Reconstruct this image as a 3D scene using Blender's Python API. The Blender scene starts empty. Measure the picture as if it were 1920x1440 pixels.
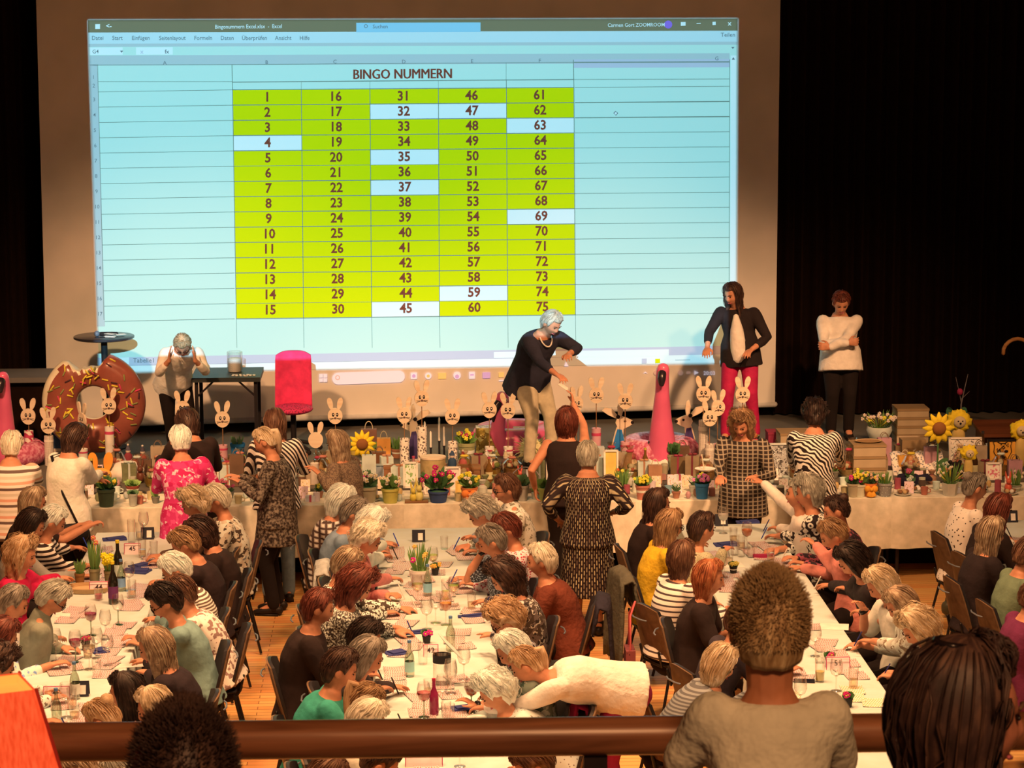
import bpy, bmesh, math, random
from mathutils import Vector, Matrix, noise
random.seed(7)
V = Vector
scn = bpy.context.scene
COL = scn.collection
# ------------------------------------------------------------------ camera
F, CH = 4700.0, 5.4
TH = math.atan(760 / F); PH = math.atan(214 / F * math.cos(TH)); RO = 0.004
_f = V((math.sin(PH) * math.cos(TH), math.cos(PH) * math.cos(TH), -math.sin(TH)))
_r = V((math.cos(PH), -math.sin(PH), 0)); _u = _r.cross(_f)
CR = math.cos(RO) * _r - math.sin(RO) * _u
CU = math.sin(RO) * _r + math.cos(RO) * _u
cd = bpy.data.cameras.new('camera'); cam = bpy.data.objects.new('camera', cd); COL.objects.link(cam)
cd.sensor_width = 36; cd.lens = F / 1920 * 36; cd.clip_end = 200
cd.dof.use_dof = True; cd.dof.focus_distance = 20.5; cd.dof.aperture_fstop = 20
M = Matrix((CR, CU, -_f)).transposed().to_4x4(); M.translation = (0, 0, CH); cam.matrix_world = M
scn.camera = cam
def ray(px, py): return (px - 960) / F * CR + (720 - py) / F * CU + _f
def P(px, py, z):
    d = ray(px, py); return V((0, 0, CH)) + d * ((z - CH) / d.z)
def Q(px, py, Y):
    d = ray(px, py); return V((0, 0, CH)) + d * (Y / d.y)
# ------------------------------------------------------------------ world, lights, exposure
scn.view_settings.view_transform = 'Standard'; scn.view_settings.look = 'None'
scn.view_settings.gamma = 1; scn.view_settings.exposure = 0.0
scn.cycles.max_bounces = 6; scn.cycles.diffuse_bounces = 3; scn.cycles.glossy_bounces = 2
scn.cycles.transmission_bounces = 4; scn.cycles.transparent_max_bounces = 24
scn.cycles.caustics_reflective = False; scn.cycles.caustics_refractive = False
scn.cycles.use_denoising = True; scn.cycles.sample_clamp_indirect = 4
w = bpy.data.worlds.new('hall_air'); scn.world = w; w.use_nodes = True
w.node_tree.nodes['Background'].inputs[0].default_value = (1, .52, .30, 1)
w.node_tree.nodes['Background'].inputs[1].default_value = .18
WARM = (1, .475, .20)
def aim(o, t): o.rotation_euler = (V(t) - o.location).to_track_quat('-Z', 'Y').to_euler()
def area(name, loc, tgt, size, watts, col=WARM, spread=None):
    l = bpy.data.lights.new(name, 'AREA'); l.shape = 'DISK'; l.size = size; l.energy = watts; l.color = col
    if spread: l.spread = math.radians(spread)
    o = bpy.data.objects.new(name, l); COL.objects.link(o); o.location = loc; aim(o, tgt); return o
def spot(name, loc, tgt, deg, watts, col=WARM, blend=1.0, rad=.25):
    l = bpy.data.lights.new(name, 'SPOT'); l.spot_size = math.radians(deg); l.spot_blend = blend; l.energy = watts; l.color = col; l.shadow_soft_size = rad
    o = bpy.data.objects.new(name, l); COL.objects.link(o); o.location = loc; aim(o, tgt); return o
for lx, ly in ((-2.6, 12), (.3, 12), (3.2, 12), (-2.6, 16.5), (.3, 16.5), (3.2, 16.5)):
    area('hall_light', (lx, ly, 8.2), (lx, ly + .6, 0), 1.2, 118 if ly < 14 else 195, spread=110)
spot('stage_spot', (-4, 15, 7.8), (-1.7, 25.4, .1), 34, 4800)
spot('stage_spot', (4.5, 15, 7.8), (1.9, 25.4, .1), 34, 4800)
spot('stage_spot', (6.6, 15, 7.8), (4.6, 25.0, .9), 26, 2600)
area('balcony_fill', (1.2, 1.0, 7.4), (.6, 5.2, 3.6), 1.0, 170)  # unseen fill lamp, added to brighten the balcony people and the rail
# ------------------------------------------------------------------ materials
def lin(h):
    c = [int(h[i:i + 2], 16) / 255 for i in (0, 2, 4)]
    return [x / 12.92 if x <= .04045 else ((x + .055) / 1.055) ** 2.4 for x in c]
REF = (.95, .60, .36)
def A(h, k=1.0):
    return tuple(min(.92, max(.004, x / r * k)) for x, r in zip(lin(h), REF)) + (1,)
MATS = {}
class NT:
    def __init__(s, name):
        s.m = bpy.data.materials.new(name); s.m.use_nodes = True; s.t = s.m.node_tree
        s.b = s.t.nodes['Principled BSDF']
    def n(s, typ, **kw):
        nd = s.t.nodes.new('ShaderNode' + typ)
        for k, v in kw.items():
            if k.startswith('_'): setattr(nd, k[1:], v)
            else:
                key = int(k[1:]) if k[0] == 'i' and k[1:].isdigit() else k.replace('_', ' ')
                if hasattr(v, 'links'): s.t.links.new(v, nd.inputs[key])
                else: nd.inputs[key].default_value = v
        return nd
    def ramp(s, fac, stops, const=False):
        nd = s.t.nodes.new('ShaderNodeValToRGB'); e = nd.color_ramp.elements
        nd.color_ramp.interpolation = 'CONSTANT' if const else 'LINEAR'
        while len(e) < len(stops): e.new(.5)
        for x, (p, c) in zip(e, stops): x.position = p; x.color = c
        s.t.links.new(fac, nd.inputs[0]); return nd.outputs[0]
    def base(s, c): s.t.links.new(c, s.b.inputs['Base Color'])
    def bump(s, h, st, dist=.01):
        b = s.n('Bump', Strength=st, Distance=dist, Height=h); s.t.links.new(b.outputs[0], s.b.inputs['Normal'])
def mat(name, kind, *cols, sc=20, rough=.75, bump=.0, metal=0, k=1.0, spec=.3, raw=False):
    """a material by pattern kind; colours are hex as seen under the hall's warm light"""
    key = (name, kind, cols, sc, k)
    if key in MATS: return MATS[key]
    t = NT(name); b = t.b
    b.inputs['Roughness'].default_value = rough; b.inputs['Metallic'].default_value = metal
    b.inputs['Specular IOR Level'].default_value = spec
    c = [(tuple(lin(x)) + (1,)) if raw else A(x, k) for x in cols]
    co = t.n('TexCoord').outputs['Object']
    if kind == 'solid':
        nz = t.n('TexNoise', Vector=co, Scale=sc * .4, Detail=3.0).outputs[0]
        lo = tuple(x * .82 for x in c[0][:3]) + (1,); hi = tuple(min(.95, x * 1.12) for x in c[0][:3]) + (1,)
        t.base(t.ramp(nz, [(.3, lo), (.7, hi)]))
        if bump: t.bump(t.n('TexNoise', Vector=co, Scale=sc, Detail=2.0).outputs[0], bump, .02)
    elif kind in ('hstripe', 'vstripe'):
        wv = t.n('TexWave', Vector=co, Scale=sc, Distortion=.6, Detail=1.0, _wave_type='BANDS', _bands_direction='Z' if kind == 'hstripe' else 'DIAGONAL').outputs[1]
        st = [(i / len(c), x) for i, x in enumerate(c)]
        t.base(t.ramp(wv, st, True))
    elif kind == 'bands':
        z = t.n('SeparateXYZ', Vector=co).outputs[2]
        f = t.n('Math', i0=t.n('Math', i0=z, i1=sc, _operation='MULTIPLY').outputs[0], _operation='FRACT').outputs[0]
        t.base(t.ramp(f, [(i / len(c), x) for i, x in enumerate(c)], True))
    elif kind == 'spots':
        vo = t.n('TexVoronoi', Vector=co, Scale=sc).outputs['Distance']
        t.base(t.ramp(vo, [(0, c[1]), (.34, c[1]), (.42, c[0])]))
    elif kind == 'leo':
        vo = t.n('TexVoronoi', Vector=co, Scale=sc, _feature='F1').outputs['Distance']
        t.base(t.ramp(vo, [(0, c[1]), (.2, c[1]), (.26, c[0]), (.52, c[0]), (.6, c[2] if len(c) > 2 else c[0])]))
    elif kind == 'zebra':
        wv = t.n('TexWave', Vector=co, Scale=sc, Distortion=7.0, Detail=1.5, _bands_direction='DIAGONAL').outputs[1]
        wv.node.inputs['Detail Scale'].default_value = .8
        t.base(t.ramp(wv, [(.0, c[0]), (.5, c[1])], True))
    elif kind == 'floral':
        vo = t.n('TexVoronoi', Vector=co, Scale=sc)
        nz = t.n('TexNoise', Vector=co, Scale=sc * .7, Detail=4.0).outputs[0]
        f = t.n('SeparateXYZ', Vector=vo.outputs['Color']).outputs[0]
        f = t.n('Math', i0=f, i1=nz, _operation='MULTIPLY').outputs[0]
        st = [(0, c[0])] + [(.22 + .2 * i / max(1, len(c) - 1), x) for i, x in enumerate(c[1:])]
        t.base(t.ramp(f, st, True))
    elif kind == 'tweed':
        nz = t.n('TexNoise', Vector=co, Scale=sc, Detail=3.0).outputs[0]
        t.base(t.ramp(nz, [(.40, c[0]), (.5, c[1]), (.62, c[2] if len(c) > 2 else c[1])]))
        t.bump(nz, .4, .01)
    elif kind == 'plaid':
        a = t.n('TexWave', Vector=co, Scale=sc, _bands_direction='Z').outputs[1]
        d = t.n('TexWave', Vector=co, Scale=sc * .8, _bands_direction='X').outputs[1]
        f = t.n('Math', i0=a, i1=d, _operation='MAXIMUM').outputs[0]
        t.base(t.ramp(f, [(1 - (1 - i / len(c)) ** 2, x) for i, x in enumerate(c)]))
    elif kind == 'dash':
        s3 = t.n('SeparateXYZ', Vector=co)
        ad = t.n('Math', i0=s3.outputs[1], i1=s3.outputs[0], _operation='ARCTAN2').outputs[0]; ad = t.n('Math', i0=ad, i1=.235, _operation='MULTIPLY').outputs[0]
        cb = t.n('CombineXYZ', X=s3.outputs[2], Y=ad, Z=0.0).outputs[0]
        br = t.n('TexBrick', Vector=cb, Color1=c[1], Color2=c[2], Mortar=c[0], Scale=1.0, Mortar_Size=.0102, Brick_Width=.055, Row_Height=.0255, Mortar_Smooth=.3).outputs[0]
        t.base(br)
    elif kind == 'wood':
        mp = t.n('Mapping', Vector=co, Scale=(sc * .08, sc, sc)).outputs[0]
        nz = t.n('TexNoise', Vector=mp, Scale=1.0, Detail=5.0, Distortion=.6).outputs[0]
        t.base(t.ramp(nz, [(.3, c[0]), (.7, c[1])])); t.bump(nz, .1, .005)
    elif kind == 'hair':
        uv = t.n('TexCoord').outputs['UV']
        mp = t.n('Mapping', Vector=uv, Scale=(sc, 2.2, 1)).outputs[0]
        nz = t.n('TexNoise', Vector=mp, Scale=1.0, Detail=4.0, Distortion=.4).outputs[0]
        n2 = t.n('TexNoise', Vector=co, Scale=14.0, Detail=1.0).outputs[0]
        f = t.n('Math', i0=t.n('Math', i0=nz, i1=.7, _operation='MULTIPLY').outputs[0], i1=t.n('Math', i0=n2, i1=.3, _operation='MULTIPLY').outputs[0], _operation='ADD').outputs[0]
        t.base(t.ramp(f, [(.28, c[0]), (.5, c[1]), (.76, c[2])])); t.bump(nz, .2, .006)
    MATS[key] = t.m
    return t.m
def glow(name, h, st, k=1.0):
    t = NT(name); c = tuple(lin(h)) + (1,)
    t.b.inputs['Base Color'].default_value = tuple(x * .5 for x in c[:3]) + (1,)
    t.b.inputs['Emission Color'].default_value = c; t.b.inputs['Emission Strength'].default_value = st
    return t.m
def glass(name, tint='ffffff', op=.12):
    """thin clear glass: mostly see-through with a glossy rim"""
    m = bpy.data.materials.new(name); m.use_nodes = True; t = m.node_tree; t.nodes.clear()
    o = t.nodes.new('ShaderNodeOutputMaterial'); mx = t.nodes.new('ShaderNodeMixShader')
    tr = t.nodes.new('ShaderNodeBsdfTransparent'); gl = t.nodes.new('ShaderNodeBsdfGlossy'); lw = t.nodes.new('ShaderNodeLayerWeight')
    mr = t.nodes.new('ShaderNodeMapRange'); mr.inputs['To Min'].default_value = op; mr.inputs['To Max'].default_value = .75
    c = tuple(lin(tint)) + (1,); tr.inputs[0].default_value = c; gl.inputs[0].default_value = (.75, .72, .68, 1); gl.inputs['Roughness'].default_value = .12
    lw.inputs[0].default_value = .35; t.links.new(lw.outputs['Facing'], mr.inputs[0]); t.links.new(mr.outputs[0], mx.inputs[0])
    t.links.new(tr.outputs[0], mx.inputs[1]); t.links.new(gl.outputs[0], mx.inputs[2]); t.links.new(mx.outputs[0], o.inputs[0])
    return m
def S(h, rough=.75, bump=.0, **kw): return mat('plain_' + h, 'solid', h, rough=rough, bump=bump, **kw)
# ------------------------------------------------------------------ mesh helpers
class MB:
    def __init__(s): s.v = []; s.f = []; s.m = []; s.u = {}
    def add(s, vs, fs, mi=0):
        o = len(s.v); s.v += [V(x) for x in vs]; s.f += [tuple(i + o for i in f) for f in fs]; s.m += [mi] * len(fs); return o
    def box(s, c, d, mi=0, rz=0, T=None):
        x, y, z = (a / 2 for a in d)
        R = Matrix.Rotation(rz, 3, 'Z') if T is None else T
        vs = [V(c) + R @ V((sx * x, sy * y, sz * z)) for sz in (-1, 1) for sy in (-1, 1) for sx in (-1, 1)]
        s.add(vs, [(0, 2, 3, 1), (4, 5, 7, 6), (0, 1, 5, 4), (2, 6, 7, 3), (0, 4, 6, 2), (1, 3, 7, 5)], mi); return s
    def tube(s, pts, rad, n=10, lat=None, mi=0, caps=True):
        pts = [V(p) for p in pts]
        rad = [(r, r) if not isinstance(r, (tuple, list)) else r for r in (rad if isinstance(rad, (list, tuple)) and len(rad) == len(pts) else [rad] * len(pts))]
        if caps:
            d0 = (pts[0] - pts[1]).normalized(); d1 = (pts[-1] - pts[-2]).normalized()
            e0 = min(rad[0]); e1 = min(rad[-1])
            pts = [pts[0] + d0 * e0 * .95, pts[0] + d0 * e0 * .6] + pts + [pts[-1] + d1 * e1 * .6, pts[-1] + d1 * e1 * .95]
            rad = [tuple(a * .25 for a in rad[0]), tuple(a * .78 for a in rad[0])] + rad + [tuple(a * .78 for a in rad[-1]), tuple(a * .25 for a in rad[-1])]
        k = len(pts); vs = []; prev = V(lat) if lat is not None else None
        for i, p in enumerate(pts):
            t = (pts[min(i + 1, k - 1)] - pts[max(i - 1, 0)])
            t = t.normalized() if t.length > 1e-9 else V((0, 0, 1))
            if prev is None: prev = V((1, 0, 0)) if abs(t.x) < .8 else V((0, 1, 0))
            a = (prev - t * prev.dot(t))
            a = a.normalized() if a.length > 1e-6 else t.orthogonal().normalized()
            if lat is None: prev = a
            b = t.cross(a)
            for j in range(n):
                g = 2 * math.pi * j / n; vs.append(p + a * (rad[i][0] * math.cos(g)) + b * (rad[i][1] * math.sin(g)))
        fs = [(i * n + j, i * n + (j + 1) % n, (i + 1) * n + (j + 1) % n, (i + 1) * n + j) for i in range(k - 1) for j in range(n)]
        fs += [tuple(range(n))[::-1], tuple((k - 1) * n + j for j in range(n))]
        s.add(vs, fs, mi); return s
    def lathe(s, prof, c=(0, 0, 0), n=16, mi=0, T=None, close=False):
        T = T or Matrix.Identity(3); c = V(c)
        vs = [c + T @ V((r * math.cos(2 * math.pi * j / n), r * math.sin(2 * math.pi * j / n), z)) for r, z in prof for j in range(n)]
        k = len(prof)
        fs = [(i * n + j, i * n + (j + 1) % n, (i + 1) * n + (j + 1) % n, (i + 1) * n + j) for i in range(k - 1) for j in range(n)]
        fs.append(tuple(range(n))[::-1])
        if not close: fs.append(tuple((k - 1) * n + j for j in range(n)))
        s.add(vs, fs, mi); return s
    def ell(s, c, r, n=12, m=8, mi=0, T=None, fn=None):
        T = T or Matrix.Identity(3); c = V(c); r = (r, r, r) if not isinstance(r, (tuple, list)) else r
        vs = []
        for i in range(m + 1):
            e = math.pi * (i / m - .5)
            e = max(-1.54, min(1.54, e))
            for j in range(n):
                a = 2 * math.pi * j / n
                p = V((r[0] * math.cos(e) * math.cos(a), r[1] * math.cos(e) * math.sin(a), r[2] * math.sin(e)))
                if fn: p = fn(p)
                vs.append(c + T @ p)
        fs = [(i * n + j, i * n + (j + 1) % n, (i + 1) * n + (j + 1) % n, (i + 1) * n + j) for i in range(m) for j in range(n)]
        fs += [tuple(range(n))[::-1], tuple(m * n + j for j in range(n))]
        s.add(vs, fs, mi); return s
    def prism(s, poly, t, T=None, c=(0, 0, 0), mi=0):
        """polygon in local x,z pulled to thickness t along local y"""
        T = T or Matrix.Identity(3); c = V(c); k = len(poly)
        vs = [c + T @ V((x, y, z)) for y in (-t / 2, t / 2) for x, z in poly]
        fs = [tuple(range(k)), tuple(range(k, 2 * k))[::-1]] + [(i, i + k, (i + 1) % k + k, (i + 1) % k) for i in range(k)]
        s.add(vs, fs, mi); return s
    def mesh(s, name, mats, off=V((0, 0, 0)), smooth=True):
        me = bpy.data.meshes.new(name)
        me.from_pydata([v - off for v in s.v], [], s.f)
        for m in mats: me.materials.append(m)
        me.polygons.foreach_set('material_index', s.m)
        if s.u:
            uv = me.uv_layers.new(name='UVMap')
            for lp in me.loops: uv.data[lp.index].uv = s.u.get(lp.vertex_index, (0, 0))
        bm = bmesh.new(); bm.from_mesh(me); bmesh.ops.recalc_face_normals(bm, faces=bm.faces); bm.to_mesh(me); bm.free()
        if smooth:
            me.polygons.foreach_set('use_smooth', [True] * len(me.polygons))
            if smooth != 'all': me.set_sharp_from_angle(angle=.7)
        me.update(); return me
    def build(s, name, mats, parent=None, loc=None, smooth=True):
        mats = mats if isinstance(mats, (list, tuple)) else [mats]
        off = V(loc) if loc is not None else (rootloc(parent) if parent else V((0, 0, 0)))
        o = bpy.data.objects.new(name, s.mesh(name, mats, off, smooth)); COL.objects.link(o)
        if parent: o.parent = parent
        else: o.location = off
        return o
def rootloc(o):
    while o.parent: o = o.parent
    return V(o.location)
SEEN = {}
def tag(o, label, cat, group=None):
    words = label.split()
    if len(words) > 16: label = ' '.join(words[:16])
    o['label'] = label; o['category'] = cat
    if group: o['group'] = group
    if label in SEEN:
        g = SEEN[label].get('group') or group or label[:60]
        for q in (SEEN[label], o): q['group'] = g
    else: SEEN[label] = o
    return o
def thing(name, loc, label, cat, group=None, rz=0):
    o = bpy.data.objects.new(name, None); o.empty_display_size = .1; COL.objects.link(o); o.location = loc; o.rotation_euler = (0, 0, rz)
    return tag(o, label, cat, group)
def struct(o): o['kind'] = 'structure'; return o
def dup(o, loc, rz=0, label=None, cat=None, group=None):
    r = o.copy(); COL.objects.link(r); r.location = loc; r.rotation_euler = (0, 0, rz)
    for ch in o.children:
        c = ch.copy(); COL.objects.link(c); c.parent = r
        for g in ch.children:
            d = g.copy(); COL.objects.link(d); d.parent = c
    if 'group' in r and not group: del r['group']
    if label: tag(r, label, cat or o['category'], group)
    return r
#@@STRUCT
# ------------------------------------------------------------------ the setting
def wavy(name, x0, x1, y, z0, z1, m, fold=.16, amp=.05):
    b = MB(); n = int(abs(x1 - x0) / fold * 8); vs = []
    for k, z in enumerate((z0, (z0 + z1) / 2, z1)):
        for i in range(n + 1):
            x = x0 + (x1 - x0) * i / n
            vs.append((x, y + amp * math.sin(2 * math.pi * (x / fold + .13 * math.sin(x * 3.1))) * (1 + .2 * k), z))
    for i in range(n + 1): vs.append((x0 + (x1 - x0) * i / n, y + amp * 2 + .02, z1))
    for i in range(n + 1): vs.append((x0 + (x1 - x0) * i / n, y + amp * 2 + .02, z0))
    fs = [(r * (n + 1) + i, r * (n + 1) + i + 1, (r + 1) * (n + 1) + i + 1, (r + 1) * (n + 1) + i) for r in range(4) for i in range(n)]
    b.add(vs, fs); return b.build(name, m)
def floor_mat():
    t = NT('oak_strip_floor'); co = t.n('TexCoord').outputs['Object']
    br = t.n('TexBrick', Vector=co, Color1=A('e09048', 1.35), Color2=A('cc7636', 1.35), Mortar=A('8a4a20'), Scale=1.0, Mortar_Size=.003, Brick_Width=1.1, Row_Height=.075, Bias=.1).outputs[0]
    nz = t.n('TexNoise', Vector=t.n('Mapping', Vector=co, Scale=(3, 40, 1)).outputs[0], Scale=1.0, Detail=4.0).outputs[0]
    mx = t.n('Mix', _data_type='RGBA', _blend_type='MULTIPLY'); mx.inputs[0].default_value = .35
    t.t.links.new(br, mx.inputs[6]); t.t.links.new(nz, mx.inputs[7]); t.base(mx.outputs[2])
    t.b.inputs['Roughness'].default_value = .42; return t.m
struct(MB().box((0, 11, -.1), (24, 36, .2)).build('floor', floor_mat(), smooth=False))
BLK = mat('black_velvet', 'solid', '1c100a', raw=True, sc=30, rough=.95, spec=.1)
GREY = mat('stage_floor_paint', 'solid', '64503c', sc=4, rough=.8)
STZ = .76
struct(MB().box((0, 24.75, STZ / 2), (24, 4.1, STZ)).build('trim_stage', [GREY], smooth=False))
struct(MB().box((0, 22.66, STZ / 2 - .03), (24, .06, STZ - .06)).build('trim_stage_front', [BLK], smooth=False))
struct(MB().box((0, 27.2, 4.5), (24, .2, 9)).build('wall_back', BLK, smooth=False))
struct(MB().box((-12, 11, 4.5), (.2, 36, 9)).build('wall_left', mat('hall_wall', 'solid', '6a4028', sc=3), smooth=False))
struct(MB().box((12, 11, 4.5), (.2, 36, 9)).build('wall_right', mat('hall_wall', 'solid', '6a4028', sc=3), smooth=False))
struct(MB().box((0, 11, 9.1), (24, 36, .2)).build('ceiling', mat('hall_ceiling', 'solid', '5a3a26', sc=3), smooth=False))
c = wavy('stage_curtain', -7.5, -3.75, 25.3, .78, 8.4, BLK); tag(c, 'black velvet stage curtain hanging beside the round bar table', 'curtain')
c = wavy('stage_curtain', 3.98, 10.5, 26.35, .78, 8.4, BLK); tag(c, 'black velvet stage curtain behind the person with folded arms', 'curtain')
# balcony the picture is taken from
struct(MB().box((0, 2.2, 2.8), (12, 6.2, .2)).build('floor_balcony', mat('balcony_carpet', 'solid', '4a2a1c', sc=20), smooth=False))
RW = mat('stained_beech', 'wood', 'a05830', '6e381c', sc=30, rough=.32, spec=.5)
rail = thing('balcony_rail', (0, 5.3, 2.9), 'round reddish wooden handrail of the balcony on slim posts', 'railing')
b = MB(); a0, a1 = Q(80, 1392, 5.3), Q(1900, 1371, 5.3); dx = (a1 - a0)
b.tube([a0 - dx * 1.0, a0 + dx * .33, a1 + dx * .5], (.041, .043), n=20); b.build('handrail', RW, rail, smooth='all')
DK = mat('dark_steel', 'solid', '2a1a14', rough=.5)
for fx in (-.62, -.05, .565, 1.18): 
    px = a0 + dx * fx
    zc = a0.z + dx.z * fx
    MB().box((px.x, 5.3, (2.9 + zc - .02) / 2), (.052, .022, zc - 2.94)).build('post', DK, rail, smooth=False)
# ------------------------------------------------------------------ the projection screen and the picture on it
S0, S1 = Q(90, 795, 25.6), Q(1453, 755, 26.2)
SD = (S1 - S0); SN = V((SD.y, -SD.x, 0)).normalized()
def SP(px, py, off=.0):
    d = ray(px, py); o = V((0, 0, CH)); q = S0 + SN * off
    return o + d * ((q - o).dot(SN) / d.dot(SN))
scr = thing('projection_screen', (S0 + S1) / 2, 'huge white projection screen at the back of the stage showing the bingo numbers', 'screen')
WALLW = mat('screen_cloth', 'solid', 'f4dcb8', sc=3, rough=.9, spec=.05, k=.92)
def quadpix(b, pts, off, mi=0): b.add([SP(x, y, off) for x, y in pts], [tuple(range(len(pts)))], mi)
b = MB(); TL, TR = SP(66, -60), SP(1464, -60)
q = [S0, S1, TR, TL]; b.add([v for v in q] + [v - SN * .03 for v in q], [(0, 1, 2, 3), (7, 6, 5, 4), (0, 4, 5, 1), (1, 5, 6, 2), (2, 6, 7, 3), (3, 7, 4, 0)])
b.build('screen_sheet', WALLW, scr, smooth=False)
b = MB(); b.tube([S0 - V((0, 0, .02)) - SN * .015, S1 - V((0, 0, .02)) - SN * .015], .032, n=10); b.build('bottom_bar', S('c8a888'), scr)
PICT = [(165, 38), (1383, 35), (1380, 681), (186, 699)]
def flat(name, r, g, bl, em=0):
    m = bpy.data.materials.new(name); m.use_nodes = True; n = m.node_tree.nodes['Principled BSDF']
    n.inputs['Base Color'].default_value = (r, g, bl, 1); n.inputs['Roughness'].default_value = .95; n.inputs['Specular IOR Level'].default_value = 0
    if em: n.inputs['Emission Color'].default_value = (r, g, bl, 1); n.inputs['Emission Strength'].default_value = em
    return m
PM = [flat('picture_sheet', .54, .76, .74), flat('picture_title', .22, .19, .12), flat('picture_ribbon', .56, .72, .82), flat('picture_header', .47, .56, .62),
      flat('picture_lime', .66, .70, .004), flat('picture_line', .20, .27, .24), flat('picture_ink', .22, .055, .035), flat('picture_grey_ink', .17, .20, .24),
      flat('picture_search', .30, .58, .80), flat('picture_lilac', .52, .54, .70), flat('picture_white', .74, .84, .90), flat('picture_violet', .30, .16, .75),
      flat('lit_icon_white', .80, .78, .92, .45), flat('lit_icon_yellow', .9, .62, .22, .4), flat('lit_icon_violet', .6, .45, .9, .35), flat('lit_icon_grey', .75, .55, .45, .2)]
SHEET, TITLE, RIB, HEAD, LIME, LINE, INK, GINK, SRCH, LIL, WHT, VIO, IW, IY, IV, IG = range(16)
pb = MB()
def edge(x0, x1, y0, y1, off, mi):  # a tilted box in picture rows: y given at x=165 and the tilt follows the picture
    quadpix(pb, [(x0, y0 + tl(x0, y0)), (x1, y0 + tl(x1, y0)), (x1, y1 + tl(x1, y1)), (x0, y1 + tl(x0, y1))], off, mi)
def tl(x, y): return -(x - 165) / 1218 * (3 + max(0, y - 38) / 660 * 14)
def lx(x, y): return x + (y - 38) / 660 * (21 if x < 300 else 8 if x < 500 else 4 if x < 1100 else -2)
quadpix(pb, PICT, .004, SHEET)
edge(165, 1383, 38, 61, .006, TITLE); edge(166, 1383, 61, 82, .006, RIB); edge(166, 1383, 82, 88, .006, HEAD); edge(167, 1380, 88, 104, .006, SHEET)
edge(168, 1368, 104, 123, .006, HEAD); edge(1076, 1369, 115, 131, .007, LIL)
edge(168, 230, 89, 103, .008, WHT); edge(255, 324, 89, 103, .008, WHT); edge(668, 901, 44, 62, .008, SRCH)
quadpix(pb, [(168, 121), (183, 121), (197, 612), (182, 612)], .006, HEAD)
quadpix(pb, [(183, 671), (1378, 648), (1378, 664), (184, 687)], .006, LIL); quadpix(pb, [(184, 686), (1379, 664), (1380, 681), (186, 699)], .006, WHT)
quadpix(pb, [(1370, 104), (1381, 104), (1380, 650), (1369, 650)], .008, WHT)
quadpix(pb, [(926, 660), (1254, 655), (1254, 668), (926, 671)], .008, WHT); quadpix(pb, [(200, 671), (242, 670), (242, 683), (200, 684)], .008, WHT)
xs = [436, 565, 693.5, 822, 949.5, 1076]
xb = [443, 569, 697, 824, 952, 1079]
def gx(i, y): return xs[i] + (xb[i] - xs[i]) * (y - 165) / 430
def gy(j, x): return (168 + 28.6 * j) + (x - 501) / 512 * (-3.6 - .16 * j)
white = {(0, 3), (2, 1), (3, 1), (4, 2), (2, 4), (2, 6), (4, 8), (3, 13), (2, 14)}
for i in range(5):
    for j in range(15):
        y = 168 + 28.6 * j
        quadpix(pb, [(gx(i, y), gy(j, xs[i])), (gx(i + 1, y), gy(j, xs[i + 1])), (gx(i + 1, y + 28), gy(j + 1, xs[i + 1])), (gx(i, y + 28), gy(j + 1, xs[i]))], .006, WHT if (i, j) in white else LIME)
def line(x0, y0, x1, y1, wd=1.3, mi=LINE, off=.009):
    d = V((x1 - x0, y1 - y0)); nn = V((-d.y, d.x)).normalized() * wd / 2
    quadpix(pb, [(x0 - nn.x, y0 - nn.y), (x1 - nn.x, y1 - nn.y), (x1 + nn.x, y1 + nn.y), (x0 + nn.x, y0 + nn.y)], off, mi)
for j in range(16):
    line(gx(0, 168 + 28.6 * j), gy(j, 440), gx(5, 168 + 28.6 * j), gy(j, 1078), 1.5 if j not in (5, 14) else .8)
    line(184 + .8 * j, gy(j, 184) + 2, 440, gy(j, 440), .9); line(1078, gy(j, 1078), 1368, gy(j, 1368), 1.8 if j in (1, 2) else .9)
for i in range(6):
    line(gx(i, 165), gy(0, xs[i]), gx(i, 597), gy(15, xs[i]), 1.3)
    line(gx(i, 597), gy(15, xs[i]), xb[i] + 1, 652, .7)
    if i in (1, 2, 3, 4): line(xs[i], gy(0, xs[i]) - 14, xs[i], gy(0, xs[i]), .7)
line(435, 121, 436, 168, 1.3); line(1075, 112, 1076, 165, 1.3); line(949, 118, 949, 165, .7)
line(183, 122, 435, 121, 1); line(435, 121, 1075, 117, 1); line(1076, 117, 1368, 116, 2)
line(184, 153, 436, 153, .9); line(436, 154, 1076, 149, 1.6); line(1076, 149, 1368, 148, .9)
line(183, 121, 195, 600, 1); line(1368, 112, 1367, 650, 1)
TXT = {}
def textmesh(s, bold=.0):
    if (s, bold) not in TXT:
        cu = bpy.data.curves.new('lettering', 'FONT'); cu.body = s; cu.size = 1; cu.offset = bold; cu.align_x = 'CENTER'; cu.align_y = 'CENTER'; cu.resolution_u = 2
        o = bpy.data.objects.new('lettering', cu); me = bpy.data.meshes.new_from_object(o)
        TXT[(s, bold)] = ([v.co.copy() for v in me.vertices], [tuple(p.vertices) for p in me.polygons])
        bpy.data.objects.remove(o); bpy.data.meshes.remove(me)
    return TXT[(s, bold)]
tb = MB()
def stext(s, px, py, size, mi=INK, bold=.02, slope=-.008, off=.012, wide=1.0):
    vs, fs = textmesh(s, bold)
    tb.add([SP(px + v.x * size * wide, py - v.y * size + slope * v.x * size, off) for v in vs], fs, mi)
for i in range(5):
    for j in range(15):
        stext(str(i * 15 + j + 1), 501 + i * 127.8 + j * .35, 182.5 + 28.5 * j - i * (1.0 + .035 * j), 25, INK, .024, wide=.95)
for dx_ in (-.7, 0, .7): stext('BINGO NUMMERN', 755 + dx_, 139.5, 26, INK, 0, wide=.86, off=.012 + .0004 * dx_)
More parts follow.
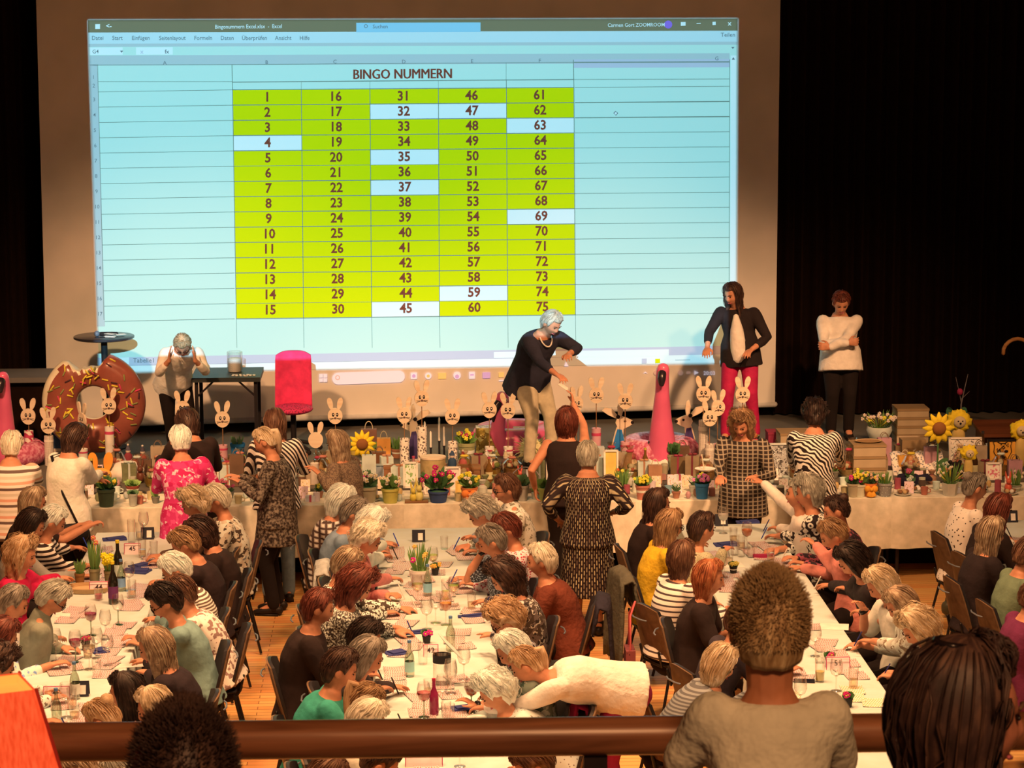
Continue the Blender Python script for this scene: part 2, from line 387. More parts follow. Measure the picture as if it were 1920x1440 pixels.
for s, x in (('Datei', 183), ('Start', 220), ('Einfügen', 264), ('Seitenlayout', 323), ('Formeln', 381), ('Daten', 426), ('Überprüfen', 477), ('Ansicht', 531), ('Hilfe', 571)):
    stext(s, x, 71.5, 11, GINK, .006, wide=.92)
stext('Bingonummern Excel.xlsx  -  Excel', 466, 50, 10.5, WHT, .004, wide=.86); stext('Suchen', 713, 50, 10, GINK, .004); stext('Carmen Gort ZOOMROOM', 1193, 47, 10, WHT, .004, wide=.9)
stext('Teilen', 1365, 65.5, 11, GINK, .006); stext('G4', 179, 97, 10, GINK, .006); stext('x', 266, 97, 11, LIL); stext('fx', 313, 97, 11, GINK, .01); stext('Suche', 656, 707, 13, IG, .002)
stext('Tabelle1', 270, 676, 12, GINK, .004)
for s, x, y in (('A', 309, 118), ('B', 500, 117), ('C', 628, 116), ('D', 757, 116), ('E', 885, 115), ('F', 1012, 114), ('G', 1344, 110)): stext(s, x, y, 10, GINK, .004)
for k in range(17):
    y = 145 if k == 0 else 161 if k == 1 else 187 + (k - 2) * 28.7
    stext(str(k + 1), 175 + k * .75, y, 10, GINK, .003)
stext('20:03', 1330, 700, 10, IW, .004)
ib = MB()
def ipoly(pts, mi, off=.014): quadpix(ib, pts, off, mi)
def ibox(x, y, w, h, mi, off=.014): ipoly([(x - w / 2, y - h / 2), (x + w / 2, y - h / 2 - .3), (x + w / 2, y + h / 2 - .3), (x - w / 2, y + h / 2)], mi, off)
def idisc(x, y, r, mi, off=.014): ipoly([(x + r * math.cos(k * math.pi / 10), y + r * math.sin(k * math.pi / 10)) for k in range(20)], mi, off)
for dx_, dy_ in ((-4, -4), (4, -4), (-4, 4), (4, 4)): ibox(606 + dx_, 709 + dy_, 7, 7, IW)
pl = [(634 + 11 * math.cos(t), 710 + 11 * math.sin(t)) for t in [math.pi / 2 + k * math.pi / 10 for k in range(11)]] + [(748 + 11 * math.cos(t), 706 + 11 * math.sin(t)) for t in [-math.pi / 2 + k * math.pi / 10 for k in range(11)]]
ipoly(pl, IW); idisc(633, 708, 4.5, IG, .016); idisc(633, 708, 3, IW, .018)
ibox(776, 705, 12, 12, IW); idisc(776, 705, 3.5, IV, .016); idisc(803, 705, 6, IW); idisc(803, 705, 3, IY, .016); ibox(829, 705, 15, 11, IY); idisc(857, 704, 7, IW); idisc(857, 706, 4, IV, .016)
ibox(885, 704, 11, 13, IW); ibox(885, 703, 7, 3, IV, .016); ibox(912, 704, 14, 11, IV); ibox(940, 703, 10, 9, IY); ibox(940, 714, 9, 2, IW)
ipoly([(1058, 687), (1061, 678), (1066, 687)], IW); ibox(1208, 677, 9, 9, LIL, .012); ibox(1233, 677, 9, 8, LIME, .012); ibox(1280, 675, 28, 1.5, HEAD, .012)
ipoly([(1205, 701), (1210, 697), (1215, 701), (1210, 699)], IW); idisc(1230, 699, 4.5, IG); idisc(1276, 699, 5, IG); ibox(1291, 699, 8, 5, IG); ipoly([(1302, 695), (1310, 699), (1302, 703)], IW)
idisc(1253, 46, 7.5, VIO, .010); ibox(1281, 45, 9, 7, WHT, .010); ibox(1310, 44, 8, 1.5, WHT, .010); ibox(1339, 44, 6, 6, WHT, .010); stext('x', 1368, 44, 12, WHT)
ibox(183, 50, 9, 9, WHT, .01); stext('<-', 204, 49, 12, WHT); ipoly([(225, 95), (231, 95), (228, 99)], GINK, .01); ipoly([(1371, 88), (1377, 88), (1374, 92)], GINK, .012); idisc(686, 49, 3.5, GINK, .011); idisc(686, 49, 2.4, SRCH, .013)
ipoly([(1372, 112), (1378, 112), (1375, 107)], GINK, .012); ipoly([(1150, 212), (1154, 208), (1159, 212), (1155, 217)], GINK, .012); idisc(1154.5, 212.5, 2.3, WHT, .014)
pic = pb.build('projected_spreadsheet', PM, scr, smooth=False)
tb.build('lettering', PM, pic, smooth=False); ib.build('icon_pattern', PM, pic, smooth=False)
# the beamer's own light, cut to the picture's four edges
PL = V((-1.2, 2.5, 7.6))
l = bpy.data.lights.new('beamer_light', 'SPOT'); l.spot_size = math.radians(40); l.spot_blend = 0; l.energy = 22500; l.shadow_soft_size = .02
o = bpy.data.objects.new('beamer_light', l); COL.objects.link(o); o.location = PL; aim(o, SP(770, 370))
l.use_nodes = True; t = l.node_tree; em = [n for n in t.nodes if n.type == 'EMISSION'][0]
RM = (SP(770, 370) - PL).to_track_quat('-Z', 'Y').to_matrix().transposed()
tc = t.nodes.new('ShaderNodeTexCoord'); fac = None
cs = [RM @ (SP(x, y) - PL) for x, y in PICT]
for k in range(4):
    nrm = cs[k].cross(cs[(k + 1) % 4]).normalized()
    if nrm.dot(cs[(k + 2) % 4]) < 0: nrm = -nrm
    dp = t.nodes.new('ShaderNodeVectorMath'); dp.operation = 'DOT_PRODUCT'; dp.inputs[1].default_value = nrm; t.links.new(tc.outputs['Normal'], dp.inputs[0])
    gt = t.nodes.new('ShaderNodeMath'); gt.operation = 'GREATER_THAN'; gt.inputs[1].default_value = 0; t.links.new(dp.outputs['Value'], gt.inputs[0])
    if fac is None: fac = gt.outputs[0]
    else:
        mm = t.nodes.new('ShaderNodeMath'); mm.operation = 'MULTIPLY'; t.links.new(fac, mm.inputs[0]); t.links.new(gt.outputs[0], mm.inputs[1]); fac = mm.outputs[0]
em.inputs[0].default_value = (.46, .93, 1.05, 1); ml = t.nodes.new('ShaderNodeMath'); ml.operation = 'MULTIPLY'; ml.inputs[1].default_value = 1; t.links.new(fac, ml.inputs[0]); t.links.new(ml.outputs[0], em.inputs[1])
#@@PEOPLE
# ------------------------------------------------------------------ people
SKIN = {k: mat('skin_' + k, 'solid', h, sc=30, rough=.55, spec=.35, raw=True) for k, h in dict(fair='cc9276', pink='c4846c', tan='b87c5c', deep='a06a4c').items()}
SHOE = S('20140e', rough=.5)
EYE = S('1c100c', rough=.3); BROW = S('5a3420'); LIP = S('b8504a', rough=.45); SPEC = S('140c0a', rough=.3)
HC = {'white': ('9c8068', 'd8bea0', 'faead0'), 'grey': ('6e543e', 'a88a68', 'd8b890'), 'dgrey': ('483426', '80644a', 'b09070'), 'black': ('100806', '22120c', '4a2c1e'),
      'dark': ('1c0e08', '3a2016', '6a4028'), 'brown': ('34180c', '5e3420', '94603c'), 'lbrown': ('54301a', '8c5a34', 'c48c56'), 'auburn': ('34100a', '642818', '984830'),
      'red': ('5c2410', 'a04c26', 'd0824a'), 'blond': ('845a34', 'c09060', 'ecc898'), 'lblond': ('987450', 'd4ac80', 'fadcb4'), 'straw': ('7a4a28', 'b07848', 'e4b080'), 'boy': ('6a4020', 'a06c3c', 'dca468'), 'mix': ('4a3020', '946844', 'dcae7c')}
def hairmat(c): return mat('hair_' + c, 'hair', *HC[c], sc=34, rough=.5, spec=.35, k=1.1)
def hairdo(T, s, style, cm, parent, seed, wd):
    """a head of hair as one shell: T head frame (right, forward, up), origin at the head centre"""
    rs = random.Random(seed)
    L, vol, amp, ball = dict(short=(.03, .017, .007, 0), crop=(.01, .009, .006, 0), curly=(.045, .030, .014, 0), bob=(.11, .022, .007, 0), long=(.27, .017, .008, 0), bun=(.0, .009, .004, .042), pony=(.0, .010, .005, 0), spiky=(.01, .009, .004, 0), wavy=(.15, .032, .013, 0))[style]
    b = MB(); NA, NT_ = 44, 20; o = V((seed * 3.7, 0, 0)); Rx, Ry, Rz = .076 * s, .096 * s, .112 * s
    dn = (T.to_3x3().transposed() @ V((0, 0, -1)))
    dn = (dn * .75 + V((0, 0, -1)) * .25).normalized()
    rows = []
    for i in range(NT_ + 1):
        row = []
        for j in range(NA):
            a = 2 * math.pi * j / NA; fa = abs((a + math.pi) % (2 * math.pi) - math.pi) / math.pi * 180
            if fa < 50: el = 40
            elif fa < 88: el = 40 - (fa - 50) * 1.45
            else: el = -15 - min(1, (fa - 88) / 50) * 22
            if style in ('short', 'crop', 'spiky', 'bun', 'pony', 'curly') and 66 < fa < 114: el = max(el, 22 - abs(fa - 88) * 1.1)
            Lh = 0 if fa < 60 else L * s * min(1, (fa - 60) / 25) * (.85 if fa > 120 else 1)
            arc = math.radians(90 - el) * .095 * s; tot = arc + Lh
            q = tot * min(1, i / (NT_ - 2))
            e = math.radians(90 - (90 - el) * min(1, q / arc))
            dirv = V((math.sin(a) * math.cos(e), math.cos(a) * math.cos(e), math.sin(e)))
            st = noise.noise(V((math.sin(a) * 13, math.cos(a) * 13, q * 7)) + o) * .55
            cu = noise.noise(dirv * 9 + o)
            vv = vol * s * (1.0 + .3 * math.sin(e)) + amp * s * (st + (1.6 * cu if style in ('curly', 'wavy') else .5 * cu))
            if style in ('curly', 'wavy', 'spiky'): vv += amp * .7 * s * noise.noise(dirv * 26 + o)
            if fa < 75 and i > NT_ - 6: vv *= max(.15, 1 - (i - NT_ + 6) / 8)
            p = V((dirv.x * (Rx + vv), dirv.y * (Ry + vv), dirv.z * (Rz + vv)))
            if q > arc:
                h = q - arc; p = p + dn * h
                k = 1 - (.12 if style == 'long' else .28) * (h / max(.05, L * s)) ** 2
                p = V((p.x * k, p.y * k if style != 'long' else p.y, p.z)) + V((math.sin(a), math.cos(a), 0)) * (amp * 1.3 * s * noise.noise(V((math.sin(a) * 5, math.cos(a) * 5, h * 14)) + o))
            if i == NT_ - 1: p = V((p.x * .86, p.y * .86, p.z + .006 * s))
            if i == NT_: p = V((p.x * .5, p.y * .5, p.z + .03 * s))
            row.append(p); b.u[len(rows) * NA + j] = (j / NA, q / .1)
        rows.append(row)
    vs = [T @ p for r in rows for p in r]
    fs = [(i * NA + j, i * NA + (j + 1) % NA, (i + 1) * NA + (j + 1) % NA, (i + 1) * NA + j) for i in range(NT_) for j in range(NA)]
    fs += [tuple(range(NA))[::-1], tuple(NT_ * NA + j for j in range(NA))]
    b.add(vs, fs)
    # loose locks lying on the shell
    nl = 0 if style == 'spiky' else 420 if s < 1.1 else 900
    for k in range(nl):
        j = rs.randrange(NA); i0 = rs.randrange(2, 12) if style != 'spiky' else rs.randrange(0, NT_ - 5); ln = rs.randrange(4, 9); pts = []
        lift = (.003 + .008 * rs.random()) * s * (1.8 if style in ('curly', 'wavy') else 1)
        for i in range(i0, min(NT_ - 2, i0 + ln)):
            jj = (j + int(2.5 * noise.noise(V((i * .35, j, seed))))) % NA; p = rows[i][jj]
            kk = (i - i0) / ln
            pts.append(T @ (p * (1 + lift / .1 * math.sin(math.pi * min(1, kk + .15)))) if style != 'spiky' else T @ (p * (1 + .05 * kk)))
        if len(pts) < 3: continue
        n0 = len(b.v); wdt = (.0010 + .0013 * rs.random()) * s
        b.tube(pts, [wdt * .6] + [wdt] * (len(pts) - 2) + [wdt * .25], n=3, caps=False)
        for q in range(n0, len(b.v)): b.u[q] = (j / NA + rs.random() * .02, (i0 + (q - n0) / 3) * .1)
    if style == 'spiky':
        for k in range(6500):
            a, e = rs.uniform(0, 6.283), math.radians(rs.uniform(-18, 88)); fa = abs((a + math.pi) % (2 * math.pi) - math.pi)
            d = V((math.sin(a) * math.cos(e), math.cos(a) * math.cos(e), math.sin(e))); p = V((d.x * (Rx + vol * s * .8), d.y * (Ry + vol * s * .8), d.z * (Rz + vol * s * .8)))
            tip = p + (d + V((rs.uniform(-.5, .5), rs.uniform(-.5, .5), rs.uniform(-.2, .4)))).normalized() * rs.uniform(.014, .036) * s * (.25 + .75 * max(0, math.sin(e)) ** .7)
            n0 = len(b.v); b.tube([T @ p, T @ ((p + tip) / 2 + d * .004), T @ tip], [.0011, .0009, .0003], n=3, caps=False)
            for q in range(n0, len(b.v)): b.u[q] = (rs.random(), rs.random())
    if ball:
        c = V((0, -.085 * s, .075 * s))
        n0 = len(b.v); b.ell(T @ c, ball * s, 14, 10, fn=lambda p: p * (1 + .25 * noise.noise(p * 60 + o)))
        for q in range(n0, len(b.v)): b.u[q] = ((q * .13) % 1, (q * .31) % 1)
    if style == 'pony':
        n0 = len(b.v); c = V((0, -.10 * s, .05 * s)); pd = [T @ c, T @ (c + V((0, -.035, -.01)) * s)]
        q = pd[-1]
        for k in range(1, 6): q = q + V((0, 0, -.05 * s)) + (T.to_3x3() @ V((.006 * k, -.012 + .004 * k, 0))) * s; pd.append(q)
        b.tube(pd, [.02 * s, .024 * s, .034 * s, .036 * s, .032 * s, .024 * s, .01 * s], n=12)
        for q in range(n0, len(b.v)): b.u[q] = ((q % 12) / 12, (q - n0) / 60)
    return b.build('hair', hairmat(cm), parent, smooth='all')
def head(b, T, s):
    def fn(p):
        x, y, z = p.x / s, p.y / s, p.z / s
        if z < 0:
            t = min(1, -z / .112); x *= 1 - .34 * t ** 1.6; y = y * (1 - .42 * t) if y < 0 else y * (1 - .10 * t) + .004
        if y > .03:
            y += .021 * math.exp(-(x / .011) ** 2 - ((z + .022) / .020) ** 2) + .010 * math.exp(-(x / .010) ** 2 - ((z - .005) / .022) ** 2)
            y -= .008 * math.exp(-((abs(x) - .031) / .015) ** 2 - ((z - .014) / .013) ** 2)
            y += .006 * math.exp(-(x / .022) ** 2 - ((z + .060) / .010) ** 2) + .006 * math.exp(-(x / .02) ** 2 - ((z + .098) / .016) ** 2)
            y += .004 * math.exp(-((abs(x) - .042) / .02) ** 2 - ((z + .025) / .02) ** 2)
        return V((x, y, z)) * s
    R = T.to_3x3(); b.ell(T.translation, (.073 * s, .093 * s, .113 * s), 30, 22, T=R, fn=fn)
    for sx in (-1, 1):
        b.ell(T @ V((sx * .080 * s, -.006 * s, -.008 * s)), (.011 * s, .020 * s, .031 * s), 10, 8, T=R)
def hand(b, wr, d, n, th, s, curl):
    """five-fingered hand: wr wrist, d direction, n palm normal, th side of the thumb"""
    d = d.normalized(); n = (n - d * n.dot(d)).normalized(); th = (th - d * th.dot(d) - n * th.dot(n)).normalized()
    k = wr + d * .085 * s
    b.tube([wr - d * .01, wr + d * .03 * s, wr + d * .06 * s, k], [(.024 * s, .018 * s), (.033 * s, .016 * s), (.040 * s, .0145 * s), (.040 * s, .012 * s)], n=12, lat=th)
    for i, (ln, off) in enumerate(((.068, .033), (.078, .011), (.072, -.011), (.058, -.032))):
        p = k + th * off * s - d * .004; pts = [p - d * .02 * s]; ang = .0; dd = d + th * (off * 3.2)
        dd.normalize()
        for seg, (fr, bend) in enumerate(((.42, .45), (.33, .75), (.25, .55))):
            pts.append(p); ang += bend * (curl + .12 * i * (curl > .3)); p = p + (dd * math.cos(ang) + n * math.sin(ang)) * ln * fr * s
        pts.append(p); b.tube(pts, [.0095 * s, .0095 * s, .0088 * s, .008 * s, .0068 * s], n=7)
    t0 = wr + d * .022 * s + th * .026 * s; t1 = t0 + (th * .75 + d * .6 + n * .25).normalized() * .038 * s; t2 = t1 + (d * .9 + th * .1 + n * (.2 + .5 * curl)).normalized() * .032 * s; t3 = t2 + (d * .9 - th * .25 + n * (.2 + .5 * curl)).normalized() * .022 * s
    b.tube([t0 - th * .015, t0, t1, t2, t3], [.014 * s, .014 * s, .0115 * s, .010 * s, .0075 * s], n=8)
def ik(a, t, l1, l2, pole):
    d = t - a; L = d.length; mx = (l1 + l2) * .985
    if L > mx: t = a + d * (mx / L); d = t - a; L = mx
    x = (l1 * l1 - l2 * l2 + L * L) / (2 * L); h = math.sqrt(max(1e-6, l1 * l1 - x * x)); u = d / L
    pl = (pole - u * pole.dot(u)).normalized(); return a + u * x + pl * h, t
def soft(o, vox, it=3):
    m = o.modifiers.new('skin', 'REMESH'); m.mode = 'VOXEL'; m.voxel_size = vox; m.use_smooth_shade = True
    m = o.modifiers.new('ease', 'SMOOTH'); m.iterations = it; m.factor = .5
    return o
PEOPLE = []
def azv(a): return V((math.cos(math.radians(a)), math.sin(math.radians(a)), 0))
def person(label, short, hc, az, baz=None, pitch=25, roll=0, style='short', hcol='brown', skin='fair', top=None, sleeve='long', hands=None, pel=None, sit=True, s=.97, w=1.0,
           bot=None, skirt=None, hem=.06, face=True, hs=None, specs=False, group=None, vox=.0085, feet=None, curl=.5, legs=True, floorz=0, lean=None, handdir=(None, None), poles=(None, None), shoes=True, collar=None, tuck=False, knees=None, lace=0):
    baz = az if baz is None else baz
    f = azv(baz); r = V((f.y, -f.x, 0)); hf = azv(az); hr = V((hf.y, -hf.x, 0)); Z = V((0, 0, 1)); hc = V(hc)
    q = math.radians(pitch); hfw = hf * math.cos(q) - Z * math.sin(q); hup = hf * math.sin(q) + Z * math.cos(q)
    if roll: hup = (hup * math.cos(math.radians(roll)) + hr * math.sin(math.radians(roll))).normalized(); hr = hfw.cross(hup)
    T = Matrix((hr, hfw, hup)).transposed().to_4x4(); T.translation = hc
    if pel is not None: pel = V(pel); tv = (hc - pel).normalized()
    else: tv = Z
    hs = hs or s; nb = hc - (hup * .55 + tv * .45).normalized() * .135 * hs - hf * (.02 * s)
    Sh = nb - tv * .055 * s - f * .012 * s
    if pel is None:
        if sit:
            zp = floorz + .53; L = .47 * s; dz = min(L * .985, max(.1, Sh.z - zp)); pel = V((Sh.x, Sh.y, zp)) - f * math.sqrt(max(.0004, L * L - dz * dz)) * .8
        else: pel = V((Sh.x, Sh.y, floorz + (Sh.z - floorz) * .64)) - f * .02
    tv = (Sh - pel).normalized(); back = r.cross(tv)  # towards the front or back of the torso
    if back.dot(f) > 0: back = -back
    gz = floorz; base = V((pel.x, pel.y, gz)) if not sit else V((pel.x, pel.y, gz))
    root = thing('person', base, label, 'person', group)
    b = MB(); c = MB()          # body, top
    def at(t): return pel.lerp(Sh, t) + back * (.035 * math.sin(math.pi * min(1, max(0, t))) * s)
    prof = [(-.02, .165, .12), (.18, .160, .118), (.42, .140, .105), (.68, .158, .112), (.88, .172, .098), (1.0, .150, .075), (1.07, .085, .06)]
    pts = [at(t) if t <= 1 else Sh + tv * .03 * s for t, _, _ in prof]; ra = [(x * s * w, y * s * w * (1.0 if w < 1.05 else 1.08)) for _, x, y in prof]
    b.tube(pts, ra, n=16, lat=r)
    b.tube([Sh, nb, nb.lerp(hc, .55)], [.062 * s, .052 * hs, .055 * hs], n=12)
    head(b, T, hs)
    if top and sleeve != 'dress0':
        e = .020 * s
        tpts = pts[:]; tr = [(x + e, y + e) for x, y in ra]
        tpts[0] = pel - tv * hem * s; tpts[1] = pel + tv * .06; tr[0] = (tr[0][0] * 1.12 + .012, tr[0][1] * 1.14 + .014); tr[1] = (tr[1][0] * 1.06 + .006, tr[1][1] * 1.08 + .008)
        if tuck: tpts[0] = pel + tv * .03
        c.tube(tpts, tr[:-1] + [(tr[-1][0] * .9, tr[-1][1] * .95)], n=20, lat=r, caps=False)
        if collar: c.tube([Sh + tv * .02, nb + (nb - Sh) * .15], [.078 * s, .068 * s], n=14)
    l1, l2 = .285 * s, .255 * s; wrists = []
    for i, sd in enumerate((-1, 1)):
        a = Sh + r * sd * .165 * s * (1 + (w - 1) * .6) - tv * .01 * s
        h = hands[i] if hands else None
        if h is None:
            if sit: wr = hc + f * (.25 + .03 * i) * s + r * sd * .11; wr.z = floorz + .795
            else: wr = a - Z * .49 * s + r * sd * .06 + f * .05
        else: wr = V(h)
        pole = V(poles[i]) if poles[i] is not None else (r * sd * .55 - Z * .9 - f * .35)
        el, wr = ik(a, wr, l1, l2, pole)
        d = (wr - el).normalized()
        b.ell(a, .052 * s * w, 12, 8); b.tube([a, a.lerp(el, .2), a.lerp(el, .5), el, el.lerp(wr, .35), wr], [.051 * s * w, .049 * s * w, .043 * s * w, .037 * s, .036 * s, .025 * s], n=12)
        if handdir[i] is not None: hd, nn, tt = (V(k) for k in handdir[i])
        elif sit or h is not None: hd = d + f * .4; hd.z = max(hd.z, -.12) if sit else hd.z; hd.normalize(); nn = V((0, 0, -1)) + f * .1; tt = -r * sd
        else: hd = (d + f * .15).normalized(); nn = -r * sd; tt = f
        hand(b, wr, hd, nn, tt, s * .98, curl)
        wrists.append(wr)
        if top and sleeve != 'none':
            e = .014 * s; c.ell(a - tv * .012 - r * sd * .008, .066 * s * (w * .5 + .5), 14, 10)
            if sleeve == 'short': c.tube([a, a.lerp(el, .2), a.lerp(el, .35), a.lerp(el, .72)], [.074 * s, (.05 * w + .024) * s, (.045 * w + .022) * s, (.042 * w + .022) * s], n=14)
            else:
                k = dict(long=.93, mid=.25, three=.62)[sleeve]
                c.tube([a, a.lerp(el, .2), a.lerp(el, .5), el, el.lerp(wr, k * .5), el.lerp(wr, k)], [.068 * s, (.05 * w + .019) * s, (.043 * w + .017) * s, .037 * s + e, .035 * s + e, .028 * s + e], n=14)
    g = MB(); ft = []
    if legs:
        for i, sd in enumerate((-1, 1)):
            hp = pel + r * sd * .085 * s
            if sit: kn = hp + f * .40 * s + r * sd * .03; kn.z = floorz + .50; an = kn + f * (-.02 + .07 * (i == 0)); an.z = floorz + .09
            else:
                an = V(feet[i]) if feet else V((pel.x, pel.y, floorz)) + r * sd * .09 + f * .02
                an.z = floorz + .09 if not feet or len(V(feet[i])) < 3 else max(floorz + .09, an.z)
                kn = knees[i] if knees else ik(hp, an, (hp - an).length * .52, (hp - an).length * .50, f)[0]; kn = V(kn)
            rr = [(.088 * s * w, .09 * s * w), .078 * s * w, .056 * s, .052 * s, .036 * s]
            b.tube([hp + Z * .02, hp.lerp(kn, .45), kn, kn.lerp(an, .35), an], rr, n=12); b.tube([an - f * .02, an + f * .05 - Z * .03, an + f * .14 - Z * .06], [.036 * s, .036 * s, (.034 * s, .02 * s)], n=10, lat=r)
            if bot: g.tube([hp + Z * .05, hp.lerp(kn, .45), kn, kn.lerp(an, .4), an + Z * .0], [.096 * s * w, .090 * s * w, .070 * s, .062 * s, .056 * s], n=14)
            ft.append(an)
    if bot and legs:
        g.tube([pel - tv * .07, pel + tv * .02, pel + tv * .12], [(.166 * s * w, .124 * s * w), (.170 * s * w, .126 * s * w), (.15 * s * w, .112 * s * w)], n=18, lat=r)
    if skirt:                  # a dress or skirt falls from the waist
        zb = skirt; n_ = 6; q0 = at(.45); dp = []; dr = []
        for k in range(n_ + 1):
            t = k / n_; z = q0.z + (zb - q0.z) * t; xy = q0.lerp(V((pel.x, pel.y, zb)), min(1, t * 1.6)); dp.append(V((xy.x, xy.y, z))); dr.append(((.165 + .05 * t) * s * w, (.135 + .06 * t) * s * w))
        c.tube(dp, dr, n=20, lat=r, caps=False)
    bo = soft(b.build('body', SKIN[skin], root, smooth='all'), vox * s, 3)
    if top: soft(c.build('dress' if skirt else 'top', top, root, smooth='all'), .012, 4)
    if bot and legs: soft(g.build('trousers', bot, root, smooth='all'), .013, 4)
    if legs and shoes:
        for an in ft:
            k = MB(); k.tube([an - f * .045 - Z * .045, an + f * .02 - Z * .042, an + f * .10 - Z * .055, an + f * .165 - Z * .066], [(.036, .042), (.042, .046), (.044, .032), (.034, .022)], n=12, lat=r)
            k.tube([an - Z * .05, an + Z * .03], .045, n=10, caps=False); k.box(an + f * .06 - Z * .082, (.20, .08, .016), rz=math.radians(baz)); k.build('shoe', SHOE, root, smooth='all')
    hairdo(T, hs, style, hcol, root, len(PEOPLE) + 1, None)
    if face:
        e = MB()
        for sx in (-1, 1): e.ell(T @ V((sx * .030 * hs, .0835 * hs, .012 * hs)), (.0105 * hs, .0045 * hs, .0050 * hs), 8, 6, T=T.to_3x3())
        e.build('eyes', EYE, root, smooth='all'); e = MB()
        for sx in (-1, 1): e.tube([T @ V((sx * .014 * hs, .094 * hs, .030 * hs)), T @ V((sx * .030 * hs, .092 * hs, .036 * hs)), T @ V((sx * .046 * hs, .080 * hs, .031 * hs))], .004 * hs, n=5)
        e.build('eyebrows', BROW, root, smooth='all'); e = MB()
        e.tube([T @ V((-.022 * hs, .079 * hs, -.056 * hs)), T @ V((-.009 * hs, .088 * hs, -.060 * hs)), T @ V((.009 * hs, .088 * hs, -.060 * hs)), T @ V((.022 * hs, .079 * hs, -.056 * hs))], .0042 * hs, n=6); e.build('lips', LIP, root, smooth='all')
    if specs:
        e = MB()
        for sx in (-1, 1):
            pp = [T @ V((sx * .032 * hs + .022 * hs * math.cos(t), .098 * hs, .010 * hs + .017 * hs * math.sin(t))) for t in [k * math.pi / 6 for k in range(13)]]
            e.tube(pp, .0028, n=5, caps=False); e.tube([T @ V((sx * .053 * hs, .096 * hs, .014 * hs)), T @ V((sx * .078 * hs, .06 * hs, .012 * hs)), T @ V((sx * .08 * hs, -.01 * hs, .006 * hs))], .0026, n=5)
        e.tube([T @ V((-.011 * hs, .10 * hs, .012 * hs)), T @ V((.011 * hs, .10 * hs, .012 * hs))], .0026, n=5); e.build('spectacles', SPEC, root, smooth='all')
    rec = dict(root=root, short=short, head=hc, f=f, r=r, pel=pel, wr=wrists, sit=sit, T=T, Sh=Sh)
    PEOPLE.append(rec); return rec
def near(p, sit=True):
    """words for the seated person nearest to a spot"""
    k = min((x for x in PEOPLE if x['sit'] or not sit), key=lambda x: ((x['head'] + x['f'] * .35) - V(p)).to_2d().length); return k
# clothing
def cl(*a, **k): return mat(*a, **k)
BLACK = mat('black_jersey', 'solid', '2a1812', sc=25, bump=.15, rough=.9); BLKT = mat('black_trousers', 'solid', '1c100c', sc=25, rough=.95); JEANS = mat('blue_denim', 'solid', '6a6a62', sc=60, bump=.1, rough=.9)
BEIGET = mat('beige_trousers', 'solid', 'caa070', sc=30, bump=.2); CRIMT = mat('crimson_jeans', 'solid', 'b41838', sc=30, bump=.25)
def K(nm, h, bump=.25): return mat(nm, 'solid', h, sc=26, bump=bump, rough=.9)
#@@ROSTER
# ------------------------------------------------------------------ the people in the hall
def sitp(px, py, az, short, hair, style, hcol, top, where, z=1.2, **k):
    k.setdefault('s', 1.03); k.setdefault('bot', BLKT); k.setdefault('pitch', 32)
    if 'reach' in k: k['hands'] = [None if h is None else P(h[0], h[1], h[2] if len(h) > 2 else .79) for h in k.pop('reach')]
    return person('seated person with %s in %s %s' % (hair, short, where), 'the person in ' + short, P(px, py, z), az, style=style, hcol=hcol, top=top, **k)
W1, W2, W3, W4 = 'at the table with card 45', 'at the centre table', 'at the table behind the boy', 'at the far side table'
# table with cards 45 and 43, outer side
sitp(62, 942, 10, 'dark short-sleeved top', 'long ash blond hair', 'long', 'mix', BLACK, W1, sleeve='short', reach=[(150, 985, .95), (168, 985, 1.0)], curl=1.0, pitch=20)
sitp(58, 985, 0, 'plain grey sweater', 'black bob', 'bob', 'black', K('grey_sweater', '9a8066'), W1, reach=[None, (150, 1080)])
sitp(98, 978, 5, 'black and white striped top', 'short white hair', 'short', 'white', cl('breton', 'bands', '2a1a14', 'f0d8b8', sc=24), W1, sleeve='three', reach=[(150, 1030), (160, 1060)])
sitp(42, 1042, -12, 'crimson sweater', 'short strawberry blond hair', 'wavy', 'straw', K('crimson_knit', 'c01434'), W1, pitch=15, reach=[(140, 1085), (135, 1100)])
sitp(98, 1122, 8, 'olive cardigan and cream scarf', 'short grey blond hair and glasses', 'short', 'grey', K('olive_knit', '8a7858'), W1, specs=True, face=True, pitch=48, collar=1, reach=[(115, 1215), (105, 1200)])
sitp(24, 1132, 0, 'white and blue floral blouse', 'short dark grey hair', 'short', 'dgrey', cl('blue_floral', 'floral', 'f4d8b4', 'f4d8b4', '7a86a0', 'e8c49c', sc=26), W1, sleeve='three', w=1.08, reach=[(70, 1210), (95, 1247)], pitch=25)
sitp(2, 1195, 10, 'cream patterned blouse', 'auburn hair', 'bob', 'auburn', cl('cream_print', 'floral', 'e8c49c', '7a5a40', 'e8c49c', sc=48), W1)
sitp(-5, 1250, 10, 'dark brown blouse', 'dark curly hair', 'curly', 'dark', K('brown_blouse', '4a2c1c'), W1)
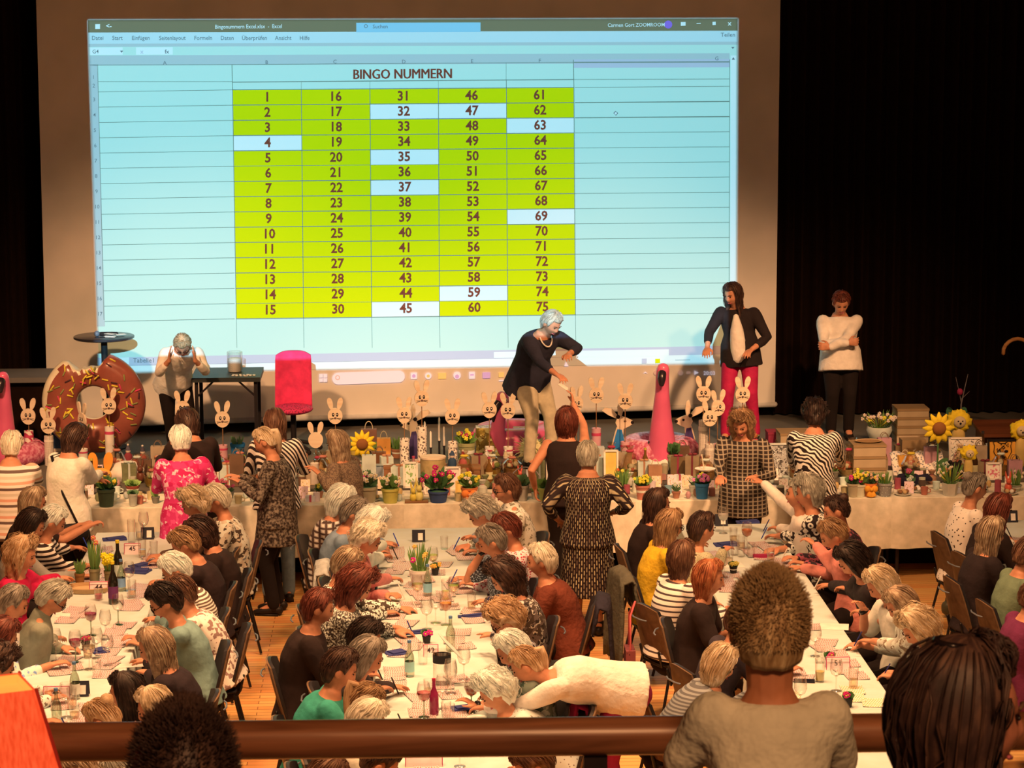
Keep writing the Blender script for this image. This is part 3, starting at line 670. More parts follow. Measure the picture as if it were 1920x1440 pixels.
# same table, aisle side
sitp(405, 937, 185, 'floral top with a dark collar', 'short light blond hair', 'short', 'lblond', cl('dark_floral_cream', 'floral', 'd8b890', '4a3424', 'c8a078', sc=29), W1, z=1.25)
sitp(364, 945, 180, 'brown cardigan', 'curly blond hair', 'curly', 'blond', K('brown_cardigan', '5a3a28'), W1, z=1.24, s=1.0)
sitp(377, 998, 185, 'black scoop-neck sweater', 'dark brown hair falling forward', 'bob', 'dark', BLACK, W1, pitch=45, w=1.1)
sitp(347, 1020, 180, 'black knitted jumper', 'golden brown short hair', 'short', 'lbrown', K('black_knit', '2c1a16'), W1, pitch=42, w=1.12, reach=[(300, 1030), (290, 1025)])
sitp(330, 1068, 185, 'fine brown and cream striped top', 'short silver hair', 'short', 'white', cl('fine_stripes', 'bands', '6a4a34', 'ecd0a8', sc=46), W1, pitch=40, sleeve='three', w=1.1, reach=[(300, 1110), (305, 1090)])
sitp(338, 1112, 185, 'cream lace blouse', 'brown hair hidden behind a dark head', 'short', 'brown', cl('lace', 'floral', 'f0d0b0', 'f0d0b0', '9a6a54', sc=35), W1, z=1.14, w=1.06)
sitp(310, 1128, 188, 'sage green top', 'short black hair and glasses', 'short', 'black', K('sage_knit', '7c846c'), W1, pitch=38, specs=True, s=1.07, reach=[(272, 1170), (268, 1155)])
sitp(291, 1213, 183, 'dark brown jumper', 'long highlighted blond hair', 'long', 'mix', K('dark_jumper', '2a1a18'), W1, pitch=25, w=1.12, s=1.05, reach=[(225, 1225), (228, 1222)])
sitp(238, 1300, 178, 'black cardigan', 'long straight black hair', 'long', 'black', BLACK, W1, pitch=15, s=1.04)
sitp(291, 1330, 180, 'beige cardigan', 'thick blond bob', 'bob', 'blond', K('beige_cardigan', '9c7c5c'), W1, pitch=20, s=1.04)
sitp(192, 1350, 170, 'pale blouse', 'smooth light blond hair', 'bun', 'straw', K('pale_blouse', 'e8c8a0'), W1, pitch=35)
sitp(146, 1445, 178, 'beige blouse', 'brown hair in a top knot', 'bun', 'mix', K('beige_blouse', 'c8a078'), W1, pitch=40)
sitp(232, 1452, 180, 'grey floral blouse', 'short grey hair', 'short', 'grey', cl('grey_floral', 'floral', 'd0b090', '6a5040', 'e0c0a0', sc=38), W1)
# centre table, near the jeans
sitp(638, 938, -10, 'brown and white checked blouse', 'white blond bob', 'bob', 'white', cl('check_blouse', 'plaid', 'f0dcc0', 'd0b090', '8a6850', '4a3024', sc=7), W2)
sitp(664, 962, -5, 'blue-grey sweater', 'straight grey hair and glasses', 'short', 'dgrey', K('blue_grey_knit', '7e7c76'), W2, specs=True, w=1.12, reach=[(725, 1020), (750, 1018)])
sitp(697, 985, 0, 'white cardigan', 'white wavy hair', 'wavy', 'white', K('white_cardigan', 'd8c8a8'), W2, s=1.0, reach=[(755, 1020), (735, 1045)])
sitp(688, 1012, -8, 'salmon cardigan', 'short curly blond hair', 'curly', 'lblond', K('salmon_knit', 'd0705a', .5), W2, pitch=35, w=1.05, reach=[(725, 1115), (742, 1088)])
sitp(650, 1058, 0, 'black and cream leaf print blouse', 'brown and blond short hair', 'short', 'mix', cl('leaf_print', 'leo', 'e0c8a0', '2a1a14', '4a3424', sc=38), W2, reach=[(748, 1140), (720, 1150)])
sitp(668, 1098, -3, 'black and white tweed jacket', 'wavy burgundy brown hair', 'wavy', 'auburn', cl('tweed', 'tweed', '2a1c14', '6a5440', 'e0c8a4', sc=75), W2, pitch=38, s=1.06, w=1.1, reach=[(740, 1185), (748, 1180)])
sitp(597, 1140, 0, 'black jumper', 'short dyed dark red hair', 'short', 'auburn', BLACK, W2, z=1.24, w=1.1, pitch=18)
sitp(684, 1195, 0, 'black fleece', 'black short hair', 'short', 'black', K('black_fleece', '30201a'), W2, pitch=35, reach=[(720, 1195), (735, 1195)])
sitp(687, 1232, -5, 'pink blouse and dark waistcoat', 'straight olive brown hair', 'bob', 'dgrey', K('dark_waistcoat', '34221c'), W2, pitch=30, reach=[(740, 1290), (745, 1285)])
sitp(637, 1255, 0, 'teal green sweater', 'dark brown short hair', 'short', 'dark', K('teal_knit', '38805e'), W2, pitch=25, s=1.06, w=1.08)
sitp(684, 1318, -5, 'peach shirt', 'brown hair tied with a black band', 'pony', 'lbrown', K('peach_shirt', 'e09a70'), W2, pitch=40, reach=[(720, 1325), (730, 1318)])
sitp(688, 1352, 0, 'striped pale shirt', 'light blond hair', 'bob', 'lblond', K('pale_shirt', 'd8b488'), W2, z=1.15)
sitp(712, 1432, 0, 'grey herringbone knit', 'brown combed back hair', 'bun', 'dark', cl('herringbone', 'zebra', '2a201c', '8a7460', sc=40), W2, w=1.15, pitch=40)
sitp(612, 1460, 0, 'coral striped top', 'brown short hair', 'short', 'brown', cl('coral_stripe', 'bands', 'e0906c', 'f0b48c', sc=14), W2, z=1.05, w=1.1)
# centre table, near the patterned dress
sitp(950, 918, 190, 'cream patterned blouse and grey scarf', 'short brown hair and glasses', 'short', 'brown', cl('cream_leaf', 'floral', 'e8d0a8', '8a7454', 'e8d0a8', sc=42), W2, z=1.27, specs=True, face=True, pitch=15, collar=1)
sitp(903, 963, 178, 'checked grey top', 'short brownish grey hair', 'curly', 'grey', K('grey_top', '9a8878'), W2, pitch=45, reach=[(868, 1000), (875, 1010)])
sitp(950, 992, 185, 'red and white dotted top', 'auburn short hair', 'short', 'auburn', cl('red_dots', 'spots', 'e8b8a0', 'b83038', sc=50), W2, pitch=30)
sitp(922, 1015, 183, 'black and white speckled T-shirt', 'short brown grey hair, chin on hand', 'short', 'dgrey', cl('speckle', 'spots', '3a302c', 'b0a090', sc=75), W2, pitch=30, sleeve='short', reach=[(860, 1050), (905, 1035, 1.1)], w=1.1)
sitp(1015, 1052, 175, 'rust brown jumper', 'cropped light blond hair', 'short', 'lblond', K('rust_knit', '6e2c18', .5), W2, z=1.17, pitch=12, w=1.05)
sitp(948, 1082, 183, 'brown leaf camouflage blouse', 'full dark brown bob', 'wavy', 'dark', cl('camouflage', 'floral', '6a5040', '2e2018', 'c0a080', '4a3424', sc=26), W2, pitch=42, w=1.05, reach=[(905, 1130), (893, 1130)])
sitp(948, 1162, 183, 'black floral dress', 'short tousled blond hair and glasses', 'curly', 'straw', cl('black_floral', 'floral', '2a1e1c', '2a1e1c', '9a806c', sc=48), W2, pitch=45, specs=True, reach=[(890, 1160), (880, 1180)], curl=.3)
sitp(962, 1218, 185, 'mottled green top', 'white short hair', 'short', 'white', cl('green_mottle', 'floral', '8a8060', '505840', 'c0a884', sc=32), W2, pitch=40, reach=[(925, 1250), (915, 1275)])
sitp(930, 1298, 183, 'crimson cuffed knit', 'short curly white hair', 'curly', 'white', cl('basket_knit', 'leo', 'd8bc98', '7a5c48', sc=45), W2, z=1.0, pitch=40, reach=[(900, 1310), (895, 1325)])
sitp(1000, 1432, 190, 'bright green jumper', 'dark brown hair', 'short', 'brown', K('green_knit', '3a9a52'), W2, pitch=45, w=1.05, reach=[(935, 1415), (940, 1400)])
# table behind the boy, aisle side
sitp(1232, 945, 5, 'black lace top', 'long black brown hair', 'long', 'dark', BLACK, W3, z=1.22, pitch=12)
sitp(1255, 985, 8, 'mustard yellow top', 'long light brown hair and glasses', 'long', 'lbrown', K('mustard', 'd8961c', .4), W3, z=1.24, pitch=18, specs=True, face=True, sleeve='three', vox=.007)
sitp(1316, 992, 20, 'leopard print top', 'short dark hair', 'short', 'dark', cl('leo_tight', 'leo', 'b89868', '2a1a12', sc=70), W3, z=1.2, pitch=15, reach=[(1340, 1000), (1355, 1035, .95)])
sitp(1280, 1048, 25, 'striped top and denim dungarees', 'straight brown hair', 'bob', 'brown', cl('top_stripes', 'bands', '4a342c', 'f0dcc0', 'f0dcc0', sc=26), W3, z=1.2, pitch=5)
sitp(1330, 1085, -12, 'plain black T-shirt', 'copper red bob', 'bob', 'red', BLACK, W3, z=1.2, pitch=8, face=True, sleeve='short', vox=.007)
sitp(1390, 1165, 20, 'charcoal short-sleeved top', 'brown hair hidden by the boy', 'short', 'brown', K('charcoal', '3a2a28'), W3, z=1.15, sleeve='short')
sitp(1350, 1245, 15, 'grey ribbed cardigan', 'blond hair hidden by the boy', 'bob', 'blond', cl('ribbed', 'bands', '5a4c40', '8a7864', sc=50), W3, z=1.05)
# same table, other side
sitp(1497, 928, 172, 'loose cream pink blouse pointing ahead', 'grey hair', 'short', 'grey', K('cream_blouse', 'f0c8a0'), W3, z=1.22, s=1.0, pitch=0, reach=[(1440, 995), (1424, 900, 1.22)], curl=.35)
sitp(1515, 925, 170, 'black blouse with white tribal print', 'curly grey hair', 'curly', 'grey', cl('tribal', 'leo', 'e8d4b0', '241614', '241614', sc=22), W3, z=1.25, pitch=10, sleeve='three', reach=[(1445, 1010), (1460, 1030)])
sitp(1568, 958, 180, 'black top with red blossoms', 'dark hair in a bun', 'bun', 'dark', cl('red_blossom', 'floral', '2a1a1a', '2a1a1a', '9a4040', sc=38), W3, z=1.2, pitch=20)
sitp(1562, 1003, 185, 'coral sweatshirt resting a cheek on one hand', 'short brown hair', 'short', 'lbrown', K('coral_sweat', 'e0785c', .4), W3, z=1.18, pitch=35, reach=[(1530, 1022, 1.03), (1505, 1065)])
sitp(1600, 1050, 180, 'white T-shirt and black cardigan', 'thick black bob', 'bob', 'black', K('black_cardigan2', '2a1c18'), W3, pitch=45, s=1.08, reach=[(1560, 1100), (1545, 1100)])
sitp(1653, 1095, 185, 'cream top and olive vest', 'smooth blond grey bob', 'bob', 'blond', K('cream_olive', 'e0c49c'), W3, pitch=40, s=1.05, sleeve='short', reach=[(1560, 1140), (1620, 1145, .98)])
sitp(1690, 1132, 185, 'brown beige patterned blouse', 'ash blond hair', 'long', 'mix', cl('beige_brown', 'floral', 'c8a884', '8a6848', 'e0c8a8', sc=26), W3, pitch=40, sleeve='three', reach=[(1600, 1205), (1620, 1210)])
sitp(1722, 1178, 190, 'beige camouflage top', 'loose curly blond hair in a clip', 'wavy', 'blond', cl('beige_camo', 'floral', 'b8987c', '8a6a54', 'd8bc9c', sc=19), W3, pitch=42, s=1.06, reach=[(1680, 1270), (1690, 1262)])
# far side table
sitp(1828, 915, 10, 'black and cream leopard blouse', 'brown grey hair pinned up', 'bun', 'dgrey', cl('leo_big', 'leo', 'f0dcb8', '241812', sc=34), W4, z=1.25, pitch=15, hands=None)
sitp(1872, 955, 15, 'black shirt', 'long auburn hair', 'long', 'auburn', BLACK, W4, z=1.22, pitch=25)
sitp(1858, 1000, 10, 'black jumper and bangle', 'long brown blond hair', 'long', 'mix', K('black_jumper2', '2a1a16'), W4, z=1.22, pitch=15)
sitp(1928, 1040, 10, 'moss green jumper', 'dark hair', 'short', 'brown', K('moss', '6e6c48'), W4, z=1.22)
sitp(1942, 1120, 10, 'burgundy jumper', 'brown hair', 'short', 'brown', K('burgundy', '6a2034'), W4, z=1.22)
# ------------------------------------------------------------------ standing in front of the gift table
def stand(px, py, Y, az, label, short, style, hcol, top, **k):
    if 'reach' in k: k['hands'] = [None if h is None else Q(*h) for h in k.pop('reach')]
    k.setdefault('s', 1.0); k.setdefault('bot', BLKT); k.setdefault('pitch', 25)
    return person(label, short, Q(px, py, Y), az, style=style, hcol=hcol, top=top, sit=False, **k)
stand(22, 836, 21.3, 85, 'standing person with short blond hair in cream, orange and black striped sweater', 'x', 'short', 'lblond', cl('candy_stripe', 'bands', 'f0d8b0', 'e8946a', 'f0d8b0', 'd8b088', 'f0d8b0', '6a4a3a', sc=7), w=1.15, hem=.14, reach=[(5, 905, 21.7), (60, 880, 21.7)])
pb_ = stand(140, 822, 21.3, 48, 'standing person with dark bob in cream sweater carrying a black shoulder bag', 'x', 'bob', 'dark', K('cream_sweater', 'e4c898', .35), w=1.1, hem=.12, reach=[(178, 900, 21.65), (186, 888, 21.6)], pitch=35)
stand(352, 792, 21.45, 115, 'standing person with dark hair bending over the gifts in black top', 'x', 'bob', 'dark', BLACK, pitch=48, hem=.12, reach=[(300, 860, 21.7), (380, 870, 21.8)])
stand(338, 826, 20.95, 105, 'standing person with cropped white hair in bright pink floral blouse holding a card', 'x', 'short', 'white', cl('pink_floral', 'floral', 'd83058', 'e8486c', 'f4a898', 'c81c48', sc=21), hem=.26, reach=[(308, 905, 21.25), (385, 900, 21.2)], w=1.02)
stand(516, 792, 21.6, 95, 'standing person with long brown hair in black and white vertical stripes and jeans', 'x', 'long', 'brown', cl('vert_stripe', 'vstripe', '2a1c18', 'f4e0c4', sc=11), bot=JEANS, reach=[(480, 880, 21.9), (560, 880, 21.9)], pitch=30)
stand(497, 828, 21.15, 170, 'standing person with tied blond hair in long mottled brown coat and black boots', 'x', 'pony', 'blond', cl('mottled', 'tweed', '2a1a12', '5c4432', '8a6c50', sc=45), skirt=.62, pitch=30, w=1.02, reach=[(452, 905, 21.05), (450, 895, 21.3)])
stand(633, 832, 21.5, 150, 'standing person with light brown hair in brown leopard knit holding a candle', 'x', 'long', 'mix', cl('leo_knit', 'leo', '8a6444', '3a2418', '6a4a34', sc=45), pitch=20, reach=[(600, 890, 21.25), (598, 885, 21.5)], s=.97, w=1.02)
stand(1062, 792, 21.75, 82, 'standing person with brown bob in black tank top reaching up to the stage', 'x', 'bob', 'auburn', BLACK, sleeve='none', pitch=-8, reach=[(1003, 915, 21.8), (1072, 748, 22.2)], handdir=((( .1, .2, -1), (1, 0, 0), (0, 1, 0)), ((-.15, .3, 1), (-1, 0, 0), (0, 1, 0))), curl=.5, poles=((-.5, -.6, -.3), (.6, -.5, -.6)))
stand(1102, 856, 20.3, 86, 'standing person with short grey hair in long black dress with cream dashes', 'x', 'short', 'grey', cl('dash_dress', 'dash', '2a1814', 'e0b478', '6a4430'), skirt=.36, bot=None, sleeve='three', w=1.12, s=1.0, pitch=22, reach=[(1047, 975, 20.3), (1150, 960, 20.3)])
stand(1390, 795, 21.55, 250, 'standing person with light brown bob in dark plaid shirt holding a plate', 'x', 'wavy', 'lbrown', cl('plaid_shirt', 'plaid', '2c1c14', '2c1c14', '3c2a1e', '54402e', '9c7a58', sc=9), hem=.16, face=True, pitch=32, reach=[(1418, 893, 21.25), (1350, 893, 21.2)], vox=.007, w=1.08)
stand(1527, 778, 21.6, 82, 'standing person with short black hair in zebra striped blouse and black trousers', 'x', 'curly', 'black', cl('zebra', 'zebra', '241612', 'ecd0a4', sc=13), hem=.14, pitch=30, reach=[(1490, 880, 22.0), (1580, 880, 22.0)], w=1.05)
person('person with strawberry blond ponytail bending over the centre table in cream shirt and crimson trousers', 'x', P(988, 1248, 1.14), 172, baz=170, pitch=35, style='pony', hcol='straw', top=K('cream_shirt', 'f0d8ac', .5), sit=False, pel=V((1.37, 15.3, .95)), hands=[P(900, 1330, .82), P(930, 1300, .82)], bot=K('crimson_slacks', '901830'), hem=.12, w=1.08, s=1.02, feet=[V((1.38, 15.2, .09)), V((1.36, 15.42, .09))])
# ------------------------------------------------------------------ on the stage
stand(342, 646, 24.2, -88, 'person bending on stage in white blouse with both hands at the head', 'x', 'short', 'straw', K('white_blouse', 'f0d4b4', .4), pel=Q(326, 715, 24.75), floorz=STZ, pitch=58, hem=.10, sleeve='three', curl=.15, reach=[(366, 676, 24.02), (317, 676, 24.02)], poles=((.6, .2, -1), (-.6, .2, -1)),
      handdir=(((-.1, 0, 1), (-1, 0, 0), (0, 1, .2)), ((.1, 0, 1), (1, 0, 0), (0, 1, .2))), specs=True, vox=.006, s=.93, feet=[V((-2.05, 24.8, .85)), V((-2.3, 24.85, .85))])
t2 = stand(1034, 606, 23.4, -48, 'person leaning forward on stage in loose black top and beige trousers with a necklace', 'x', 'short', 'grey', K('navy_black', '2c2428', .3), pel=Q(993, 703, 23.75), floorz=STZ, pitch=38, hem=.17, sleeve='three', bot=BEIGET, w=1.16, s=1.0, face=True, vox=.0065, curl=.45,
      reach=[(1066, 664, 23.25), (1046, 706, 22.98)], poles=((1, 0, -.3), (-.6, .3, -.7)), feet=[V((1.45, 23.68, .85)), V((1.22, 23.58, .85))])
nk = MB(); nk.tube([t2['T'] @ V((.075 * math.cos(a), .02 + .09 * math.sin(a), -.155 - .05 * math.sin(a))) for a in [math.pi * k / 10 for k in range(11)]], .0075, n=6, caps=False); nk.build('necklace', S('f4e8dc', rough=.3), t2['root'], smooth='all')
t3 = stand(1374, 552, 24.9, -135, 'person with long dark hair on stage in black blazer, white top and crimson trousers', 'x', 'long', 'dark', K('black_blazer', '241612', .2), baz=-105, pel=Q(1388, 655, 24.92), floorz=STZ, pitch=22, hem=.17, bot=CRIMT, face=True, vox=.0065, sleeve='three', curl=.5, s=1.0,
      reach=[(1410, 655, 24.65), (1326, 652, 24.6)], poles=((1, .1, -.6), (-1, .3, -.6)), feet=[V((3.58, 24.85, .85)), V((3.28, 24.85, .85))])
bl = MB(); pz = t3['pel']; sh = t3['Sh']; fv = t3['f']
bl.tube([pz.lerp(sh, t) + fv * (.105 + .025 * math.sin(math.pi * max(0, t))) - V((.0, 0, .03)) for t in (-.12, .1, .35, .65, .98)], [(.075, .085), (.085, .08), (.078, .07), (.066, .066), (.03, .03)], n=16, lat=t3['r']); bl.build('blouse', K('blouse_white', 'f0dcc8', .3), t3['root'], smooth='all')
stand(1577, 568, 25.0, -92, 'person with short reddish brown hair and white tunic standing with folded arms', 'x', 'short', 'auburn', K('white_tunic', 'f8e0b4', .35), pel=Q(1576, 668, 25.0), floorz=STZ, pitch=34, hem=.15, sleeve='long', face=True, vox=.0065, s=1.0, w=1.06, curl=.9,
      reach=[(1556, 652, 24.72), (1590, 643, 24.76)], poles=((1, .1, -.5), (-1, .1, -.5)), handdir=(((-1, 0, .15), (0, 1, 0), (0, 0, 1)), ((1, 0, .1), (0, 1, 0), (0, 0, 1))))
# ------------------------------------------------------------------ on the balcony
person('boy with bristly brown hair in beige T-shirt watching from the balcony', 'x', Q(1443, 1178, 4.9), 88, pitch=4, style='spiky', hcol='boy', skin='tan', top=K('beige_tshirt', 'd8b080', .6), sleeve='short', s=.69, hs=.91, floorz=2.95, pel=Q(1432, 1168, 4.9) - V((0, .06, .56)), bot=BLKT, vox=.005, hands=[V((.45, 5.15, 3.55)), V((.95, 5.15, 3.55))], w=1.0)
person('person with long dark hair in a clip watching from the balcony beside the boy', 'x', Q(1800, 1345, 4.25), 6, pitch=5, style='long', hcol='dark', skin='pink', top=K('dark_shirt', '3a2018'), s=1.12, floorz=2.8, pel=Q(1800, 1345, 4.25) - V((.02, .12, .66)), vox=.006, face=True, hands=[V((.9, 4.6, 3.4)), V((1.2, 4.5, 3.4))], bot=BLKT)
hr_ = PEOPLE[-1]; k_ = MB(); k_.tube([hr_['T'] @ V((.03 * math.cos(a), -.02 + .04 * math.sin(a), .135)) for a in [math.pi * q / 6 for q in range(13)]], .007, n=6, caps=False); k_.build('hair_clip', S('1a0e0a', rough=.25), hr_['root'], smooth='all')
person('person with dark round hair seen from behind the balcony rail', 'x', Q(345, 1470, 4.4), 92, pitch=8, style='spiky', hcol='dark', skin='pink', top=K('dark_shirt', '3a2018'), s=1.12, floorz=2.8, pel=Q(345, 1470, 4.4) - V((0, .12, .66)), hands=[V((-.6, 4.8, 3.4)), V((-.2, 4.8, 3.4))], bot=BLKT)
#@@TABLES
# ------------------------------------------------------------------ tables and chairs
t_ = NT('table_linen'); co_ = t_.n('TexCoord').outputs['Object']
n_ = t_.n('TexNoise', Vector=co_, Scale=5.0, Detail=4.0).outputs[0]; t_.base(t_.ramp(n_, [(.3, A('f6d8ac', .60)), (.7, A('fbe0b8', .64))])); t_.bump(n_, .25, .03)
t_.b.inputs['Roughness'].default_value = .85; LINEN = t_.m
WOODT = mat('table_top_wood', 'wood', '8a5a34', '6a4026', sc=12)
LINEN2 = K('gift_table_linen', 'e8c090', .1)
def table_with_cloth(x0, x1, y0, y1, z, drop, label, clabel, front=None, group=None):
    t = thing('banquet_table', ((x0 + x1) / 2, (y0 + y1) / 2, 0), label, 'table', group and group + ' frames')
    MB().box(((x0 + x1) / 2, (y0 + y1) / 2, z - .022), (x1 - x0 - .01, y1 - y0 - .01, .03)).build('table_top', WOODT, t, smooth=False)
    for sx in (x0 + .07, x1 - .07):
        for sy in (y0 + .07, y1 - .07): MB().tube([(sx, sy, .01), (sx, sy, z - .04)], .018, n=8, caps=False).build('leg', DK, t)
    b = MB(); n = 26; ring = []
    per = [(x0 + (x1 - x0) * i / n, y0) for i in range(n)] + [(x1, y0 + (y1 - y0) * i / n) for i in range(n)] + [(x1 - (x1 - x0) * i / n, y1) for i in range(n)] + [(x0, y1 - (y1 - y0) * i / n) for i in range(n)]
    cx, cy = (x0 + x1) / 2, (y0 + y1) / 2; vs = []
    for k, (dz, out) in enumerate(((0, 0), (-.006, .006), (-drop * .5, .012), (-drop, .018))):
        for i, (x, y) in enumerate(per):
            wv = (k > 1) * .012 * (k - 1) * math.sin(i * .9 + noise.noise(V((x * 2, y * 2, 0))) * 4)
            ox = (x - cx) / (x1 - x0) * 2; oy = (y - cy) / (y1 - y0) * 2
            ux, uy = (0, math.copysign(1, oy)) if abs(oy) > .999 else (math.copysign(1, ox), 0)
            if abs(ox) > .999 and abs(oy) > .999: ux, uy = math.copysign(.7, ox), math.copysign(.7, oy)
            vs.append((x + ux * (out + wv), y + uy * (out + wv), z + .002 + dz))
    m = len(per); fs = [(k * m + i, k * m + (i + 1) % m, (k + 1) * m + (i + 1) % m, (k + 1) * m + i) for k in range(3) for i in range(m)]
    b.add(vs, fs); g = 10
    gv = [(x0 + (x1 - x0) * i / g, y0 + (y1 - y0) * j / g, z + .002) for j in range(g + 1) for i in range(g + 1)]
    b.add(gv, [(j * (g + 1) + i, j * (g + 1) + i + 1, (j + 1) * (g + 1) + i + 1, (j + 1) * (g + 1) + i) for j in range(g) for i in range(g)])
    tag(b.build('tablecloth', front or LINEN, None, loc=(cx, cy, z)), clabel, 'tablecloth', group)
ordn = ['first', 'second', 'third', 'fourth', 'fifth', 'sixth']
TB = {}
for nm, x0, x1, n in (('holding card 45', -2.60, -1.90, 4), ('in the centre of the hall', -.19, .64, 4), ('behind the boy', 2.38, 3.17, 4), ('at the far side', 5.02, 5.8, 3)):
    for k in range(n):
        y1 = 21.03 - k * 1.86
        table_with_cloth(x0, x1, y1 - 1.855, y1, .75, .24, 'folding table under white cloth, %s from the stage in the row %s' % (ordn[k], nm), 'white tablecloth, %s from the stage, on the row %s' % (ordn[k], nm))
gxs = [-5.3, -3.35, -1.45, .02, 2.1, 4.42, 6.4]; gn = ['under the striped sweater person', 'below the donut ring', 'behind the leopard knit person', 'behind the dress with dashes', 'behind the zebra blouse person', 'below the sunflower and frames']
for k in range(6):
    table_with_cloth(gxs[k], gxs[k + 1] - .004, 22.0, 22.6, .76, .47, 'gift table ' + gn[k], 'long white cloth on the gift table ' + gn[k], LINEN2)
# chair prototype, facing +x
CHB = S('221a18', rough=.45, spec=.5); CHW = mat('chair_shell', 'wood', '7a5030', '5a3820', sc=14, rough=.4); CHM = S('181210', rough=.4, spec=.5); CHG = S('6a5e54', rough=.35)
def make_chair():
    c = thing('shell_chair', (0, 0, 0), 'dark shell chair', 'chair')
    b = MB(); b.tube([(-.20, 0, .455), (0, 0, .45), (.19, 0, .455), (.225, 0, .44)], [(.19, .02), (.215, .024), (.20, .02), (.18, .012)], n=16, lat=(0, 1, 0)); b.build('seat', CHB, c, smooth='all')
    def panel(off, x, th):
        b = MB(); vs = []; nu, nv = 10, 8
        for side in (0, 1):
            for j in range(nv + 1):
                for i in range(nu + 1):
                    u = i / nu * 2 - 1; v = j / nv; z = .50 + v * .40; hw = .205 * (1 - .25 * v ** 3); rx = -.235 - .10 * v + .035 * u * u
                    vs.append((rx + off + (th if side else 0), u * hw, z - .03 * u * u * v))
        m = (nu + 1) * (nv + 1); fs = []
        for j in range(nv):
            for i in range(nu):
                q = (j * (nu + 1) + i, j * (nu + 1) + i + 1, (j + 1) * (nu + 1) + i + 1, (j + 1) * (nu + 1) + i); fs += [q, tuple(a + m for a in q[::-1])]
        bd = [i for i in range(nu + 1)] + [j * (nu + 1) + nu for j in range(1, nv + 1)] + [nv * (nu + 1) + i for i in range(nu - 1, -1, -1)] + [j * (nu + 1) for j in range(nv - 1, 0, -1)]
        fs += [(bd[k], bd[(k + 1) % len(bd)], bd[(k + 1) % len(bd)] + m, bd[k] + m) for k in range(len(bd))]
        b.add(vs, fs); return b
    panel(0, 0, .012).build('back_shell', CHW, c); panel(.014, 0, .02).build('backrest', CHB, c)
    for sx, sy in ((.17, .18), (.17, -.18), (-.19, .18), (-.19, -.18)):
        MB().tube([(sx, sy, .44), (sx * 1.0 + (.05 if sx > 0 else -.10), sy * 1.15, .012)], .011, n=8, caps=False).build('leg', CHM, c)
    b = MB(); b.tube([(-.235, .13, .45), (-.262, .13, .56)], .010, n=7); b.tube([(-.235, -.13, .45), (-.262, -.13, .56)], .010, n=7); b.tube([(-.235, -.13, .45), (-.235, .13, .45)], .010, n=7)
    b.build('back_bracket', CHM, c); b = MB(); b.tube([(-.352, -.10, .80), (-.368, -.05, .80), (-.368, .05, .80), (-.352, .10, .80)], .006, n=6); b.build('grip_rod', CHG, c)
    return c
proto = make_chair(); SEEN.pop('dark shell chair')
first = True
for q in PEOPLE:
    if not q['sit'] or q['root'].location.y < 6: continue
    loc = V((q['pel'].x, q['pel'].y, 0)) + q['f'] * .10; a = math.atan2(q['f'].y, q['f'].x); lb = 'dark shell chair under ' + q['short']
    if first: proto.location = loc; proto.rotation_euler = (0, 0, a); tag(proto, lb, 'chair'); first = False; q['chair'] = proto
    else: q['chair'] = dup(proto, loc, a, lb, 'chair')
def jacket(short, nm, h, label, ln=.5, wd=.24):
    q = next(x for x in PEOPLE if x['short'].startswith('the person in ' + short)); ch = q['chair']; R = Matrix.Rotation(ch.rotation_euler.z, 3, 'Z'); b = MB(); vs = []; n, m = 14, 16; rs = random.Random(len(nm))
    for j in range(m + 1):
        v = j / m * 2 - 1
        for i in range(n + 1):
            u = i / n * 2 - 1; t = abs(v); z = .93 - (t ** 1.6) * (ln if v < 0 else ln * .35) - .05 * u * u; x = -.335 + (-.055 - .05 * t if v < 0 else .06 * t ** .5) + .02 * noise.noise(V((u * 3, v * 3, rs.random())))
            vs.append(V(ch.location) + R @ V((x, u * wd * (1 + .12 * t) + .02 * noise.noise(V((v * 4, u, 2))), z + .012 * noise.noise(V((u * 6, v * 2, 5))))))
    b.add(vs, [(j * (n + 1) + i, j * (n + 1) + i + 1, (j + 1) * (n + 1) + i + 1, (j + 1) * (n + 1) + i) for j in range(m) for i in range(n)])
    o = b.build(nm, K('cloth_' + h, h, .5), None, loc=V(ch.location) + V((0, 0, .7)), smooth='all'); md = o.modifiers.new('thick', 'SOLIDIFY'); md.thickness = .02; tag(o, label, 'jacket')
jacket('mustard', 'jacket', '5e4c34', 'olive jacket hanging over the chair back behind the person in mustard top', .72, .26)
jacket('rust brown', 'jacket', '2a2022', 'black jacket hanging on the chair of the person in rust jumper', .6)
jacket('mottled green', 'jacket', 'a01830', 'crimson jacket over the chair of the person in mottled green', .5)
jacket('white cardigan', 'jacket', 'b49c80', 'beige jacket over the chair of the person in white cardigan', .45)
jacket('beige cardigan', 'jacket', 'c8b08c', 'pale cloth jacket on the chair of the person in beige cardigan', .4)
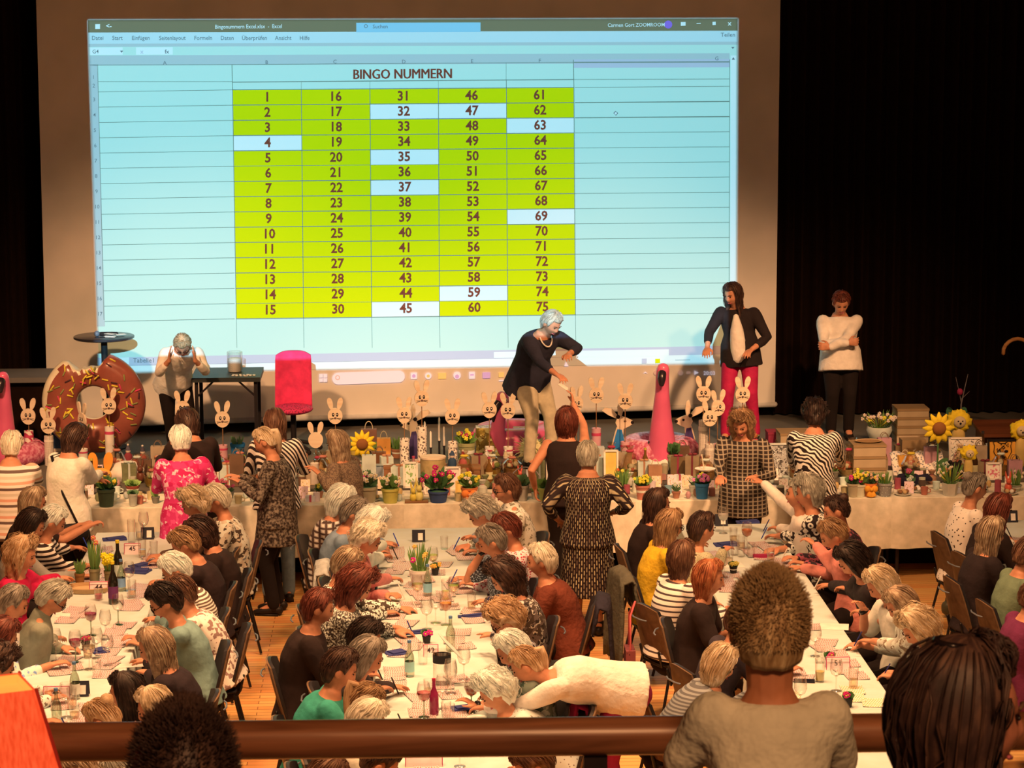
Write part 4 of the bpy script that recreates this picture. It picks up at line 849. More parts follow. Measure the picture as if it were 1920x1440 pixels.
# ------------------------------------------------------------------ things on the dining tables
GL = glass('clear_glass'); GLG = glass('green_stem', '9cd0b8', .3); GLR = S('98203a', rough=.15, spec=.6); GLO = S('e06a30', rough=.15); GLW = glass('water', 'fff0d8', .10); GLB = S('20180e', rough=.15, spec=.7); GBT = glass('bottle_glass', 'e4efe2', .2)
TZ = .753
def onto(px, py): return P(px, py, TZ)
def wine_glass(p, label, drink=None, stem=GL, s=1.0, group=None):
    g = thing('wine_glass', p, label, 'wine glass', group)
    MB().lathe([(.033 * s, .001), (.031 * s, .004), (.006, .010 * s), (.0042, .03 * s), (.0042, .085 * s), (.010, .095 * s)], p, 14).build('stem', stem, g)
    MB().lathe([(.008, .092 * s), (.028 * s, .105 * s), (.039 * s, .135 * s), (.038 * s, .165 * s), (.030 * s, .20 * s)], p, 16, close=True).build('bowl', GL, g)
    if drink: MB().lathe([(.007, .095 * s), (.026 * s, .107 * s), (.0365 * s, .135 * s), (.0365 * s, .145 * s)], p, 16).build('drink', drink, g)
    return g
def tumbler(p, label, h=.12, r=.032, fill=None, group=None):
    g = thing('drinking_glass', p, label, 'glass', group)
    MB().lathe([(r * .85, .001), (r * .88, .012), (r, h)], p, 14, close=True).build('glass_shell', GL, g)
    if fill: MB().lathe([(r * .8, .012), (r * .9, h * .45)], p, 14).build('drink', fill, g)
    return g
def bottle(p, label, h=.24, r=.032, gm=GBT, lab='d8d4c8', cap='60707a', name='bottle'):
    g = thing(name, p, label, 'bottle')
    MB().lathe([(r * .9, 0), (r, .01), (r, h * .5), (r * .85, h * .6), (r * .36, h * .76), (r * .34, h * .95)], p, 16).build('glass_body', gm, g)
    MB().lathe([(r * .4, h * .93), (r * .42, h * 1.0)], p, 12).build('cap', S(cap), g)
    if lab: MB().lathe([(r * 1.02, h * .14), (r * 1.02, h * .42)], p, 16, close=True).build('paper_label', S(lab), g)
    return g
for px, py, dr, st, tx in ((171, 1192, GLR, GLG, 'green-stemmed glass of red wine beside the purple-labelled bottle'), (142, 1243, GLR, GLG, 'green-stemmed glass of red wine by the person in white and blue floral blouse'), (222, 1172, None, GLG, 'empty wine glass with teal stem in front of the sage green top'),
        (795, 1345, S('c03a30', rough=.15), GLG, 'wine glass with red drink and green stem at the centre table'), (884, 1335, S('6a2418', rough=.15), GLG, 'dark red drink in a stemmed glass by the crimson cuffs'), (836, 1172, GLO, GL, 'stemmed glass with a little orange drink and straw by the black floral dress'),
        (800, 1180, None, GL, 'tall empty wine glass beside the tweed jacket person'), (817, 1168, None, GL, 'upside-down wine glass on the centre table by the orange drink'), (851, 1138, GLW, GL, 'long-stemmed white wine glass by the leaf camouflage blouse'), (783, 1135, GLW, GL, 'half-full wine glass near the salmon cardigan'),
        (830, 1330, None, GL, 'empty wine glass between red drink and dark red drink'), (1356, 1000, S('f0c898', rough=.2), GL, 'wine glass of rose at the stage end of the row behind the boy'), (1400, 1030, GLO, GL, 'round glass of orange spritz by the pointing person'), (105, 1240, None, GL, 'empty wine glass by the outstretched arm in floral blouse'),
        (125, 1345, None, GL, 'champagne flute beside card 43'), (168, 1255, GLW, GL, 'small wine glass beside the folded navy napkin'), (243, 1108, None, GL, 'clear wine glass beside the tulip tray'), (270, 1010, None, GL, 'wine glass at the stage end beside card 45'), (870, 1275, None, GL, 'wine glass standing in front of the carafe'), (845, 1300, None, GL, 'wine glass next to the carafe base')):
    wine_glass(onto(px, py), tx, dr, st, 1.15)
for px, py, h, fl, tx in ((247, 1018, .2, None, 'tall clear vase glass at the stage end by card 45'), (262, 1012, .15, GLW, 'water glass behind card 45'), (267, 1045, .15, GLW, 'water glass in front of card 45'), (1375, 1018, .13, GLW, 'water glass beside orange spritz glass'), (1390, 1030, .12, GLW, 'half-full tumbler by the orange spritz'), (1408, 1045, .12, None, 'empty tumbler by the red booklet'),
        (836, 1125, .16, GLW, 'tall drink glass with lemon water at the centre table'), (793, 1245, .14, None, 'slim glass by the bottle near the dark waistcoat'), (185, 1125, .10, S('b84040', rough=.2), 'tumbler with red juice by the tulip tray'), (165, 1233, .1, GLW, 'water tumbler by the small pink flower'), (1537, 1278, .16, S('d8a050', rough=.2), 'tall beer glass with printed lettering beside the boy'), (1600, 1290, .14, GLW, 'tall water glass beside card 51'), (80, 1320, .12, GLW, 'tumbler left of card 43 by the lamp'), (140, 1348, .1, GLW, 'tumbler at the lamp end behind card 43'), (843, 1345, .09, None, 'low tumbler behind the handrail at the centre table')):
    tumbler(onto(px, py), tx, h, .034, fl)
bottle(onto(213, 1132), 'wine bottle with yellow neck and purple label beside red juice', .33, .038, GLB, '6a2a48', 'e8b020', 'wine_bottle')
bottle(onto(222, 1090), 'yellow-capped wine bottle behind the purple-labelled bottle', .33, .038, GLB, 'd8c8a0', 'e8b020', 'wine_bottle')
for px, py, tx, lb in ((141, 1310, 'clear water bottle beside card 43', 'e0dcd0'), (107, 1362, 'short clear bottle by the champagne flute', None), (845, 1220, 'clear empty bottle by the black floral dress', None), (768, 1268, 'clear water bottle with pale label near the dark waistcoat', 'a8bcb8'), (802, 1118, 'water bottle with blue label by the white plant pot', '90a8b8'), (228, 1108, 'blue-tinted water bottle beside the wine bottles', '8090a0')): bottle(onto(px, py), tx, .25, .033, GBT, lb)
bottle(onto(814, 1340), 'small bottle of red lemonade beside the red drink', .24, .03, GLR, None, 'b02030')
p = onto(829, 1282); g = thing('carafe', p, 'glass carafe with black label holding a draped napkin', 'carafe')
MB().lathe([(.055, 0), (.06, .01), (.06, .2), (.064, .23)], p, 18, close=True).build('glass_shell', GL, g); MB().lathe([(.0615, .15), (.0615, .205)], p, 18, close=True).build('black_label', S('2a2420'), g)
MB().ell(p + V((.06, -.02, .26)), (.085, .045, .014), 12, 8, fn=lambda q: q + V((0, .01 * math.sin(q.x * 60), -q.x * 1.1))).build('draped_napkin', LINEN, None, loc=p + V((.06, -.02, .26))); tag(bpy.data.objects['draped_napkin'], 'white napkin draped over the glass carafe', 'napkin')
NAVY = K('navy_paper', '3a3654', .1); PAPER = S('f0d0a4', rough=.9); PINKP = S('f0b8a0', rough=.9)
for k, (px, py, w_, d_, rz, tx) in enumerate(((215, 1012, .2, .1, .2, 'navy napkin by the stage end of the row with card 45'), (255, 1072, .22, .14, -.3, 'fanned navy napkin in front of the black knitted jumper'), (186, 1222, .11, .13, .5, 'folded navy napkin beside the pen of the dark brown jumper'), (742, 1226, .14, .12, .3, 'navy napkin by the black fleece'), (884, 1157, .2, .05, .05, 'rolled navy napkin in front of the black floral dress'), (1402, 980, .2, .08, 0, 'blue-grey napkin at the stage end of the row behind the boy'), (868, 1330, .15, .1, .1, 'navy napkin by the dark red drink'), (1362, 1022, .2, .12, .1, 'navy napkin in front of the leopard print top'), (900, 1290, .2, .07, .2, 'navy napkin under the forearm in mottled green'), (775, 1188, .22, .05, .15, 'navy napkin by the tweed sleeve'), (262, 1062, .16, .1, .6, 'second fanned navy napkin by card 45'))):
    p = onto(px, py); b = MB(); b.box(p + V((0, 0, .006)), (w_, d_, .012), rz=rz); b.box(p + V((.01, .005, .016)), (w_ * .8, d_ * .7, .01), rz=rz + .25); tag(b.build('napkin', NAVY, None, loc=p, smooth=False), tx, 'napkin')
def tabletext(b, s, p, size, mi, x=V((1, 0, 0)), y=V((0, 0, 1)), off=V((0, -.004, 0))):
    vs, fs = textmesh(s, .01); b.add([p + x * v.x * size + y * v.y * size + off for v in vs], fs, mi)
for px, py, s, wd in ((248, 1040, '45', .13), (185, 1112, '44', .14), (106, 1312, '43', .17), (808, 1232, '42', .1), (1572, 1256, '51', .16), (795, 1438, '', .22)):
    p = onto(px, py); c = thing('table_card', p, 'pale pink table card ' + {'45': 'with number 45 at the stage end of the row with tulips', '44': 'with number 44 in front of the purple-labelled wine bottle', '43': 'with number 43 beside the lamp and clear bottle', '42': 'with number 42 in front of the magenta flower', '51': 'with number 51 beside the tall beer glass', '': 'by the bottle beyond the handrail'}[s], 'table card')
    y = V((0, .25, 1)).normalized(); b = MB(); h_ = .085 if s != '45' else .09
    b.add([p + V((-wd / 2, 0, 0)), p + V((wd / 2, 0, 0)), p + V((wd / 2, .025, 0)) + y * h_, p + V((-wd / 2, .025, 0)) + y * h_, p + V((-wd / 2, .075, 0)), p + V((wd / 2, .075, 0))], [(0, 1, 2, 3), (3, 2, 5, 4)]); b.build('card', PINKP, c, smooth=False)
    b = MB(); fr = [(-wd / 2, .0), (wd / 2, 0), (wd / 2, h_), (-wd / 2, h_), (-wd / 2, 0)]
    for (xa, za), (xb_, zb) in zip(fr, fr[1:]): b.tube([p + V((xa, .004, 0)) + y * za, p + V((xb_, .004, 0)) + y * zb], .0028, n=4)
    b.build('red_border', S('c04050'), c)
    if s: b = MB(); tabletext(b, s, p + y * h_ * .5 + V((0, .012, 0)), .055, 0, y=y); b.build('lettering', S('3a2420'), c, smooth=False)
# bingo sheets, pens and papers lie in front of every player
t_ = NT('bingo_print'); gco = t_.n('TexCoord').outputs['Generated']
br_ = t_.n('TexBrick', Vector=gco, Color1=A('b8483c', .8), Color2=A('c86450', .8), Mortar=A('f4cca8', .62), Scale=1.0, Mortar_Size=.028, Brick_Width=.11, Row_Height=.14, _offset=.35, _squash=.8).outputs[0]; t_.base(br_); BINGO = t_.m
t_ = NT('bingo_print_yellow'); gco = t_.n('TexCoord').outputs['Generated']
t_.base(t_.n('TexBrick', Vector=gco, Color1=A('b8a030'), Color2=A('a08c30'), Mortar=A('f8e4a8'), Scale=1.0, Mortar_Size=.028, Brick_Width=.11, Row_Height=.14).outputs[0]); BINGOY = t_.m
def sheet_mesh(m):
    b = MB(); vs = []
    for j in range(3):
        for i in range(7): vs.append(((i / 6 - .5) * .15, (j / 2 - .5) * .20, .001 + .006 * (abs(i / 6 - .5) * 2) ** 2))
    b.add(vs, [(j * 7 + i, j * 7 + i + 1, (j + 1) * 7 + i + 1, (j + 1) * 7 + i) for j in range(2) for i in range(6)]); return b.mesh('bingo_sheet', [m], smooth='all')
BM, BMY = sheet_mesh(BINGO), sheet_mesh(BINGOY); rs = random.Random(5)
ROWS = [(-2.56, -1.94), (-.15, .60), (2.42, 3.13), (5.06, 5.76)]
def clampx(p):
    x0, x1 = min(ROWS, key=lambda r: abs((r[0] + r[1]) / 2 - p.x)); return V((min(x1 - .09, max(x0 + .09, p.x)), p.y, TZ))
placed = []
for q in PEOPLE:
    if not q['sit'] or q['root'].location.y < 6: continue
    n = 3; a = math.atan2(q['f'].y, q['f'].x); c_ = q['short'].replace('the person in ', '')
    for k in range(n):
        for tr in range(12):
            d = .34 + .06 * (k // 2) + rs.uniform(-.03, .05); l_ = (-.17, .17, 0)[k] + rs.uniform(-.05, .05)
            p = clampx(q['head'] + q['f'] * d + q['r'] * l_)
            if all((p - o).length > .13 for o in placed): break
        else: continue
        if p.y > 20.98: continue
        placed.append(p)
        o = bpy.data.objects.new('bingo_sheet', BMY if (c_.startswith('beige camo') or c_.startswith('grey ribbed')) else BM); COL.objects.link(o); o.location = p + V((0, 0, .001 + .0004 * k)); o.rotation_euler = (0, 0, a - math.pi / 2 + rs.uniform(-.35, .35) if abs(math.cos(a)) < .5 else rs.uniform(-.3, .3))
        tag(o, 'printed bingo sheet in front of the person in ' + c_, 'bingo sheet', 'bingo sheets in front of ' + c_)
    if rs.random() < .75:
        i = rs.randrange(2); wv = q['wr'][i]
        if wv.z < .9:
            t = wv + q['f'] * .10 + V((0, 0, .0)); b = MB(); b.tube([t - q['f'] * .01 + V((0, 0, .075)) - q['r'] * .02, t + q['f'] * .035 + V((0, 0, -.025))], .0045, n=6); tag(b.build('pen', S(rs.choice(['2a2a50', '1a1412', 'e8e0d0', '2a3a7a'])), None, loc=t), 'pen held above a bingo sheet by the person in ' + c_, 'pen')
for px, py, w_, d_, tx in ((215, 1075, .2, .26, 'white answer paper beside the tulip glass'), (130, 1150, .2, .2, 'white paper under the cardigan sleeves'), (860, 1085, .28, .2, 'white paper by the speckled T-shirt'), (240, 1248, .24, .1, 'white slip beside the pen of the dark brown jumper'), (1370, 1060, .2, .16, 'white paper before the copper bob'), (1560, 1175, .24, .18, 'white lettered paper by the cream and olive vest'), (760, 1140, .2, .14, 'white paper under the leaf print sleeves')):
    p = onto(px, py); b = MB(); b.box(p + V((0, 0, .0006)), (w_, d_, .0012), rz=rs.uniform(-.3, .3)); tag(b.build('paper', PAPER, None, loc=p, smooth=False), tx, 'paper')
for px, py, tx in ((277, 1010, 'black and white folded menu card at the stage end beside card 45'), (785, 1015, 'black and white folded menu card behind the white plant pot'), (152, 1304, 'navy folded menu card beside card 43'), (1352, 985, 'black menu card at the stage end of the row behind the boy'), (1895, 978, 'black menu card at the far side table')):
    p = onto(px, py); b = MB(); b.box(p + V((0, -.018, .05)), (.11, .004, .1), T=Matrix.Rotation(-.3, 3, 'X'))
    b.box(p + V((0, .018, .05)), (.11, .004, .1), T=Matrix.Rotation(.3, 3, 'X')); b.box(p + V((.015, -.022, .045)), (.04, .004, .06), 1, T=Matrix.Rotation(-.3, 3, 'X')); tag(b.build('menu_card', [S('2a2424'), PAPER], None, loc=p, smooth=False), tx, 'menu card')
p = onto(1432, 1045); tag(MB().box(p + V((0, 0, .012)), (.17, .06, .024)).build('booklet', S('a02038'), None, loc=p, smooth=False), 'dark red booklet in front of the coral sweatshirt', 'booklet')
p = onto(1508, 1278); tag(MB().box(p + V((0, 0, .005)), (.07, .14, .01), rz=1.4).build('phone', S('181418', rough=.2), None, loc=p, smooth=False), 'black phone lying on the table beside the boy', 'phone')
p = onto(166, 1108); t = thing('wicker_tray', p, 'oval wicker tray of spring flowers on the row with card 45', 'tray')
MB().lathe([(.15, 0), (.165, .012), (.172, .04), (.16, .042), (.152, .014), (.0, .012)], p, 24, T=Matrix.Diagonal((1.15, .75, 1))).build('tray_body', mat('wicker', 'hstripe', '9a6438', 'c89058', sc=60), t)
rs = random.Random(21)
for q in PEOPLE:
    if not q['sit'] or q['root'].location.y < 6 or rs.random() > .5: continue
    p = clampx(q['head'] + q['f'] * rs.uniform(.46, .56) + q['r'] * rs.choice((-.2, .2))); c_ = q['short'].replace('the ', '')
    if p.y > 20.9: continue
    if rs.random() < .55: tumbler(p, 'plain water glass before the ' + c_, rs.uniform(.10, .14), .033, GLW if rs.random() < .6 else None)
    else: wine_glass(p, 'clear stemmed glass before the ' + c_, GLW if rs.random() < .4 else None, GL, 1.1)
#@@GIFTS
# ------------------------------------------------------------------ prizes on the gift table and the stage edge
def G(px, py, z=None):
    """ground point of a prize: its base pixel on the table top or the stage floor; metres per pixel there"""
    p = P(px, py, .764)
    if p.y < 22.07: p = Q(px, py, 22.07); p.z = .764
    return p, p.y / F
WD = mat('pale_wood', 'wood', 'e8b888', 'd8a070', sc=20); DKW = mat('brown_wood', 'wood', '9a6238', '7a4826', sc=18)
KRAFT = mat('kraft_card', 'solid', 'b08458', sc=8, rough=.85); KRAFT2 = mat('kraft_card_dark', 'solid', '94683e', sc=8, rough=.85)
INKB = S('1c1210'); ROSE = S('d87878'); GIFT = []
def reg(p, s): GIFT.append((V(p), s))
FR = Matrix.Identity(3)
def rz(a): return Matrix.Rotation(math.radians(a), 3, 'Z')
def leafshape(b, base, tip, wd, mi, bend=V((0, 0, 0)), nrm=None):
    d = tip - base; sd = d.cross(nrm or V((.2, -1, .1))).normalized() * wd / 2; pts = []
    for t, k in ((0, .25), (.3, .95), (.6, 1), (.85, .6), (1, .05)):
        c_ = base + d * t + bend * math.sin(t * math.pi / 2) ; pts.append((c_ - sd * k, c_ + sd * k))
    vs = [v for q in pts for v in q]; b.add(vs, [(2 * i, 2 * i + 1, 2 * i + 3, 2 * i + 2) for i in range(4)], mi)
LEAF = {k: S(k, rough=.6, spec=.4) for k in ('6a7c34', '4c6430', '8a9444', '586a3c')}
def blossom(b, c, r, mi, mc, rs):
    for k in range(6):
        a = k * math.pi / 3 + rs.random(); d = V((math.cos(a), -.35, math.sin(a))); b.ell(c + d * r * .62, (r * .5, r * .28, r * .5), 6, 4, mi)
    b.ell(c + V((0, -r * .4, 0)), r * .32, 6, 4, mc)
def plant(px, py, pw, ph, potc, label, kind='bush', leaf='6a7c34', hp=60, flowers=(), spread=1.0, bow=None, pot='round', potmat=None, cat='potted plant'):
    p, k = G(px, py); rs = random.Random(int(px * 7 + py)); t = thing('potted_plant', p, label, cat); reg(p, label)
    r, h = pw * k / 2, ph * k; pm = potmat or S(potc, rough=.7); b = MB()
    if pot == 'hex': b.lathe([(r * .8, 0), (r, h * .95), (r, h), (r * .88, h), (r * .85, h * .8)], p, 6)
    elif pot == 'bowl': b.lathe([(r * .35, 0), (r * .75, h * .25), (r, h * .75), (r * .95, h), (r * .85, h), (r * .8, h * .8)], p, 20)
    else: b.lathe([(r * .74, 0), (r * .76, .005), (r * .95, h * .82), (r * 1.02, h * .83), (r * 1.03, h), (r * .92, h), (r * .88, h * .85)], p, 18)
    b.build('pot', pm, t)
    if potmat is None and pot == 'round' and bow is None and px % 2: b = MB(); b.lathe([(r * .90, h * .50), (r * .93, h * .66)], p, 18, close=True); b.build('pot_band', S('e0c8a0'), t)
    b = MB(); top = p + V((0, 0, h * .9)); H = hp * k
    b.ell(top - V((0, 0, h * .05)), (r * .85, r * .85, h * .06), 12, 4)
    if kind == 'bush':
        for i in range(70):
            a, q = rs.uniform(0, 6.28), math.sqrt(rs.random()); e = V((math.cos(a) * r * q * 1.25 * spread, math.sin(a) * r * q * 1.1, H * (.25 + .6 * rs.random() * (1.15 - q * .6))))
            leafshape(b, top + e * .45, top + e * 1.12 + V((0, 0, -.01)), .026 + .014 * rs.random(), 0, V((0, 0, .012)), V((rs.uniform(-.6, .6), -1, rs.uniform(.2, 1))))
    else:
        for i in range(26):
            a, q = rs.uniform(0, 6.28), math.sqrt(rs.random()) * .8; e = V((math.cos(a) * r * q, math.sin(a) * r * q, 0)); hh = H * rs.uniform(.6, 1.0)
            leafshape(b, top + e * .8, top + e * (1.5 * spread) + V((rs.uniform(-.02, .02), 0, hh)), .012, 0, V((0, -.01, 0)))
    b.build('foliage', LEAF[leaf], t, smooth=False)
    if flowers:
        b = MB(); mats = [S('e8b83c')]
        for hx, n, sz in flowers:
            mi = len(mats); mats.append(S(hx, rough=.6))
            for i in range(n):
                a, q = rs.uniform(0, 6.28), math.sqrt(rs.random()); c_ = top + V((math.cos(a) * r * q * 1.2 * spread, -abs(math.sin(a)) * r * q - .02, H * rs.uniform(.55, 1.02) * (1.05 - .3 * q)))
                blossom(b, c_, sz, mi, 0, rs)
                if kind != 'bush': b.tube([top + (c_ - top) * .1, c_], .0025, n=4, caps=False)
        b.build('blossoms', mats, t, smooth='all')
    if bow:
        b = MB(); c_ = p + V((0, -r * .98, h * .6))
        for sx in (-1, 1): b.ell(c_ + V((sx * r * .5, 0, .005)), (r * .5, .02, h * .26), 10, 6); b.tube([c_, c_ + V((sx * r * .35, -.015, -h * .5))], [(.02, .006), (.026, .005)], n=8, lat=(1, 0, 0))
        b.ell(c_ + V((0, -.012, 0)), .018, 8, 6); b.build('bow', S(bow), t, smooth='all')
    return t
plant(200, 958, 34, 34, '4a4c30', 'dark green glazed pot of yellow spring flowers in front of the cream sweater person', hp=34, leaf='4c6430', flowers=(('e8b830', 5, .018),))
plant(249, 927, 26, 18, '8a3a28', 'small brown-red planter of succulents on the gift table', hp=14, leaf='8a9444')
plant(250, 958, 18, 24, 'a89070', 'small grey burner shaped pot beside the dark green pot', hp=10, leaf='586a3c')
plant(690, 950, 36, 32, 'b8986c', 'beige clay pot with white and pink primroses beside the yellow pot', hp=38, leaf='586a3c', flowers=(('f0e0c8', 12, .02), ('d8406a', 2, .02)))
plant(732, 950, 34, 28, 'c8a848', 'pale yellow pot with cream band and pink white daisies', hp=32, leaf='6a7c34', flowers=(('f4c8b8', 12, .017),))
plant(822, 948, 40, 22, '3c4660', 'dark blue cloth-wrapped pot of pink cyclamen', hp=56, leaf='4c6430', flowers=(('d02860', 12, .022), ('e8c850', 2, .02)), spread=1.3)
plant(880, 945, 32, 28, 'd06a34', 'terracotta pot with orange bow and yellow pansies', hp=34, leaf='6a7c34', flowers=(('f0c030', 9, .018), ('f4e8d8', 6, .015)), bow='f07830')
plant(980, 938, 24, 30, 'a08468', 'grey beige pot of green herbs under the outstretched bare arm', hp=28, leaf='586a3c')
plant(1024, 944, 32, 26, 'a8a050', 'moss green pot with trailing leaves beside the dress with dashes', hp=24, leaf='6a7c34')
plant(1166, 920, 26, 10, '8a6a40', 'clump of green daffodil leaves behind the white cloth', 'spike', leaf='6a7c34', hp=42, flowers=(('f0d040', 2, .016), ('e05028', 1, .018)))
plant(1205, 938, 28, 28, 'c06a4c', 'terracotta pot of small yellow flowers before the bird cage', hp=26, leaf='6a7c34', flowers=(('f4d030', 16, .014),))
plant(1316, 936, 28, 30, '3c6c84', 'blue knitted pot with pink blooms beside the plaid shirt', hp=22, leaf='4c6430', flowers=(('e06890', 14, .017),))
plant(446, 862, 28, 32, '2c6c8c', 'blue banded jar with green sprouts by the brown wooden crate', 'spike', leaf='586a3c', hp=18)
plant(1600, 934, 26, 26, 'b89468', 'beige pot with one magenta flower behind the zebra blouse', hp=18, leaf='586a3c', flowers=(('e03068', 3, .02),))
plant(1612, 932, 26, 24, 'd8b888', 'cream pot of yellow primroses beside the orange bow pot', hp=34, leaf='6a7c34', flowers=(('f0c830', 12, .016),))
plant(1631, 932, 27, 26, 'e07030', 'orange pot with orange bow and budding flowers', hp=28, leaf='586a3c', flowers=(('e8a080', 8, .014), ('f0d040', 3, .014)), bow='f09028')
plant(1659, 931, 29, 26, 'a08c80', 'grey lattice pot with green shoots and a pink bow', 'spike', leaf='6a7c34', hp=26, flowers=(('f0b0b8', 4, .012),), potmat=mat('lattice', 'leo', '94806c', 'd8c4a8', sc=60))
plant(1781, 934, 33, 24, 'c8a884', 'hexagonal grey pot of snowdrops with twigs', 'spike', leaf='6a7c34', hp=44, flowers=(('f4ecd8', 10, .012),), pot='hex', spread=1.6)
plant(1648, 828, 50, 30, 'd8c0a0', 'round pale bowl of daffodils and pink hyacinths on the rear boxes', 'spike', leaf='6a7c34', hp=34, flowers=(('f0d030', 3, .022), ('e8b8a8', 16, .018)), pot='bowl', spread=1.2)
plant(1768, 825, 24, 14, 'c89848', 'yellow narcissus plant behind the sunflower', 'spike', leaf='4c6430', hp=36, flowers=(('f0d040', 5, .026),))
plant(668, 852, 30, 14, 'c8983c', 'bowl of green plants with small yellow tags', hp=20, leaf='6a7c34')
plant(717, 857, 30, 16, 'c09040', 'yellow pot of leafy herbs by the orange paper bag', hp=20, leaf='6a7c34')
plant(745, 858, 24, 18, 'b06840', 'terracotta pot of grass by the purple rabbit', 'spike', leaf='6a7c34', hp=26)
plant(1262, 880, 24, 30, 'a08c5c', 'tall glass of basil in front of the big flamingo', hp=34, leaf='4c6430')
plant(1905, 920, 22, 12, '9a8460', 'low planter of snowdrops at the end of the gift table', 'spike', leaf='6a7c34', hp=34, flowers=(('f0ecd8', 6, .012),))
plant(875, 868, 34, 40, 'a08850', 'tall yellow cellophane basket with tulips', hp=30, leaf='6a7c34', flowers=(('e8c030', 8, .022), ('c02850', 4, .02)))
# wooden rabbit heads on sticks, each standing in a tube
def ear(b, T, c, sx, h, wd, lean, mi, th=.016):
    pts = []
    for t in [i * math.pi / 8 for i in range(17)]: pts.append((wd / 2 * math.sin(t) * (1 - .25 * math.cos(t)), h / 2 - h / 2 * math.cos(t)))
    a = math.radians(lean) * sx; R = T @ Matrix.Rotation(a, 3, 'Y'); b.prism(pts, th, R, c, mi)
def rabbit_head(cx, cy, base, az, label, tube, tubeh, s=1.0, blank=False):
    p, k = G(cx, base); T = rz(az); z0 = CH - (cy + 46) * p.y / F * 1.0; c_ = V((p.x, p.y, z0)); r = 14 * k * s
    t = thing('rabbit_stick', p, label, 'wooden rabbit'); reg(p, label)
    b = MB(); pts = [(r * math.sin(a) * (1 + .04 * math.cos(a)), r * 1.05 * math.cos(a) * (1 if math.cos(a) > 0 else 1.08)) for a in [i * math.pi / 12 for i in range(24)]]
    b.prism(pts, .02, T, c_)
    b.build('face', WD, t)
    for sx in (-1, 1): b = MB(); ear(b, T, c_ + T @ V((sx * r * .42, .004 * sx, r * .78)), sx, r * 1.75, r * .72, 14, 0); b.build('ear', WD, t)
    if not blank:
        for sx in (-1, 1): b = MB(); b.ell(c_ + T @ V((sx * r * .27, -.011, r * .16)), (r * .17, .005, r * .27), 8, 6, 0, T); b.ell(c_ + T @ V((sx * r * .25, -.0155, r * .20)), (r * .07, .003, r * .09), 6, 5, 1, T); b.build('eye', [INKB, S('f8e8d0')], t, smooth='all')
        b = MB(); b.ell(c_ + T @ V((0, -.014, -r * .28)), (r * .16, .012, r * .13), 8, 6, 0, T); b.build('nose', S('6a4438'), t, smooth='all')
        b = MB()
        for sx in (-1, 1):
            for dz in (-.1, .02): b.tube([c_ + T @ V((sx * r * .2, -.013, -r * .34)), c_ + T @ V((sx * r * .78, -.013, -r * (.36 - dz * 2)))], .0018, n=4, caps=False)
        b.build('whisker', INKB, t)
    b = MB(); b.tube([p + V((0, .012, .02)), c_ - V((0, -.012, r * .7))], .004, n=6); b.build('stick', DKW, t)
    if tube:
        th = min(tubeh * k, c_.z - r - .03 - .764)
        g = thing('tube_vase', p, {'c': 'checked', 'r': 'red ribboned cream', 'd': 'dotted cream', 'p': 'pink foil', 'w': 'plain cream', 's': 'striped'}[tube] + ' tube holding the ' + label, 'tube vase')
        m = {'c': mat('tube_check', 'plaid', 'f0dcb8', '3a2a20', 'f0dcb8', sc=28), 'r': mat('tube_ribbon', 'vstripe', 'f0dcbc', 'f0dcbc', 'b83040', sc=7), 'd': mat('tube_dots', 'spots', 'f0dcbc', '6a5040', sc=40), 'p': mat('tube_pink', 'solid', 'd88c7c', rough=.35), 'w': S('ecd4ac'), 's': mat('tube_bands', 'bands', 'f0dcbc', '8a7a6a', sc=20)}[tube]
        b = MB(); b.lathe([(.045, 0), (.045, th), (.038, th), (.036, th - .02)], p, 16); b.build('tube_body', m, g)
        b = MB(); b.lathe([(.047, th * .80), (.047, th * .88)], p, 16, close=True); b.build('ribbon', S('c83a4c' if tube in 'rpw' else 'e8d0a8'), g)
for cx, cy, base, az, tx, tb, th, *bl in ((8, 782, 868, 0, 'wooden rabbit head in front of the flamingo float at the curtain', 'r', 60), (56, 766, 868, -4, 'wooden rabbit head before the dark stage bench', 'r', 62), (93, 784, 872, 8, 'wooden rabbit head overlapping the edge of the donut ring', 'c', 60), (157, 775, 880, -55, 'sideways turned wooden rabbit head inside the donut hole', 'w', 40), (207, 748, 868, 6, 'wooden rabbit head rising over the donut hole edge', 'w', 70),
        (345, 755, 875, 0, 'wooden rabbit head in front of the black trousers on stage', 'w', 50), (419, 776, 878, 5, 'wooden rabbit head below the black folding table', 'p', 45), (630, 772, 880, 0, 'wooden rabbit head with thin ears beside the blank back of another', 'w', 40), (593, 818, 890, 180, 'wooden rabbit head showing its blank back', None, 0, 1), (759, 772, 880, 3, 'wooden rabbit head with a berry on one ear by the purple rabbit', 'd', 60),
        (792, 740, 882, 12, 'tallest wooden rabbit head above a red bow', 'd', 85), (849, 776, 878, 0, 'wooden rabbit head beside the taper candles', 'd', 52), (918, 764, 876, 6, 'wooden rabbit head touching the small flamingo head', 'w', 40), (953, 766, 876, -8, 'wooden rabbit head in front of the small flamingo body', 'w', 40), (1081, 755, 880, 30, 'wooden rabbit head partly behind the raised hand', 'w', 40), (1118, 738, 872, 0, 'wooden rabbit head with curled ears on the pink tube', 'p', 72),
        (1172, 750, 876, -10, 'wooden rabbit head above the blue-dressed rabbit', 'p', 50), (1318, 738, 884, -6, 'wooden rabbit head on the taller checked tube', 'c', 100), (1345, 765, 880, 14, 'wooden rabbit head nearest to the plaid shirt person', 'p', 50), (1330, 785, 890, 0, 'low wooden rabbit head between two checked tubes', 'c', 60), (1391, 740, 878, 0, 'wooden rabbit head in front of the crimson trousers', 'w', 60)):
    rabbit_head(cx, cy, base, az, tx, tb, th, 1.0, bool(bl))
